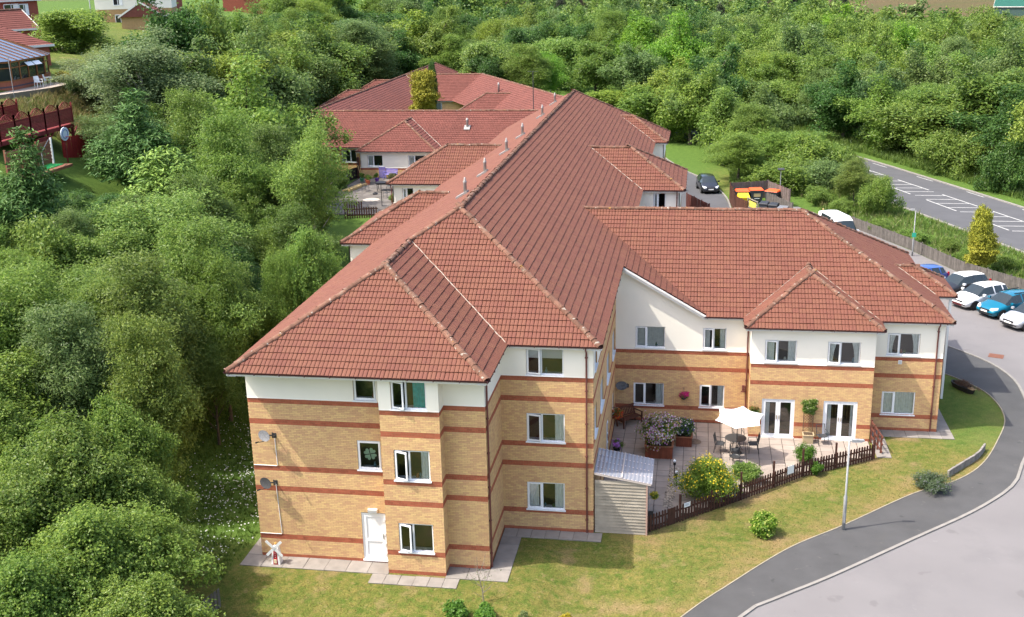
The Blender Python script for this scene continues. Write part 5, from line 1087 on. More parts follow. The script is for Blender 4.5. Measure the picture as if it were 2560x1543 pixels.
m_.build('stem', mat('twig_bark', (.20, .17, .13), .9), t); g_ = np.random.default_rng(4); lp = g_.normal(size=(130, 3))*np.array([.3, .3, .3]) + np.array([-.1, 0, 1.0]); V, F = leaf_cloud(lp, g_.normal(size=(130, 3)), .07, .4, 4); o = link('foliage', npmesh('foliage', V, F, M['leaf']), t); o.color = (.11, .17, .05, 1)
# wooden bench
bw_ = mat('bench_hardwood', (.105, .040, .024), .7, var=.2, vscale=6)
def bench(loc, rz, lab, m):
    t = thing('garden_bench', lab, 'bench', loc, rz); L = 1.25
    for i in range(4): MB().box(-L/2, L/2, -.26 + i*.125, -.16 + i*.125, .42, .445).build('seat_slat', m, t)
    for i in range(11): x = -L/2 + .08 + i*(L - .16)/10; MB().hexa([(x - .03, .25, .50), (x + .03, .25, .50), (x + .03, .27, .50), (x - .03, .27, .50), (x - .03, .37, .86), (x + .03, .37, .86), (x + .03, .39, .86), (x - .03, .39, .86)]).build('back_slat', m, t)
    MB().bar((-L/2, .385, .89), (L/2, .385, .89), .04, .09).build('top_rail', m, t); MB().bar((-L/2, .255, .49), (L/2, .255, .49), .04, .06).build('lower_rail', m, t)
    for s_ in (-1, 1):
        x = s_*(L/2); MB().box(x - .03, x + .03, -.30, -.24, 0, .64).build('leg', m, t); MB().hexa([(x - .03, .20, 0), (x + .03, .20, 0), (x + .03, .26, 0), (x - .03, .26, 0), (x - .03, .38, .93), (x + .03, .38, .93), (x + .03, .42, .93), (x - .03, .42, .93)]).build('leg', m, t)
        MB().bar((x, -.31, .655), (x, .33, .655), .07, .03).build('arm_rest', m, t); MB().box(x - .02, x + .02, -.25, .22, .34, .41).build('side_rail', m, t)
    return t
bench((14.15, 15.35, .03), R(-38), 'dark wooden garden bench in the shaded courtyard corner', bw_).rotation_euler[2] = R(-142 + 180 + 8)
# metal patio set with parasol
stl = M['steel']
def metal_chair(x, y, rz, lab, group='metal chairs round the parasol table', name='patio_chair', m=None):
    t = thing(name, lab, 'chair', (x, y, .03), rz, group); m = m or stl
    for s_ in (-1, 1):
        MB().tube([(s_*.24, -.22, 0), (s_*.24, -.22, .62), (s_*.24, -.18, .66), (s_*.24, .22, .66)], .014, 6).build('front_leg', m, t); MB().tube([(s_*.24, .26, 0), (s_*.22, .20, .42), (s_*.22, .30, .92)], .014, 6).build('back_leg', m, t)
    MB().box(-.23, .23, -.22, .21, .42, .435).build('seat', mat('mesh_sling', (.05, .052, .056), .8), t); b_ = MB()
    for i in range(7): x_ = -.20 + i*.067; b_.tube([(x_, .215, .46), (x_, .30, .90)], .008, 5)
    b_.tube([(-.22, .30, .92), (.22, .30, .92)], .014, 6); b_.build('backrest', m, t); return t
t = thing('patio_table', 'round black metal patio table under the white parasol', 'table', (19.5, 12.55, .03)); MB().lathe([(.50, .70), (.52, .705), (.52, .725), (.49, .73), (.03, .72)], 28).build('table_top', stl, t)
for k in range(4): a = k*math.pi/2 + .6; MB().tube([(math.cos(a)*.42, math.sin(a)*.42, 0), (math.cos(a)*.15, math.sin(a)*.15, .38), (math.cos(a)*.40, math.sin(a)*.40, .70)], .014, 6).build('leg', stl, t)
metal_chair(20.35, 12.6, R(-85), 'metal chair right of the parasol table'); metal_chair(18.75, 12.45, R(80), 'metal chair left of the parasol table'); metal_chair(19.45, 11.75, R(180), 'metal chair on the lawn side of the parasol table'); metal_chair(19.65, 13.45, R(10), 'metal chair on the house side of the parasol table')
t = thing('parasol', 'white square parasol with scalloped edges open over the patio table', 'parasol', (19.55, 12.35, .03)); MB().tube([(0, 0, 0), (0, 0, 1.3), (.05, -.25, 2.45)], .022, 8).build('pole', stl, t); MB().lathe([(.26, 0), (.26, .05), (.08, .09), (.05, .32), (.028, .34)], 20).build('base', M['black'], t)
cv = mat('white_canvas', (.88, .88, .86), .8); hub = Vector((.05, -.28, 2.52)); rim = []; nn_ = 6
for k in range(nn_): a = 2*math.pi*k/nn_ + .35; rim.append(Vector((.05 + math.cos(a)*1.22, -.75 + math.sin(a)*1.22, 2.20 + .10*math.sin(a))))
hub = Vector((.05, -.72, 2.50)); m_ = MB()
for k in range(nn_):
    a, b = rim[k], rim[(k + 1) % nn_]; cen = hub; rows = 5; cols = 6; vv = []; fs = []
    for i in range(rows + 1):
        tt = i/rows
        for j in range(cols + 1):
            s_ = j/cols; e = a.lerp(b, s_); p = cen.lerp(e, tt); sag = 4*s_*(1 - s_); p += (cen - e)*(.10*sag*tt*tt) - Vector((0, 0, .07*sag*tt)) + Vector((0, 0, .05*math.sin(tt*math.pi))); vv.append(p)
    for i in range(rows):
        for j in range(cols): q = i*(cols + 1) + j; fs.append((q, q + 1, q + cols + 2, q + cols + 1))
    m_.add(vv, fs)
m_.build('canopy', cv, t, True)
for k in range(nn_): MB().bar(hub - Vector((0, 0, .03)), rim[k] - Vector((0, 0, .02)), .018).build('rib', stl, t)
t = thing('fire_pit', 'small black metal side stand in front of the parasol table', 'stand', (19.45, 11.2, .03)); MB().lathe([(.24, .32), (.26, .36), (.24, .36), (.18, .30), (.02, .28)], 20).build('bowl', stl, t)
for k in range(3): a = k*2.09; MB().tube([(math.cos(a)*.24, math.sin(a)*.24, 0), (math.cos(a)*.2, math.sin(a)*.2, .32)], .012, 5).build('leg', stl, t)
metal_chair(23.75, 13.95, R(15), 'metal chair against the wall between the french doors', None)
# trellis planter with climber
t = thing('trellis_planter', 'timber planter with lattice trellis between the french doors', 'planter', (23.08, 14.05, .03)); tb = mat('pale_timber', (.42, .33, .20), .8, var=.15)
MB().hexa([(-.24, -.2, 0), (.24, -.2, 0), (.24, .2, 0), (-.24, .2, 0), (-.25, -.21, .42), (.25, -.21, .42), (.25, .21, .42), (-.25, .21, .42)]).build('box', tb, t); MB().box(-.28, .28, -.24, .24, .42, .46).build('rim', tb, t); MB().box(-.22, .22, -.18, .18, .44, .466).build('soil', M['soil'], t)
dk = mat('trellis_timber', (.16, .10, .06), .8)
for k in range(-6, 13):
    for s_ in (1, -1):
        z0_ = .46 + k*.14; pts = []
        for q in (0, 1): x_ = -.22 + .44*q; pts.append((x_*1.0, .30, z0_ + (.44*q if s_ > 0 else .44*(1 - q))))
        if min(p[2] for p in pts) >= .46 and max(p[2] for p in pts) <= 2.15: MB().bar(pts[0], pts[1], .012, .022, up=(0, 1, 0)).build('lattice_slat', dk, t)
for s_ in (-.23, .23): MB().bar((s_, .30, .4), (s_, .30, 2.15), .035).build('side_post', dk, t)
t2 = flowerbed('climbing_plant', 'green climber with pale flowers at the top of the trellis', 'plant', 23.12, 14.28, 1.25, .38, 1.15, 'light', [(.62, .55, .35)], 60, 33, None, .06, .4, stems=False)
# hanging baskets and pots
def basket(x, y, z, lab, fcols, col='mid', r=.2, hook=None, pot=False):
    t = thing('flower_pot' if pot else 'hanging_basket', lab, 'flower pot' if pot else 'hanging basket', (x, y, z), 0, None if pot else 'hanging baskets'); 
    if pot: MB().lathe([(r*.55, 0), (r*.8, .25), (r*.85, .27), (r*.7, .26), (.02, .25)], 14).build('pot', M['black'], t)
    else:
        MB().lathe([(.04, -r*.8), (r*.6, -r*.55), (r*.95, 0)], 14).build('basket', M['steel'], t); MB().tube([(0, 0, .0), (0, 0, .42)], .006, 5).build('chain', M['steel'], t)
        MB().tube([(0, 0, .42), hook], .012, 6).build('bracket', M['steel'], t)
    P_, N_, bl = crown_points(r*1.7, r*1.25, int(abs(x*100)), 9, 16, 9, shape='ball', zc=.5, zr=.5, rb=.5, spr=.03); P_[:, 2] += (.2 if pot else -r*.6); V, F = leaf_cloud(P_, N_, .05, .6, 3); o = link('foliage', npmesh('foliage', V, F, M['leaf']), t); o.color = (*COLS[col], 1)
    for i, fc in enumerate(fcols):
        V, F = leaf_cloud(P_[i::3][:260]*1.06, N_[i::3][:260] + np.array([0, -.5, .3]), .075, .95, 5 + i); o = link('blossom', npmesh('blossom', V, F, M['flower']), t, kind='stuff'); o.color = (*fc, 1)
basket(16.91, 15.85, 1.5, 'hanging basket of bright magenta flowers on the courtyard wall', [(.62, .03, .22), (.55, .02, .17)], hook=(0, .26, .42)); basket(20.45, 14.25, 1.5, 'dark hanging basket beside the left french doors', [(.30, .16, .05)], 'dull', hook=(0, .22, .42))
basket(13.62, 13.6, 1.25, 'hanging basket of red and orange flowers beside the garden bench', [(.55, .05, .02), (.6, .2, .02)], 'dull', .26, hook=(-.25, 0, .42)); basket(13.75, 11.8, .03, 'pot of purple pink petunias on the patio by the brick wall', [(.50, .16, .55), (.55, .25, .6)], 'mid', .24, pot=True); basket(15.85, 5.4, .9, 'small hanging basket of yellow flowers on the end of the lean-to', [(.6, .5, .05)], 'mid', .13, hook=(-.2, 0, .42))
for k, (x, y) in enumerate(((16.62, 9.0), (16.72, 8.35))):
    t = thing('garden_light', ('taller' if k == 0 else 'shorter') + ' black garden light with white globe beside the pebble strip', 'lamp', (x, y, .03), 0, 'garden lights by the pebbles'); h = .75 - .25*k; MB().tube([(0, 0, 0), (0, 0, h)], .02, 8).build('stem', M['black'], t); MB().lathe([(.05, 0), (.07, .04), (.07, .12), (.03, .14)], 12, (0, 0, h)).build('collar', M['black'], t); MB().lathe([(.03, 0), (.07, .05), (.07, .09), (.02, .14)], 12, (0, 0, h + .14)).build('globe', M['white'], t)
# lamp post on the lawn edge
def lamp_post(x, y, h, lab, head=(.45, 0), z=None, thick=1.0, group='street lamps', sgn=None, curved=False):
    t = thing('street_lamp', lab, 'street lamp', (x, y, float(gz(x, y)) if z is None else z), 0, group); gm2 = M['lampgrey']
    MB().lathe([(.085*thick, -.2), (.085*thick, h*.38), (.052*thick, h*.40), (.045*thick, h)], 12).build('column', gm2, t, True); hx, hy = head
    if curved: MB().tube([(0, 0, h - .02), (hx*.15, hy*.15, h + .5), (hx*.5, hy*.5, h + .75), (hx, hy, h + .7)], .035*thick, 8).build('arm', gm2, t)
    else: MB().bar((0, 0, h - .01), (hx*.4, hy*.4, h + .03), .05*thick).build('arm', gm2, t)
    d = Vector((hx, hy, 0)); L = d.length; d.normalize(); sd = Vector((-d.y, d.x, 0)); zz = h + (.7 if curved else .03); c = d*(L*.62) + Vector((0, 0, zz)); lm_ = MB()
    lm_.hexa([c + d*i*L*.45 + sd*j*.10*(1 if i < 0 else .8)*thick + Vector((0, 0, k*.045*(1.3 if i < 0 else .8))) for k in (-1, 1) for i, j in ((-1, -1), (1, -1), (1, 1), (-1, 1))]); lm_.build('lantern', M['lampgrey'], t); MB().obox(c - Vector((0, 0, .065)), d, sd, (0, 0, 1), L*.3, .07*thick, .008).build('lens', M['white'], t)
    MB().box(-.03, .03, -.092*thick, -.084*thick, .35, .8).build('access_door', M['lampgrey'], t)
    if sgn: MB().box(-.16, .16, -.11, -.095, h*.42, h*.42 + .36).build('notice', sgn, t)
    return t
M['lampgrey'] = mat('grey_lamp_paint', (.28, .285, .285), .6, var=.1, vscale=6)
lamp_post(23.78, 4.98, 4.05, 'grey lamp post at the edge of the front lawn', (.55, .05), 0.03, .85)
# lawn edge: planter trough, retaining boards, drain covers
t = thing('lawn_trough', 'dark boat shaped trough with dried plants on the side lawn', 'planter', (32.15, 22.35, .0), R(-62)); m_ = MB(); hull = [(-.95, .0), (-.7, .26), (0, .34), (.7, .26), (.95, 0), (.7, -.26), (0, -.34), (-.7, -.26)]; n_ = 8
m_.add([(x*.85, y*.75, 0) for x, y in hull] + [(x, y, .28) for x, y in hull] + [(x*.9, y*.84, .28) for x, y in hull] + [(x*.85, y*.75, .15) for x, y in hull], [tuple(reversed(range(8)))] + [(i, (i + 1) % 8, 8 + (i + 1) % 8, 8 + i) for i in range(8)] + [(8 + i, 8 + (i + 1) % 8, 16 + (i + 1) % 8, 16 + i) for i in range(8)] + [(16 + i, 16 + (i + 1) % 8, 24 + (i + 1) % 8, 24 + i) for i in range(8)] + [tuple(range(24, 32))]); m_.build('hull', mat('tarred_wood', (.028, .024, .022), .7), t)
P_, N_, bl = crown_points(.4, .5, 44, 10, 16, 8, zc=.5, zr=.4, rb=.4, spr=.05); P_[:, 0] *= 1.6; V, F = leaf_cloud(P_ + np.array([0, 0, .14]), N_, .1, .2, 3); o = link('dried_plants', npmesh('dried_plants', V, F, M['leaf']), t); o.color = (.17, .10, .06, 1)
MB().box(.5, .9, -.16, .16, .285, .30).build('plank', mat('pine_plank', (.45, .30, .14), .8), t)
rw = thing('timber_retaining_edge', 'curved low wall of grey timber boards at the end of the side lawn', 'retaining wall', (0, 0, 0)); gm3 = mat('grey_weathered_timber', (.22, .20, .18), .9, island=.14, var=.2, vscale=6, bump=.3, bscale=30)
rl = smoothline([(29.1, 10.75), (29.9, 11.75), (30.85, 12.95), (31.45, 14.1)], 8)
for a, b in zip(rl, rl[1:]):
    m_ = MB(); d = Vector((b[0] - a[0], b[1] - a[1], 0)); L = d.length; d.normalize(); m_.obox(((a[0] + b[0])/2, (a[1] + b[1])/2, .17), d, (-d.y, d.x, 0), (0, 0, 1), L/2 - .006, .045, .17 + rng.uniform(-.015, .015)); m_.build('board', gm3, rw)
dc = thing('drain_cover', 'square rusty brown drain cover in the pale road', 'drain cover', (35.25, 28.2, .018), R(-20)); MB().box(-.42, .42, -.36, .36, 0, .012).build('frame', mat('rust_iron', (.17, .075, .05), .85, var=.3, vscale=8), dc)
for k in range(7): MB().box(-.36, .36, -.3 + k*.09, -.255 + k*.09, .0125, .022).build('bar', mat('rust_bar', (.21, .095, .065), .85), dc)
# ------------------------------------------------------------ vehicles
def paint(name, c, rough=.28, metal=.0): return mat(name, c, rough, metal=metal, spec=.5, coat=.6)
M['carglass'] = mat('car_glass', (.02, .028, .03), .06, spec=.8)
M['alloy'] = mat('alloy_wheel', (.45, .46, .47), .35, metal=.7); M['darkalloy'] = mat('dark_alloy', (.07, .07, .075), .4, metal=.5)
M['headlamp'] = mat('headlamp_glass', (.62, .66, .70), .12, spec=.8); M['plate'] = mat('number_plate', (.80, .80, .76), .5); M['chrome'] = mat('chrome', (.6, .6, .6), .2, metal=.9); M['redlamp'] = mat('tail_lamp', (.35, .01, .01), .2)
HATCH = [  # x, roof/hood z, roof half width, belt z, belt half width, max half width
    (0.00, .50, .50, .46, .60, .62), (.07, .66, .58, .58, .74, .76), (.42, .80, .66, .72, .83, .85), (1.02, .945, .70, .87, .86, .88), (1.06, .965, .70, .88, .862, .885),
    (1.78, 1.425, .575, .925, .865, .89), (2.42, 1.475, .59, .95, .87, .895), (2.52, 1.475, .59, .955, .87, .895), (3.20, 1.44, .575, .985, .865, .89), (3.30, 1.43, .57, .99, .862, .885), (3.66, 1.385, .545, 1.02, .84, .87), (3.98, .98, .60, .90, .79, .83), (4.04, .70, .62, .62, .76, .79), (4.06, .45, .55, .40, .70, .72)]
SUV = [(x*1.0, z*1.06 if z > 1.2 else z*1.05, w*1.06 if z > 1.2 else w, b*1.05, bw, mw) for x, z, w, b, bw, mw in HATCH]
VAN = [(0.0, .6, .6, .5, .8, .85), (.1, .95, .8, .8, .92, .95), (.55, 1.15, .82, 1.0, .95, .98), (1.0, 1.3, .82, 1.15, .96, .99), (1.04, 1.32, .82, 1.16, .96, .99), (1.75, 2.15, .80, 1.25, .97, .99), (2.4, 2.38, .82, 1.25, .97, .99), (2.5, 2.4, .82, 1.25, .97, .99), (4.4, 2.4, .82, 1.25, .97, .99), (4.5, 2.4, .82, 1.25, .97, .99), (5.0, 2.39, .82, 1.25, .97, .99), (5.12, 2.2, .82, 1.25, .96, .98), (5.18, 1.0, .82, .9, .94, .96), (5.2, .5, .8, .45, .9, .9)]
def vehicle(name, label, cat_, x, y, front, pm, roofm=None, st=HATCH, scale=1.0, dark=False, plate=True, group=None, wheelr=.315, strip=None, z=.02, rack=False):
    """front = direction the nose points; the origin is the ground under the nose"""
    f = Vector((*front, 0)).normalized(); t = thing(name, label, cat_, (x, y, z), math.atan2(-f.y, -f.x), group); t.scale = (scale,)*3
    secs = []
    for X, zr, wr_, zb, wb, wm in st:
        zm = min(.62, zb*.75) if zb < 1.1 else .8; zs = .24 if X > .05 and X < st[-1][0] - .05 else .30
        half = [(0, zr), (wr_*.62, zr - .012), (wr_, zr - .05), (wb, zb), (wm, zm), (wm*.97, zs + .12), (wm*.90, zs), (0, zs)]
        secs.append([(X, yy, zz) for yy, zz in half] + [(X, -yy, zz) for yy, zz in half[-2:0:-1]])
    n_ = len(secs[0]); body, roof_, glass, side, rear = MB(), MB(), MB(), MB(), MB()
    for i in range(len(secs) - 1):
        A, B = secs[i], secs[i + 1]
        for j in range(n_):
            k = (j + 1) % n_; q = [A[j], A[k], B[k], B[j]]; top = j in (0, 1, n_ - 1, n_ - 2); sidew = j in (2, n_ - 3)
            if i == 4 and top: tgt = glass
            elif i in (5, 7) and sidew or i == 4 and sidew: tgt = side
            elif i == 10 and top: tgt = rear
            elif 5 <= i <= 9 and top: tgt = roof_
            else: tgt = body
            if i in (9,) and sidew and st is not VAN: tgt = side
            tgt.add(q, [(0, 1, 2, 3)])
    body.add(secs[0], [tuple(reversed(range(n_)))]); body.add(secs[-1], [tuple(range(n_))])
    for mb, nm, mm in ((body, 'body', pm), (roof_, 'roof', roofm or pm), (glass, 'windscreen', M['carglass']), (rear, 'rear_window', M['carglass']), (side, 'side_window', M['carglass'])):
        if mb.v:
            bm = bmesh.new(); me = mb.mesh(nm, mm, True); bm.from_mesh(me); bmesh.ops.remove_doubles(bm, verts=bm.verts[:], dist=.0005); bmesh.ops.recalc_face_normals(bm, faces=bm.faces[:]); bm.to_mesh(me); bm.free(); link(nm, me, t)
    L = st[-1][0]; wx = (.72, L - .78); wm = st[6][5]
    for X in wx:
        for s_ in (-1, 1):
            w = link('wheel', None, t, (X, s_*(wm - .085), wheelr)); tm_ = MB()
            prof = [(wheelr*.62, -.10), (wheelr*.93, -.105), (wheelr, -.07), (wheelr, .07), (wheelr*.93, .105), (wheelr*.62, .10)]; nn_ = 20
            vv = [(r*math.cos(2*math.pi*j/nn_), d, r*math.sin(2*math.pi*j/nn_)) for r, d in prof for j in range(nn_)]; tm_.add(vv, [(i*nn_ + j, i*nn_ + (j + 1) % nn_, (i + 1)*nn_ + (j + 1) % nn_, (i + 1)*nn_ + j) for i in range(5) for j in range(nn_)]); tm_.build('tyre', M['rubber'], w)
            rm_ = MB(); dd = s_*.085
            for k in range(5): a = 2*math.pi*k/5; rm_.bar((0, dd, 0), (math.cos(a)*wheelr*.6, dd, math.sin(a)*wheelr*.6), .05, .02, up=(0, 1, 0))
            rm_.add([(wheelr*.62*math.cos(2*math.pi*j/16), dd*.75, wheelr*.62*math.sin(2*math.pi*j/16)) for j in range(16)], [tuple(range(16)) if s_ < 0 else tuple(reversed(range(16)))]); rm_.build('rim', M['darkalloy'] if dark else M['alloy'], w)
            ar = MB(); a_ = [2*math.pi*j/20 for j in range(21)]; ar.add([(math.cos(a)*(wheelr + .045), s_*.088, math.sin(a)*(wheelr + .045)) for a in a_[:20]], [tuple(range(20)) if s_ < 0 else tuple(reversed(range(20)))]); ar.build('wheel_arch', M['black'], w)
    zz = .66 if st is not VAN else .85
    for s_ in (-1, 1):
        MB().hexa([(.045, s_*.40, zz - .07), (.045, s_*.66, zz - .05), (.34, s_*.83, zz + .02), (.12, s_*.40, zz - .06), (.075, s_*.42, zz + .02), (.085, s_*.67, zz + .05), (.42, s_*.80, zz + .14), (.16, s_*.44, zz + .07)]).build('headlight', M['headlamp'], t)
        MB().obox((1.40, s_*(wm + .09), st[3][1] + .04), (1, 0, 0), (0, 1, 0), (0, 0, 1), .07, .10, .065).build('mirror', roofm or pm, t)
        MB().box(L - .08, L - .005, s_*.74 - .09, s_*.74 + .06, zz + .08, zz + .35).build('tail_light', M['redlamp'], t)
        MB().box(-.005, .06, s_*.55 - .11, s_*.55 + .11, .34, .42).build('fog_light', M['black'], t)
    MB().box(-.012, .04, -.40, .40, zz - .13, zz - .03).build('upper_grille', M['black'], t); MB().box(-.02, .05, -.42, .42, .29, .42).build('lower_grille', M['black'] if not strip else strip, t)
    if plate: MB().box(-.032, -.016, -.26, .26, .44, .545).build('number_plate', M['plate'], t)
    for s_ in (-1, 1): MB().box(1.85, 3.3 if st is not VAN else 4.9, s_*(wm + .002) - .004, s_*(wm + .002) + .004, .40, .46).build('side_moulding', pm, t)
    if rack:
        for s_ in (-1, 1): MB().bar((2.0, s_*.5, 1.5), (3.4, s_*.5, 1.47), .05, .05).build('roof_rail', M['black'], t)
    return t
NF = (-.845, -.535)
WHT = paint('white_car_paint', (.80, .80, .80)); BLK = paint('black_car_paint', (.012, .012, .014)); TEAL = paint('teal_car_paint', (.0, .17, .27), .25, .35); SIL = paint('silver_car_paint', (.52, .53, .55), .3, .5); BLU = paint('blue_car_paint', (.02, .07, .30)); GRY = paint('graphite_car_paint', (.025, .027, .034), .25, .3)
vehicle('parked_car', 'white three door hatchback between the black and teal cars', 'car', 34.95, 37.95, NF, WHT, dark=True, group='cars parked along the grey fence', strip=mat('dark_red_trim', (.08, .012, .015), .4))
vehicle('parked_car', 'teal blue hatchback between the white and silver cars', 'car', 36.25, 36.0, NF, TEAL, group='cars parked along the grey fence', rack=True); vehicle('parked_car', 'silver hatchback nearest the right edge of the photo', 'car', 37.15, 33.55, NF, SIL, group='cars parked along the grey fence')
vehicle('parked_car', 'black hatchback with white roof and mirrors behind the entrance canopy', 'car', 34.2, 40.6, NF, BLK, WHT, group='cars parked along the grey fence'); vehicle('parked_car', 'blue car mostly hidden behind the east roof', 'car', 31.7, 42.3, NF, BLU, group='cars parked along the grey fence')
vehicle('parked_car', 'dark graphite saloon parked on the rear access road', 'car', 18.72, 76.6, (.17, -.985), GRY, st=SUV, scale=1.04); vehicle('minibus', 'white minibus parked behind the east wing roof', 'minibus', 29.9, 53.6, (.30, -.954), WHT, st=VAN, scale=1.0).rotation_euler[2] += math.pi*0
# people carrier roof glass of the teal car
# ------------------------------------------------------------ fences, bins, lamps
grey_board = mat('silvered_fence_board', (.118, .106, .095), .9, island=.16, var=.18, vscale=4, bump=.3, bscale=25); brown_board = mat('brown_fence_board', (.085, .035, .022), .85, island=.14, var=.15, vscale=5)
def board_fence(name, label, pts, h, m, w=.14, gap=.012, z=0.0, rails=True, group=None, zf=None, cat_='fence', postm=None):
    t = thing(name, label, cat_, (0, 0, 0), 0, group); cache = MB().box(-w/2, w/2, -.011, .011, 0, h).mesh('board', m); fr = random.Random(len(label))
    for a, b in zip(pts, pts[1:]):
        A, B = Vector((*a, 0)), Vector((*b, 0)); d = (B - A).normalized(); L = (B - A).length; ang = math.atan2(d.y, d.x); s_ = w/2; nn = Vector((-d.y, d.x, 0))
        while s_ < L:
            p = A + d*s_; o = link('board', cache, t); o.location = (p.x, p.y, (float(zf(p.x, p.y)) if zf else z) + fr.uniform(-.015, .015)); o.rotation_euler = (fr.uniform(-.012, .012), fr.uniform(-.008, .008), ang); s_ += w + gap
        za, zb_ = ((float(zf(*a)), float(zf(*b))) if zf else (z, z))
        for r_ in (.25, .8): MB().bar(A + nn*.035 + Vector((0, 0, za + h*r_)), B + nn*.035 + Vector((0, 0, zb_ + h*r_)), .04, .08).build('rail', m, t)
        k = int(L/2.4) + 1
        for i in range(k + 1): p = A.lerp(B, i/k) + nn*.06; zz = lerp(za, zb_, i/k); MB().box(p.x - .05, p.x + .05, p.y - .05, p.y + .05, zz - .1, zz + h + .05).build('post', postm or m, t)
    return t
board_fence('board_fence', 'long silvery grey board fence behind the parked cars', [(30.2, 64.2), (34.5, 54.8), (37.25, 47.0), (40.9, 41.6), (47.2, 32.0)], .95, grey_board, .15)
board_fence('bin_store_fence', 'dark brown boarded side of the bin store beside the access road', [(20.5, 73.8), (20.9, 67.2), (21.85, 64.6)], 1.8, brown_board); board_fence('bin_store_fence', 'weathered purple brown fence along the back of the bin store', [(20.6, 73.9), (24.3, 75.3), (26.1, 70.8)], 1.75, mat('purplish_board', (.15, .115, .105), .9, island=.16, var=.15, vscale=5)); board_fence('bin_store_fence', 'pale grey board fence through the middle of the bin store', [(23.9, 69.75), (25.9, 64.8)], 1.65, grey_board)
board_fence('brown_fence', 'reddish brown board fence beside the small east facing wing', [(16.3, 68.3), (18.4, 63.3)], 1.8, mat('maroon_board', (.10, .030, .024), .85, island=.12)) 
t = thing('bin_store_gate', 'open grey gate frame with yellow notice at the bin store', 'gate', (22.15, 69.6, .02), R(-68)); gp = mat('gate_timber', (.30, .26, .20), .85)
for x0 in (0, 2.2): MB().bar((x0, 0, 0), (x0, 0, 1.2), .09).build('post', gp, t)
for z in (.3, .75, 1.1): MB().bar((0, 0, z), (2.2, 0, z), .04, .09).build('rail', gp, t)
MB().box(.4, 1.9, -.04, -.025, .35, .95).build('notice', mat('yellow_notice', (.62, .52, .10), .7), t)
def wheelie(x, y, rz, lab, bodym, lidm, w=1.25, d=1.0, h=1.2, sticker=False, dome=False):
    t = thing('wheeled_bin', lab, 'bin', (x, y, .02), rz, 'bins in the bin store'); MB().hexa([(-w*.42, -d*.40, .16), (w*.42, -d*.40, .16), (w*.42, d*.40, .16), (-w*.42, d*.40, .16), (-w/2, -d/2, h), (w/2, -d/2, h), (w/2, d/2, h), (-w/2, d/2, h)]).build('body', bodym, t)
    l = MB(); l.hexa([(-w*.53, -d*.54, h), (w*.53, -d*.54, h), (w*.53, d*.54, h), (-w*.53, d*.54, h), (-w*.5, -d*.5, h + .05), (w*.5, -d*.5, h + .05), (w*.46, d*.45, h + (.30 if dome else .14)), (-w*.46, d*.45, h + (.30 if dome else .14))]); l.build('lid', lidm, t)
    for i, j in ((-1, -1), (1, -1), (1, 1), (-1, 1)): MB().tube([(i*w*.34 - .03, j*d*.32, .09), (i*w*.34 + .03, j*d*.32, .09)], .09, 12).build('castor', M['rubber'], t)
    MB().box(-w*.56, w*.56, -d*.56, -d*.52, h - .05, h).build('rim', bodym, t)
    if sticker: MB().box(-w*.25, w*.28, -d*.475, -d*.465, h*.50, h*.76).build('label', mat('tan_label', (.50, .38, .20), .7), t).location.y = -.02; MB().box(-w*.2, w*.2, -d*.46, -d*.45, h*.34, h*.38).build('print', M['white'], t).location.y = -.02
    return t
gb = mat('grey_bin', (.055, .06, .07), .6); og = mat('orange_lid', (.72, .10, .02), .55); yl = mat('yellow_lid', (.78, .52, .02), .5); bb = mat('black_lid', (.03, .032, .036), .5)
wheelie(21.7, 72.6, R(8), 'grey bin with orange lid in the back left of the bin store', gb, og); wheelie(23.05, 73.0, R(10), 'grey bin with orange lid and tan label in the middle', gb, og, sticker=True, h=1.25); wheelie(24.65, 72.6, R(-30), 'grey bin with orange lid partly behind the grey fence', gb, og); wheelie(21.75, 70.6, R(5), 'bin with domed yellow lid nearest the brown fence', yl, yl, 1.1, .9, 1.0, dome=True)
wheelie(23.55, 67.2, R(-20), 'left black bin in front of the grey fence', gb, bb, .8, .8, 1.1); wheelie(24.4, 66.6, R(-20), 'middle black bin in front of the grey fence', gb, bb, .8, .8, 1.1); wheelie(25.15, 65.2, R(-20), 'right grey bin in front of the grey fence', gb, mat('grey_lid', (.16, .165, .18), .5), .9, .8, 1.1)
t = thing('wooden_barrier', 'pale yellow timber rail between the bin store and the minibus', 'barrier', (26.3, 64.5, 0), R(-12)); yp = mat('new_pine', (.55, .42, .17), .8); MB().bar((0, 0, .8), (2.3, 0, .75), .05, .12).build('rail', yp, t); MB().bar((2.35, 0, 0), (2.35, 0, 1.35), .12).build('post', yp, t)
t = thing('sign_post', 'thin grey post with flat floodlight beside the bin store', 'lamp post', (25.45, 74.3, 0)); MB().tube([(0, 0, 0), (0, 0, 3.1)], .045, 8).build('pole', M['lampgrey'], t); MB().obox((.0, -.1, 3.1), (1, 0, 0), (0, .9, .3), (0, -.3, .9), .32, .18, .04).build('floodlight', M['steel'], t)
lamp_post(34.45, 52.35, 3.75, 'slim grey lamp post behind the grey fence with green notice', (-.4, .1), 0, .8, sgn=mat('green_notice', (.03, .33, .22), .6))
lamp_post(-16, 165, 5.6, 'grey lamp post behind the rear roofs, left of two', (-.5, 0), None, 1.2); lamp_post(-6.0, 140, 5.2, 'grey lamp post behind the rear roofs, right of two', (-.5, 0), None, 1.2); lamp_post(10.4, 116, 4.6, 'lamp post in front of the yellowish bush beyond the roof', (-.55, 0), None, 1.2)
t = thing('roof_aerial', 'thin television aerial mast above the rear roof', 'aerial', (-.6, 84, 5.9)); MB().tube([(0, 0, 0), (0, 0, 6.0)], .05, 6).build('mast', M['steel'], t)
for k in range(5): MB().bar((-.5 + k*.25, -.35, 6.0), (-.5 + k*.25, .35, 6.0), .025).build('element', M['steel'], t)
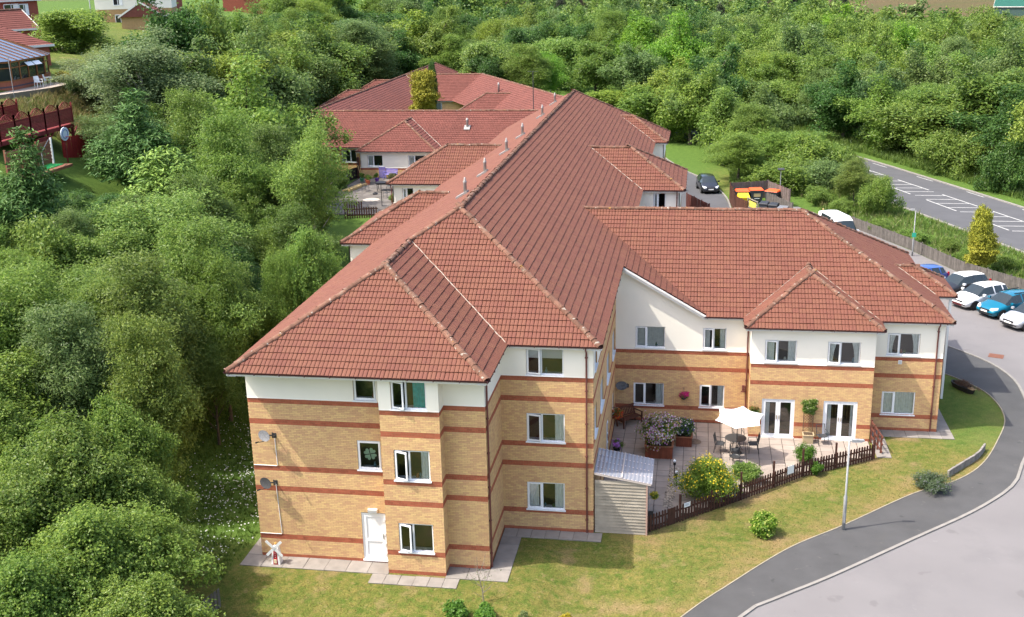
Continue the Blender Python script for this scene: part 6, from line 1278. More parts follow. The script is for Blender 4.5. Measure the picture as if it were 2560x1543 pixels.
MB().bar((-.6, 0, 6.0), (.6, 0, 6.0), .03).build('boom', M['steel'], t)
# columnar golden conifers
GOLD = (.31, .30, .025)
tree('cypress', -16.2, 97.5, 7.9, 1.85, GOLD, 'rounded golden conifer rising from the inner courtyard of the rear wing', 'conifer', None, 'golden_conifer', 3.3, 0); tree('cypress', -15.4, 99.2, 9.0, .6, 'deep', 'thin dark conifer tip behind the golden courtyard conifer', 'conifer', None, 'dark_conifer', 3.3, 1)
t = tree('cypress', 38.25, 46.9, 5.5, .86, (.31, .31, .03), 'golden column shaped conifer standing behind the grey fence', 'conifer', None, 'golden_conifer', 0, 1); c = link('lower_crown', PROTO['cypress'][0][0], t, (-.2, 0, 0)); c.scale = (1.35, 1.35, .62); c.color = (.31, .31, .03, 1)
# ------------------------------------------------------------ rough grass and weeds (uncountable)
def tufts(name, label, region, n, h, w, cols, seed, blades=5, kind='grass'):
    g_ = np.random.default_rng(seed); P = region(g_, n); n = len(P); b = np.repeat(P, blades, 0); N = len(b); b[:, :2] += g_.normal(size=(N, 2))*w*1.2
    b[:, 2] = gz(b[:, 0], b[:, 1]); hh = h*g_.uniform(.5, 1.4, N); lean = g_.normal(size=(N, 2))*hh[:, None]*.35; a = g_.uniform(0, 6.28, N); dx = np.stack([np.cos(a), np.sin(a), 0*a], 1)*(w*g_.uniform(.5, 1.2, N))[:, None]
    top = b + np.concatenate([lean, hh[:, None]], 1); mid = b + np.concatenate([lean*.3, hh[:, None]*.55], 1)
    V = np.stack([b - dx*.5, b + dx*.5, mid + dx*.4, top, mid - dx*.4], 1).reshape(-1, 3); k = np.arange(N)*5
    F = np.concatenate([np.stack([k, k + 1, k + 2, k + 4], 1), np.stack([k + 4, k + 2, k + 3, k + 3], 1)]); F3 = np.concatenate([np.stack([k, k + 1, k + 2], 1), np.stack([k, k + 2, k + 4], 1), np.stack([k + 4, k + 2, k + 3], 1)])
    o = link(name, npmesh(name, V, F3, M['leaf']), kind='stuff'); o.color = (*cols, 1); tag(o, label, kind); return o
def verge(g_, n):
    s_ = g_.uniform(-30, 50, n); t_ = -5.6 - g_.uniform(0, 1, n)*9.5; P = np.stack([RC.x + DR.x*s_ + NR.x*(t_ - np.interp(s_, *zip(*bend))), RC.y + DR.y*s_ + NR.y*(t_ - np.interp(s_, *zip(*bend))), 0*s_], 1)
    fx = np.interp(P[:, 1], [32, 41.6, 47, 54.8, 64.2, 76, 100], [47.2, 40.9, 37.25, 34.5, 30.2, 27.2, 24]); return P[P[:, 0] > fx + .25]
def verge2(g_, n):
    s_ = g_.uniform(-45, 50, n); t_ = 7.2 + g_.uniform(0, 1, n)**1.4*9; bb_ = np.interp(s_, *zip(*bend)); return np.stack([RC.x + DR.x*s_ + NR.x*(t_ - bb_), RC.y + DR.y*s_ + NR.y*(t_ - bb_), 0*s_], 1)
def thicket(g_, n): return np.stack([g_.uniform(20.8, 36, n), g_.uniform(76, 104, n), np.zeros(n)], 1)
def leftlush(g_, n):
    P = np.stack([g_.uniform(-9, -.9, n), g_.uniform(-2.5, 19, n), np.zeros(n)], 1); return P
tufts('rough_grass', 'rough tall green grass on the verge between fence and road', verge, 6500, .42, .065, (.145, .225, .045), 1); tufts('rough_grass', 'dry straw coloured grass mixed into the roadside verge', verge, 1500, .6, .035, (.28, .27, .11), 2); tufts('rough_grass', 'tall green grass along the far side of the main road', verge2, 5500, .6, .075, (.15, .23, .05), 3)
tufts('rough_grass', 'weeds and grass under the thicket behind the bin store', thicket, 4000, .55, .07, (.13, .20, .04), 4); tufts('rough_grass', 'uncut green grass on the shaded left side of the front block', leftlush, 5000, .13, .035, (.11, .19, .032), 5)
def dais(name, label, region, n, r, seed, z=.10):
    g_ = np.random.default_rng(seed); P = region(g_, n); P[:, 2] = gz(P[:, 0], P[:, 1]) + z*g_.uniform(.7, 1.3, len(P)); V, F = leaf_cloud(P, np.array([[0, -.25, 1.]]) + .25*g_.normal(size=(len(P), 3)), r, .9, seed); o = link(name, npmesh(name, V, F, M['flower']), kind='stuff'); o.color = (.80, .80, .76, 1); tag(o, label, 'flowers')
def dz(g_, n):
    c = g_.uniform(0, 1, (40, 2))*np.array([4.6, 15]) + np.array([-5.6, -1.0]); i = g_.integers(0, 40, n); P = np.concatenate([c[i] + g_.normal(size=(n, 2))*np.array([.9, 1.2]), np.zeros((n, 1))], 1); return P[P[:, 0] < -.75]
dais('daisies', 'white daisies scattered through the shaded grass left of the front block', dz, 1150, .075, 6)
def dz2(g_, n): return np.stack([-3.6 + g_.normal(size=n)*.7, 13.5 + g_.normal(size=n)*1.5, np.zeros(n)], 1)
dais('daisies', 'bright patch of white daisies beside the roof edge further back', dz2, 380, .11, 8, .35)
def lawnr(g_, n):
    P = np.stack([g_.uniform(-1, 31, n), g_.uniform(-5, 14, n), np.zeros(n)], 1); x, y = P[:, 0], P[:, 1]
    iy = np.interp(x, [p[0] for p in INNER[::-1]], [p[1] for p in INNER[::-1]]); ok = (y > iy + .1) & (((x < 15.4) & (y < 2.6) & ((y < -1.7) | (x > 10.5))) | ((x > 15.5) & (y < np.interp(x, [15.5] + [q[0] for q in FPTS[1:]] + [31], [3.6] + [q[1] - .15 for q in FPTS[1:]] + [15])))); return P[ok]
tufts('lawn_grass', 'short mown lawn grass in front of the building, partly dry', lawnr, 24000, .026, .02, (.175, .190, .045), 9, 3); tufts('lawn_grass', 'straw coloured dry blades mixed into the front lawn', lawnr, 10000, .022, .02, (.27, .205, .09), 10, 3)

for k, (x, y, r, h, c) in enumerate(((33.2, 60.6, 1.1, 1.3, 'mid'), (35.6, 57.2, 1.3, 1.2, 'light'), (37.9, 54.0, 1.2, 1.3, 'mid'), (38.6, 51.4, 1.0, 1.0, 'light'), (40.5, 48.6, 1.2, 1.2, 'mid'), (42.6, 45.2, 1.1, 1.1, 'mid'), (30.6, 68.2, 1.3, 1.6, 'light'), (29.2, 72.4, 1.6, 2.0, 'mid'))):
    tree('bush', x, y, h, r, c, ['verge bush nearest the minibus', 'spreading verge bush left of the slim lamp post', 'verge bush right of the slim lamp post', 'pale verge bush below the golden conifer tip', 'low verge bush right of the golden conifer', 'verge bush nearest the right photo edge', 'pale bush between the bin store and main road', 'taller bush behind the yellow timber rail'][k], 'bush', 'bushes on the roadside verge', 'verge_bush')
t = thing('wire_fence', 'short grey post and panel fence in the bottom left under the tree', 'fence', (-.46, -4.3, -.32), R(75))
for k in range(6): MB().box(-.5 + k*.2, -.36 + k*.2, -.01, .01, 0, .95).build('board', grey_board, t)
for z in (.2, .75): MB().bar((-.55, .03, z), (.65, .03, z), .04, .06).build('rail', grey_board, t)
# ------------------------------------------------------------ rear patio on the left
rp_ = link('rear_patio', None, kind='structure'); sl9 = unit_slab(.89, .89).mesh('paving_slab', mat('weathered_rear_slab', (.150, .132, .118), .9, island=.16, var=.2, vscale=1.5, dirt=((.075, .07, .05), .55, .7), dscale=.9, spots=(((.07, .10, .03), 1.6, .66, .7),)))
flat('patio_bed', [(-15.6, 50.0), (-4.2, 50.0), (-4.2, 67.1), (-15.6, 67.1)], 3.315, M['bed'], rp_, kind=None)
for i in range(12):
    for j in range(18):
        o = link('paving_slab', sl9, rp_); o.location = (-15.4 + i*.9, 50.3 + j*.9, 3.34 + rng.uniform(-.006, .006)); o.rotation_euler = (rng.uniform(-.005, .005), rng.uniform(-.005, .005), rng.uniform(-.006, .006))
MB().lathe([(.75, 0), (.75, .02), (.7, .03), (.02, .03)], 24, (-11.25, 56.1, 3.345)).build('round_stone', mat('pale_disc', (.45, .40, .34), .9, var=.15), rp_)
for k, (x, y, h) in enumerate(((-10.9, 48.7, 1.25), (-9.95, 49.2, .85))):
    pass
pf2 = thing('picket_fence', 'dark picket fence at the near edge of the rear patio', 'fence', (0, 0, 0)); pr2 = random.Random(2)
pk2 = MB(); pk2.hexa([(-.05, -.012, 0), (.05, -.012, 0), (.05, .012, 0), (-.05, .012, 0), (-.05, -.012, 1), (.05, -.012, 1), (.05, .012, 1), (-.05, .012, 1)]); pk2m = pk2.mesh('picket', darkwood)
for i in range(14): o = link('picket', pk2m, pf2); o.location = (-11.3 + i*.19, 48.6 + i*.05, 3.25); o.scale = (1, 1, 1.45 if i < 8 else .95)
for z in (.3, .8): MB().bar((-11.4, 48.63, 3.25 + z), (-8.7, 49.3, 3.25 + z), .04, .08).build('rail', darkwood, pf2)
board_fence('dark_fence', 'black stained fence from the rear wing corner to the planting', [(-15.55, 67.0), (-16.7, 63.2)], 1.1, mat('black_board', (.025, .018, .015), .8, island=.2), z=3.3); MB
t = thing('fence_post_panel', 'tall narrow dark board panel at the corner of the rear wing', 'panel', (-15.5, 66.9, 3.3)); MB().box(-.08, .08, -.5, 0, 0, 2.1).build('board', darkwood, t)
PUR = mat('purple_paint', (.20, .18, .46), .6); bench((-12.25, 66.3, 3.35), R(0), 'purple painted garden bench against the rear wing wall', PUR).rotation_euler[2] = R(-15)
t = thing('purple_panel', 'purple slatted panel leaning beside the purple bench', 'panel', (-13.15, 66.75, 3.35))
for k in range(9): MB().bar((-.32, 0, .08 + k*.115), (.32, 0, .08 + k*.115), .025, .085).build('slat', PUR, t)
for s_ in (-.3, .3): MB().bar((s_, .03, 0), (s_, .03, 1.1), .04).build('post', PUR, t)
t = thing('timber_stack', 'stack of pale planks lying on the rear patio', 'planks', (-14.35, 61.3, 3.36), R(78)); plm = mat('sawn_plank', (.50, .36, .16), .85, island=.15)
for k in range(9): MB().box(-1.7 + .08*(k % 3), 1.7 + .12*(k % 2), -.42 + (k % 4)*.2 + .02*(k//4), -.24 + (k % 4)*.2 + .02*(k//4), .05*(k//4)*1.3, .05*(k//4)*1.3 + .055).build('plank', plm, t)
t = thing('black_patio_table', 'long black rectangular patio table on the rear patio', 'table', (-10.9, 60.6, 3.36), R(6)); MB().box(-1.1, 1.1, -.5, .5, .70, .74).build('table_top', M['black'], t); MB().box(-1.02, 1.02, -.44, .44, .58, .70).build('apron', M['black'], t)
for i, j in ((-1, -1), (1, -1), (1, 1), (-1, 1)): MB().bar((i*.95, j*.4, 0), (i*.95, j*.4, .6), .05).build('leg', M['black'], t)
t = thing('brick_planter', 'low red brick planter behind the black patio table', 'planter', (-10.7, 63.4, 3.35)); 
for c in range(4):
    for k in range(9): MB().box(-.95 + k*.212 + .1*(c % 2)*.5, -.95 + k*.212 + .2 + .1*(c % 2)*.5, -.42, .42, .0 + c*.085, .078 + c*.085).build('brick', M['redbrick'], t)
metal_chair(-12.9, 60.0, R(70), 'grey metal chair beside the plank stack on the rear patio', 'chairs on the rear patio').location.z = 3.36; metal_chair(-10.1, 57.2, R(-20), 'dark chair in front of the black table on the rear patio', 'chairs on the rear patio').location.z = 3.36
t = thing('bird_feeder_pole', 'dark bird feeder pole with side arm at the front of the rear patio', 'bird feeder', (-9.5, 53.4, 3.35)); MB().tube([(0, 0, 0), (0, 0, 1.9)], .03, 6).build('pole', M['black'], t); MB().bar((-.6, 0, 1.25), (.1, 0, 1.25), .03).build('arm', M['black'], t); MB().lathe([(.02, -.3), (.22, -.25), (.24, -.18), (.02, -.05)], 12, (-.55, 0, 1.3)).build('tray', M['black'], t)
jr = random.Random(9)
for k, (nm, lab, c, x, y) in enumerate((('plant_pot', 'purple plant pot on the rear patio', (.14, .05, .30), -13.1, 64.6), ('plant_pot', 'terracotta plant pot by the plank stack', (.40, .14, .07), -13.9, 64.0), ('plant_pot', 'green plastic tub by the dark fence', (.05, .25, .12), -14.6, 64.6), ('plant_pot', 'orange red tub near the purple pot', (.5, .13, .06), -13.6, 63.3))):
    t = thing(nm, lab, 'pot', (x, y, 3.36), 0, 'pots on the rear patio'); m_ = MB(); m_.lathe([(.14, 0), (.2, .3), (.23, .31), (.23, .35), (.18, .34), (.02, .30)], 14); m_.build('pot', mat('pot%d' % k, c, .6), t); P_, N_, bl = crown_points(.5, .28, k, 6, 12, 8, spr=.05); V, F = leaf_cloud(P_ + np.array([0, 0, .3]), N_, .1, .5, k); o = link('foliage', npmesh('foliage', V, F, M['leaf']), t); o.color = (*COLS['mid'], 1)
t = thing('spade', 'spade leaning near the dark fence corner', 'spade', (-14.9, 65.4, 3.35), R(20)); MB().tube([(0, 0, .3), (-.25, .25, 1.45)], .025, 6).build('handle', plm, t); MB().hexa([(-.1, -.02, 0), (.1, -.02, 0), (.1, .0, 0), (-.1, 0, 0), (-.1, .0, .32), (.1, .0, .32), (.1, .02, .32), (-.1, .02, .32)]).build('blade', M['metal'], t)
for k, (x, y, r) in enumerate(((-15.6, 61.5, .8), (-15.3, 57.5, .7), (-14.8, 54.2, .9), (-9.0, 55.5, .5), (-11.9, 65.9, .45))): flowerbed('patio_edge_shrub', ['low leafy shrub by the dark fence of the rear patio', 'low shrub on the left edge of the rear patio by the planks', 'low shrub on the near left edge of the rear patio', 'small plant at the side wing wall by the rear patio', 'small brownish plant below the rear wing window'][k], 'shrub', x, y, 3.3, r, r*1.5, ['light', 'mid', 'mid', 'light', 'brown'][k], [(.7, .7, .6)] if k == 0 else [], 60, 60 + k, 'shrubs round the rear patio')

# ------------------------------------------------------------ deck and garden on the hill
red_st = mat('red_stained_timber', (.165, .022, .020), .75, island=.14, var=.15, vscale=5); redb = mat('bright_red_fence', (.30, .024, .022), .75, island=.10, var=.1, vscale=4)
DK = thing('raised_deck', 'raised red stained timber deck on posts with arched lattice screens', 'deck', (-30.1, 41.2, 0)); ZD_ = 12.2
for k in range(30): MB().box(-4.6 + k*.152, -4.6 + k*.152 + .145, -13, 0, ZD_ - .04, ZD_).build('deck_board', red_st, DK)
MB().box(-.02, .04, -13, .02, ZD_ - .30, ZD_ - .01).build('fascia_beam', red_st, DK); MB().box(-4.6, .0, -.02, .04, ZD_ - .30, ZD_ - .01).build('fascia_beam', red_st, DK)
for y in (0, -3.4, -6.8, -10.2):
    for x in (-.06, -4.4): zg = float(gz(-30.1 + x, 41.2 + y)); MB().box(x - .08, x + .08, y - .2, y - .04, zg - .3, ZD_ - .04).build('post', red_st, DK)
    for s_ in (-1, 1): MB().bar((-.06, y - .12, ZD_ - .95), (-.06, y - .12 + s_*.7, ZD_ - .30), .09).build('brace', red_st, DK)
def arch_panel(x, y0, y1, z0, par):
    L = y1 - y0
    for q in (y0, y1): MB().box(x - .05, x + .05, q - .05, q + .05, z0 - .3, z0 + 1.55).build('screen_post', red_st, par)
    for k in range(10): MB().box(x - .012, x + .012, y0 + .05, y1 - .05, z0 + .05 + k*.105, z0 + .147 + k*.105).build('screen_slat', red_st, par)
    MB().box(x - .03, x + .03, y0 + .05, y1 - .05, z0 + 1.10, z0 + 1.15).build('screen_rail', red_st, par)
    arc = [(x, lerp(y0 + .05, y1 - .05, i/12), z0 + 1.2 + .45*math.sin(math.pi*i/12)) for i in range(13)]
    for a, b in zip(arc, arc[1:]): pass
    MB().tube(arc, .035, 6).build('arched_rail', red_st, par)
    for i in range(-3, 9):
        for s_ in (1, -1):
            pts = []
            ya = y0 + .05 + i*.2; 
            for tt in np.linspace(0, 1, 9):
                yy = ya + s_*tt*.55 + (.55 if s_ < 0 else 0); zz = z0 + 1.15 + tt*.55
                if y0 + .05 < yy < y1 - .05 and zz < z0 + 1.18 + .45*math.sin(math.pi*(yy - y0 - .05)/(L - .1)): pts.append((x, yy, zz))
            if len(pts) > 1: MB().bar(pts[0], pts[-1], .02, .03).build('lattice_slat', red_st, par)
for k in range(6): arch_panel(.0, -1.9*(k + 1), -1.9*k, ZD_ + .05, DK)
for k in range(5): arch_panel(-4.5, -1.9*(k + 1), -1.9*k, ZD_ + .3, DK)
board_fence('red_fence', 'bright red board fence below the raised deck', [(-29.6, 38.6), (-29.5, 47.0)], 1.75, redb, zf=lambda x, y: 9.75 - .05*(y - 38))
t = thing('red_shed_panel', 'dark red upright panel under the raised deck', 'panel', (-29.8, 36.4, 9.8)); MB().box(-.05, .05, -.9, .9, 0, 2.0).build('board', red_st, t)
t = thing('basketball_hoop', 'basketball hoop with round blue and white backboard by the red fence', 'basketball hoop', (-29.0, 37.9, 9.7)); bl_ = mat('backboard_blue', (.16, .22, .42), .5); MB().tube([(0, 0, 0), (0, 0, 2.0)], .06, 8).build('pole', red_st, t)
m_ = MB(); n_ = 20; m_.add([(.06, math.cos(2*math.pi*j/n_)*.55, 2.15 + math.sin(2*math.pi*j/n_)*.50) for j in range(n_)] + [(.0, math.cos(2*math.pi*j/n_)*.55, 2.15 + math.sin(2*math.pi*j/n_)*.50) for j in range(n_)], [tuple(range(n_)), tuple(reversed(range(n_, 2*n_)))] + [(j, n_ + j, n_ + (j + 1) % n_, (j + 1) % n_) for j in range(n_)]); m_.build('backboard', mat('backboard_white', (.62, .66, .74), .5), t)
m_ = MB(); m_.tube([(.065, math.cos(2*math.pi*j/16)*.36, 2.15 + math.sin(2*math.pi*j/16)*.32) for j in range(17)], .035, 5); m_.build('ring_mark', bl_, t); MB().tube([(.3 + math.cos(2*math.pi*j/12)*.2, math.sin(2*math.pi*j/12)*.2, 1.95) for j in range(13)], .015, 5).build('hoop', mat('hoop_red', (.4, .05, .02), .5), t)
# lower garden structure with woven panels and green mat
t = thing('garden_shelter', 'brown woven fence panels round a lower terrace with green mat', 'fence', (-28.0, 33.4, 9.9)); wv = mat('woven_panel', (.24, .10, .06), .85, island=.15)
for p in range(3):
    for k in range(12): MB().bar((-.03 + .03*(k % 2), -4.6 + p*1.85, .55 + k*.13), (-.03 + .03*(k % 2), -2.85 + p*1.85, .55 + k*.13), .02, .12).build('woven_slat', wv, t)
    MB().box(-.06, .06, -4.68 + p*1.85, -4.58 + p*1.85, -1.5, 2.2).build('post', wv, t)
MB().box(-.06, .06, .9, 1.0, -1.5, 2.2).build('post', M['white'], t); MB().box(.0, 1.0, -3.0, .6, .38, .42).build('green_mat', mat('green_turf_mat', (.03, .40, .10), .8), t); MB().box(-.02, 1.5, -4.5, .9, .2, .38).build('terrace_base', wv, t)
MB().bar((1.4, -2.6, .4), (1.4, -2.6, 1.7), .05).build('frame_post', M['lampgrey'], t); MB().bar((0, .7, 2.1), (1.4, -2.6, 1.7), .06).build('frame_rail', M['steel'], t)
# conservatory
cw = mat('orange_timber_frame', (.30, .115, .035), .6); rbk = mat('orange_red_brick', (.36, .12, .07), .9, var=.15, vscale=6); bgl = mat('blue_roof_glazing', (.09, .13, .20), .2, spec=.7)
CV = thing('conservatory', 'timber framed conservatory with blue glazed roof on a brick base', 'conservatory', (0, 0, 0)); cp = [(-40.6, 56.2), (-39.7, 54.1), (-39.2, 48.2), (-40.6, 45.4), (-44.5, 43.6), (-47, 48), (-46, 57)]; z0_, z1_, z2_ = 13.7, 14.7, 16.35
for a, b in zip(cp[:5], cp[1:6]):
    A, B = Vector((*a, 0)), Vector((*b, 0)); d = (B - A).normalized(); L = (B - A).length; nn = Vector((d.y, -d.x, 0)); mid = (A + B)/2; MB().obox(mid + Vector((0, 0, (z0_ + z1_)/2)), d, nn, (0, 0, 1), L/2, .1, (z1_ - z0_)/2).build('dwarf_wall', rbk, CV); MB().obox(mid + Vector((0, 0, z1_ - .42)), d, nn, (0, 0, 1), L/2 + .005, .104, .06).build('blue_brick_course', mat('blue_brick', (.10, .08, .10), .9), CV)
    MB().obox(mid + Vector((0, 0, z1_ + .04)), d, nn, (0, 0, 1), L/2, .14, .04).build('sill', cw, CV); MB().obox(mid + Vector((0, 0, z2_ - .06)), d, nn, (0, 0, 1), L/2, .09, .08).build('head', cw, CV); MB().obox(mid + Vector((0, 0, z2_ - .55)), d, nn, (0, 0, 1), L/2, .05, .035).build('transom', cw, CV)
    k = max(1, int(L/1.4))
    for i in range(k + 1): p = A.lerp(B, i/k); MB().obox(p + Vector((0, 0, (z1_ + z2_)/2)), d, nn, (0, 0, 1), .06, .06, (z2_ - z1_)/2).build('mullion', cw, CV)
    for i in range(k): p, q = A.lerp(B, i/k), A.lerp(B, (i + 1)/k); MB().add([p + Vector((0, 0, z1_ + .08)), q + Vector((0, 0, z1_ + .08)), q + Vector((0, 0, z2_ - .14)), p + Vector((0, 0, z2_ - .14))], [(0, 1, 2, 3)]).build('pane', M['carglass'], CV)
r0, r1 = Vector((-43.2, 47.4, 18.1)), Vector((-43.6, 53.2, 18.1)); oh = 1.06; cen = Vector((-43.2, 50, 0)); ring = [Vector((*(cen.xy + (Vector(p) - cen.xy)*oh), z2_ + .02)) for p in cp]
tops = [r1, r1, r0, r0, r0, r0, r1]
for i in range(7):
    a, b, c, d_ = ring[i], ring[(i + 1) % 7], tops[(i + 1) % 7], tops[i]; MB().add([a, b, c, d_] if c != d_ else [a, b, c], [(0, 1, 2, 3) if c != d_ else (0, 1, 2)]).build('roof_pane', bgl, CV); k = max(2, int((b - a).length/.95))
    for j in range(k): MB().bar(a.lerp(b, j/k) + Vector((0, 0, .03)), d_.lerp(c, j/k) + Vector((0, 0, .03)), .07).build('glazing_bar', cw, CV)
MB().bar(r0 + Vector((0, 0, .05)), r1 + Vector((0, 0, .05)), .14).build('ridge', cw, CV); MB().prism([(p[0]*.0 + q[0], q[1]) for p, q in zip(cp, [(cen.x + (c[0] - cen.x)*.96, cen.y + (c[1] - cen.y)*.96) for c in cp])][::-1], z0_, z0_ + .12).build('floor', M['roomwall'], CV)
for k in range(2):
    y_ = 51.0 + k*1.15; MB().obox((-39.15, y_, z2_ - .42), (0, 1, 0), (.75, 0, -.66), (.66, 0, .75), .5, .22, .015).build('open_light', M['upvc'], CV)
flat('garden_patio', [(-39.6, 56), (-37.0, 53.2), (-36.9, 50), (-38.4, 44), (-42, 40), (-44, 43), (-39.5, 48)], 13.98, mat('pale_patio', (.36, .30, .25), .9, var=.1)); 
mbp = MB(); mbp.prism([(-39.6, 56), (-44, 43), (-42, 40), (-38.4, 44), (-36.9, 50), (-37.0, 53.2)], 12.6, 13.975); mbp.build('garden_patio_base', mat('patio_base', (.20, .17, .13), .9), kind='structure')
def plastic_chair(x, y, z, rz, lab):
    t = thing('plastic_garden_chair', lab, 'chair', (x, y, z), rz, 'white plastic chairs by the conservatory'); w = M['white']; MB().box(-.26, .26, -.26, .24, .42, .45).build('seat', w, t); MB().hexa([(-.25, .22, .45), (.25, .22, .45), (.25, .25, .45), (-.25, .25, .45), (-.22, .34, .92), (.22, .34, .92), (.22, .37, .92), (-.22, .37, .92)]).build('backrest', w, t)
    for i in (-1, 1):
        for j in (-.24, .22): MB().bar((i*.26, j, 0), (i*.25, j, .44 if j > 0 else .66), .045).build('leg', w, t)
        MB().bar((i*.27, -.26, .66), (i*.27, .28, .66), .05, .03).build('arm_rest', w, t)
plastic_chair(-38.2, 50.4, 13.99, R(60), 'white plastic chair in front of the conservatory, left of the pair'); plastic_chair(-38.4, 52.2, 13.99, R(110), 'white plastic chair in front of the conservatory, right of the pair'); plastic_chair(-39.6, 45.6, 13.99, R(40), 'white plastic chair at the left photo edge by the conservatory')
tag(MB().tube([(-37.8, 46, 13.4), (-37.85, 46, 17)], .03, 6).build('washing_line_pole', M['lampgrey']), 'thin washing line pole on the hill garden lawn', 'pole')
flowerbed('garden_shrub', 'dark grey green round shrub at the end of the garden patio', 'shrub', -36.6, 52.6, 13.0, 1.1, 1.5, 'teal', [], 0, 71, 'shrubs in the hill garden'); flowerbed('garden_shrub', 'yellow round shrub beside the conservatory corner', 'shrub', -38.9, 55.3, 13.6, .75, 1.3, (.40, .32, .03), [], 0, 72, 'shrubs in the hill garden')
# ------------------------------------------------------------ houses on the hill
def house(label, x, y, z, rz, w, d, h, rh, wm, rm, wins=(), ohang=.35, hip=False, gable_white=False, group='houses on the hill', render_top=None):
    t = thing('house', label, 'house', (x, y, z), rz, group); b = MB(); b.box(-w/2, w/2, -d/2, d/2, -1.5, h); b.build('wall', wm, t)
    if render_top: MB().box(-w/2 - .02, w/2 + .02, -d/2 - .03, d/2 + .03, h*render_top, h).build('render_panel', M['render'], t)
    r = MB(); X, Y = w/2 + ohang, d/2 + ohang
    if hip: r.add([(-X, -Y, h), (X, -Y, h), (X, Y, h), (-X, Y, h), (-X + Y, 0, h + rh), (X - Y, 0, h + rh)], [(0, 1, 5, 4), (1, 2, 5), (2, 3, 4, 5), (3, 0, 4), (3, 2, 1, 0)])
    else: r.add([(-X, -Y, h), (X, -Y, h), (X, Y, h), (-X, Y, h), (-X, 0, h + rh), (X, 0, h + rh)], [(0, 1, 5, 4), (2, 3, 4, 5), (1, 2, 5), (3, 0, 4), (3, 2, 1, 0)])
    ro = r.build('roof', rm, t); L = math.hypot(Y, rh); n_ = int(L/.34)
    for k in range(n_):
        tt = k/n_; yy = lerp(-Y, 0, tt); zz = lerp(h, h + rh, tt); xx = X - (Y*tt if hip else 0)
        MB().add([(-xx, yy, zz + .05), (xx, yy, zz + .05), (xx - (Y/n_ if hip else 0), yy + Y/n_, zz + rh/n_ + .012), (-xx + (Y/n_ if hip else 0), yy + Y/n_, zz + rh/n_ + .012), (-xx, yy, zz + .0), (xx, yy, zz)], [(0, 1, 2, 3), (4, 5, 1, 0)]).build('tile_course', rm, ro)
    MB().tube([(-X + (Y if hip else 0), 0, h + rh + .04), (X - (Y if hip else 0), 0, h + rh + .04)], .13, 8).build('ridge', M['ridge'], ro); fa = MB(); fa.box(-X, X, -Y - .03, -Y, h - .16, h + .05); fa.box(-X, X, Y, Y + .03, h - .16, h + .05); fa.build('fascia', M['fascia'], t)
    if not hip:
        for s_ in (-1, 1): MB().bar((s_*(X + .02), -Y, h), (s_*(X + .02), 0, h + rh), .05, .22).build('bargeboard', M['fascia'], t); MB().bar((s_*(X + .02), Y, h), (s_*(X + .02), 0, h + rh), .05, .22).build('bargeboard', M['fascia'], t)
        for s_ in (-1, 1): MB().add([(s_*w/2, -d/2, h), (s_*w/2, d/2, h), (s_*w/2, 0, h + rh*.95)], [(0, 1, 2)]).build('gable', M['render'] if gable_white else wm, t)
    for face, u, zc, ww, hh in wins:
        f = link('window', None, t); fr = MB(); s2 = {'S': ((1, 0, 0), (0, -1, 0), (u, -d/2 - .03, zc)), 'E': ((0, 1, 0), (1, 0, 0), (w/2 + .03, u, zc)), 'N': ((1, 0, 0), (0, 1, 0), (u, d/2 + .03, zc))}[face]; ax, nn, c = Vector(s2[0]), Vector(s2[1]), Vector(s2[2]); zv = Vector((0, 0, 1))
        fr.obox(c + zv*(hh/2), ax, nn, zv, ww/2, .05, .05); fr.obox(c - zv*(hh/2), ax, nn, zv, ww/2 + .05, .08, .05)
        for q in (-1, 0, 1): fr.obox(c + ax*(q*(ww/2 - .03)), ax, nn, zv, .04, .05, hh/2)
        fr.build('frame', M['upvc'], f); MB().obox(c - nn*.0, ax, nn, zv, ww/2, .02, hh/2).build('pane', M['carglass'], f); MB().obox(c + ax*(ww*.3) + nn*.022, ax, nn, zv, ww*.16, .003, hh*.46).build('curtain', M['curtain'], f)
    return t
hb = mat('house_red_brick', (.30, .085, .055), .9, var=.12, vscale=5, bump=.2, bscale=40); hy = mat('house_buff_brick', (.40, .25, .12), .9, var=.12, vscale=5); hr = mat('house_roof_tile', (.155, .050, .038), .85, var=.12, vscale=2)
house('low red tiled house directly behind the conservatory', -49.5, 56.5, 14.3, R(62), 13, 8.5, 2.6, 2.5, hb, hr, [('S', -3, 1.4, 1.4, 1.1)], hip=True)
house('red brick house with white windows in the top left corner', -66, 84, 15.2, R(66), 11, 9, 5.2, 3.4, hb, hr, [('S', -2.5, 4.1, 1.9, 1.3), ('S', 2.0, 4.1, 1.9, 1.3), ('S', -2.5, 1.4, 1.9, 1.4), ('S', 3.6, 4.1, 1.2, 1.2), ('E', 0, 4.1, 1.4, 1.2)], gable_white=True)
house('red brick house wing with lean-to tiled roof in the top left', -60, 79, 15.0, R(66), 6, 5, 2.4, 2.0, hb, hr, [('S', 0, 1.4, 2.4, 1.3)], gable_white=True)
house('buff brick house with white rendered top beyond the round tree', -68, 128, 15.0, R(20), 11, 8, 5.2, 2.8, hy, hr, [('S', -2.2, 4.2, 1.3, 1.4), ('S', 1.8, 4.2, 1.7, 1.4), ('S', -2, 1.4, 1.6, 1.4)], render_top=.56)
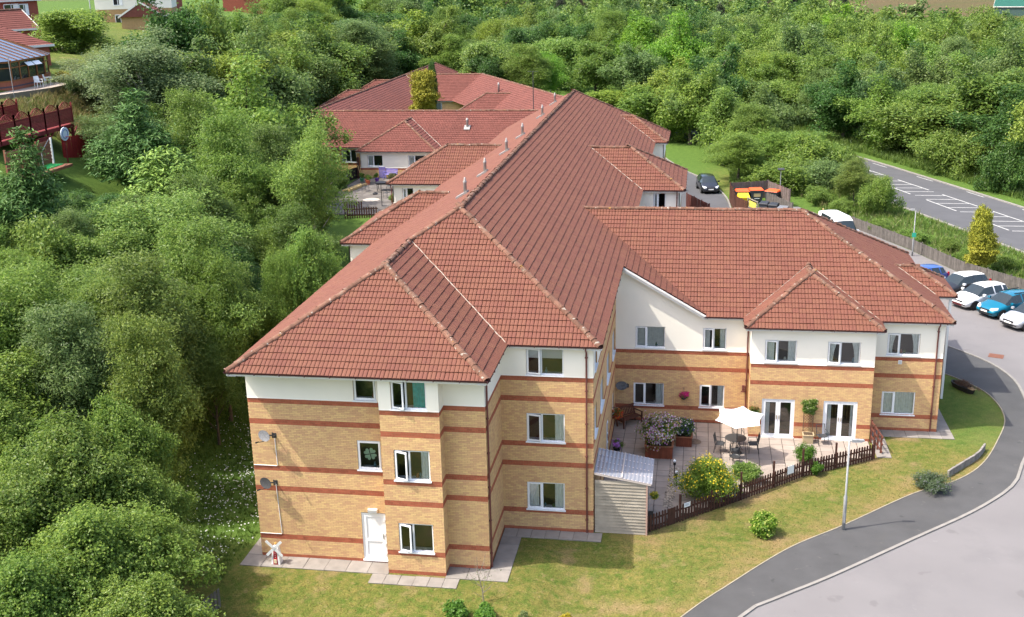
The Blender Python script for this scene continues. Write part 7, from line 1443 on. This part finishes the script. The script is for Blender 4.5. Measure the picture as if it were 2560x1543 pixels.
house('small buff garage with red roof below the rendered house', -62, 118, 14.6, R(110), 6.5, 5.5, 2.5, 2.0, hy, hr, [('S', 0, 1.2, 2.2, 1.6)], gable_white=False)
house('distant red brick house with hipped roof among the tree tops', -73, 188, 14.6, R(12), 11, 8, 6.4, 2.6, hb, hr, [('S', -2.5, 4.6, 1.3, 1.2)], hip=True); house('low hipped red roof in front of the distant brick house', -67.5, 178, 14.6, R(12), 6, 5.4, 3.6, 1.9, hb, hr, [], hip=True)
house('red roofed house half hidden by trees at the top', -84, 165, 15, R(15), 10, 8, 5, 2.8, hb, hr, [('S', 0, 4, 1.4, 1.2)], hip=True)
vehicle('parked_car', 'dark car parked on the hill drive below the brick house', 'car', -57.2, 78.2, (-.55, .83), paint('navy_car_paint', (.02, .025, .04)), st=SUV, scale=1.05, z=float(gz(-57, 79)) + .05)
board_fence('garden_fence', 'low brown garden fence behind the conservatory garden', [(-46.5, 63.5), (-50.5, 74), (-56, 88)], 1.1, mat('tan_board', (.22, .11, .07), .85, island=.15), zf=gz)
lamp_post(-58.5, 97, 7.0, 'tall white street lamp among the hill houses', (.9, -.3), None, 1.2, curved=False); lamp_post(-62, 178, 8.0, 'street lamp with curved arm near the distant brick house', (-2.6, .5), None, 1.5, curved=True)
def hillgrass(g_, n): P = np.stack([g_.uniform(-37, -29.5, n), g_.uniform(42, 66, n), np.zeros(n)], 1); return P
tufts('rough_grass', 'dry brownish long grass on the slope below the conservatory', hillgrass, 3500, .55, .06, (.26, .22, .09), 12); tufts('rough_grass', 'green long grass on the slope below the conservatory', hillgrass, 3500, .4, .06, (.17, .23, .05), 13)
board_fence('dark_fence', 'dark boundary fence behind the rear roofs', [(-38, 149), (-27, 150), (-12, 152)], 1.9, mat('blackish_board', (.03, .02, .02), .85, island=.2), .3, zf=gz)
house('dark green barn roof in the far right field', 122, 352, 3.0, R(-20), 24, 12, 3.5, 3.5, mat('barn_wall', (.05, .09, .08), .8), mat('green_sheet_roof', (.02, .10, .075), .6), group=None)
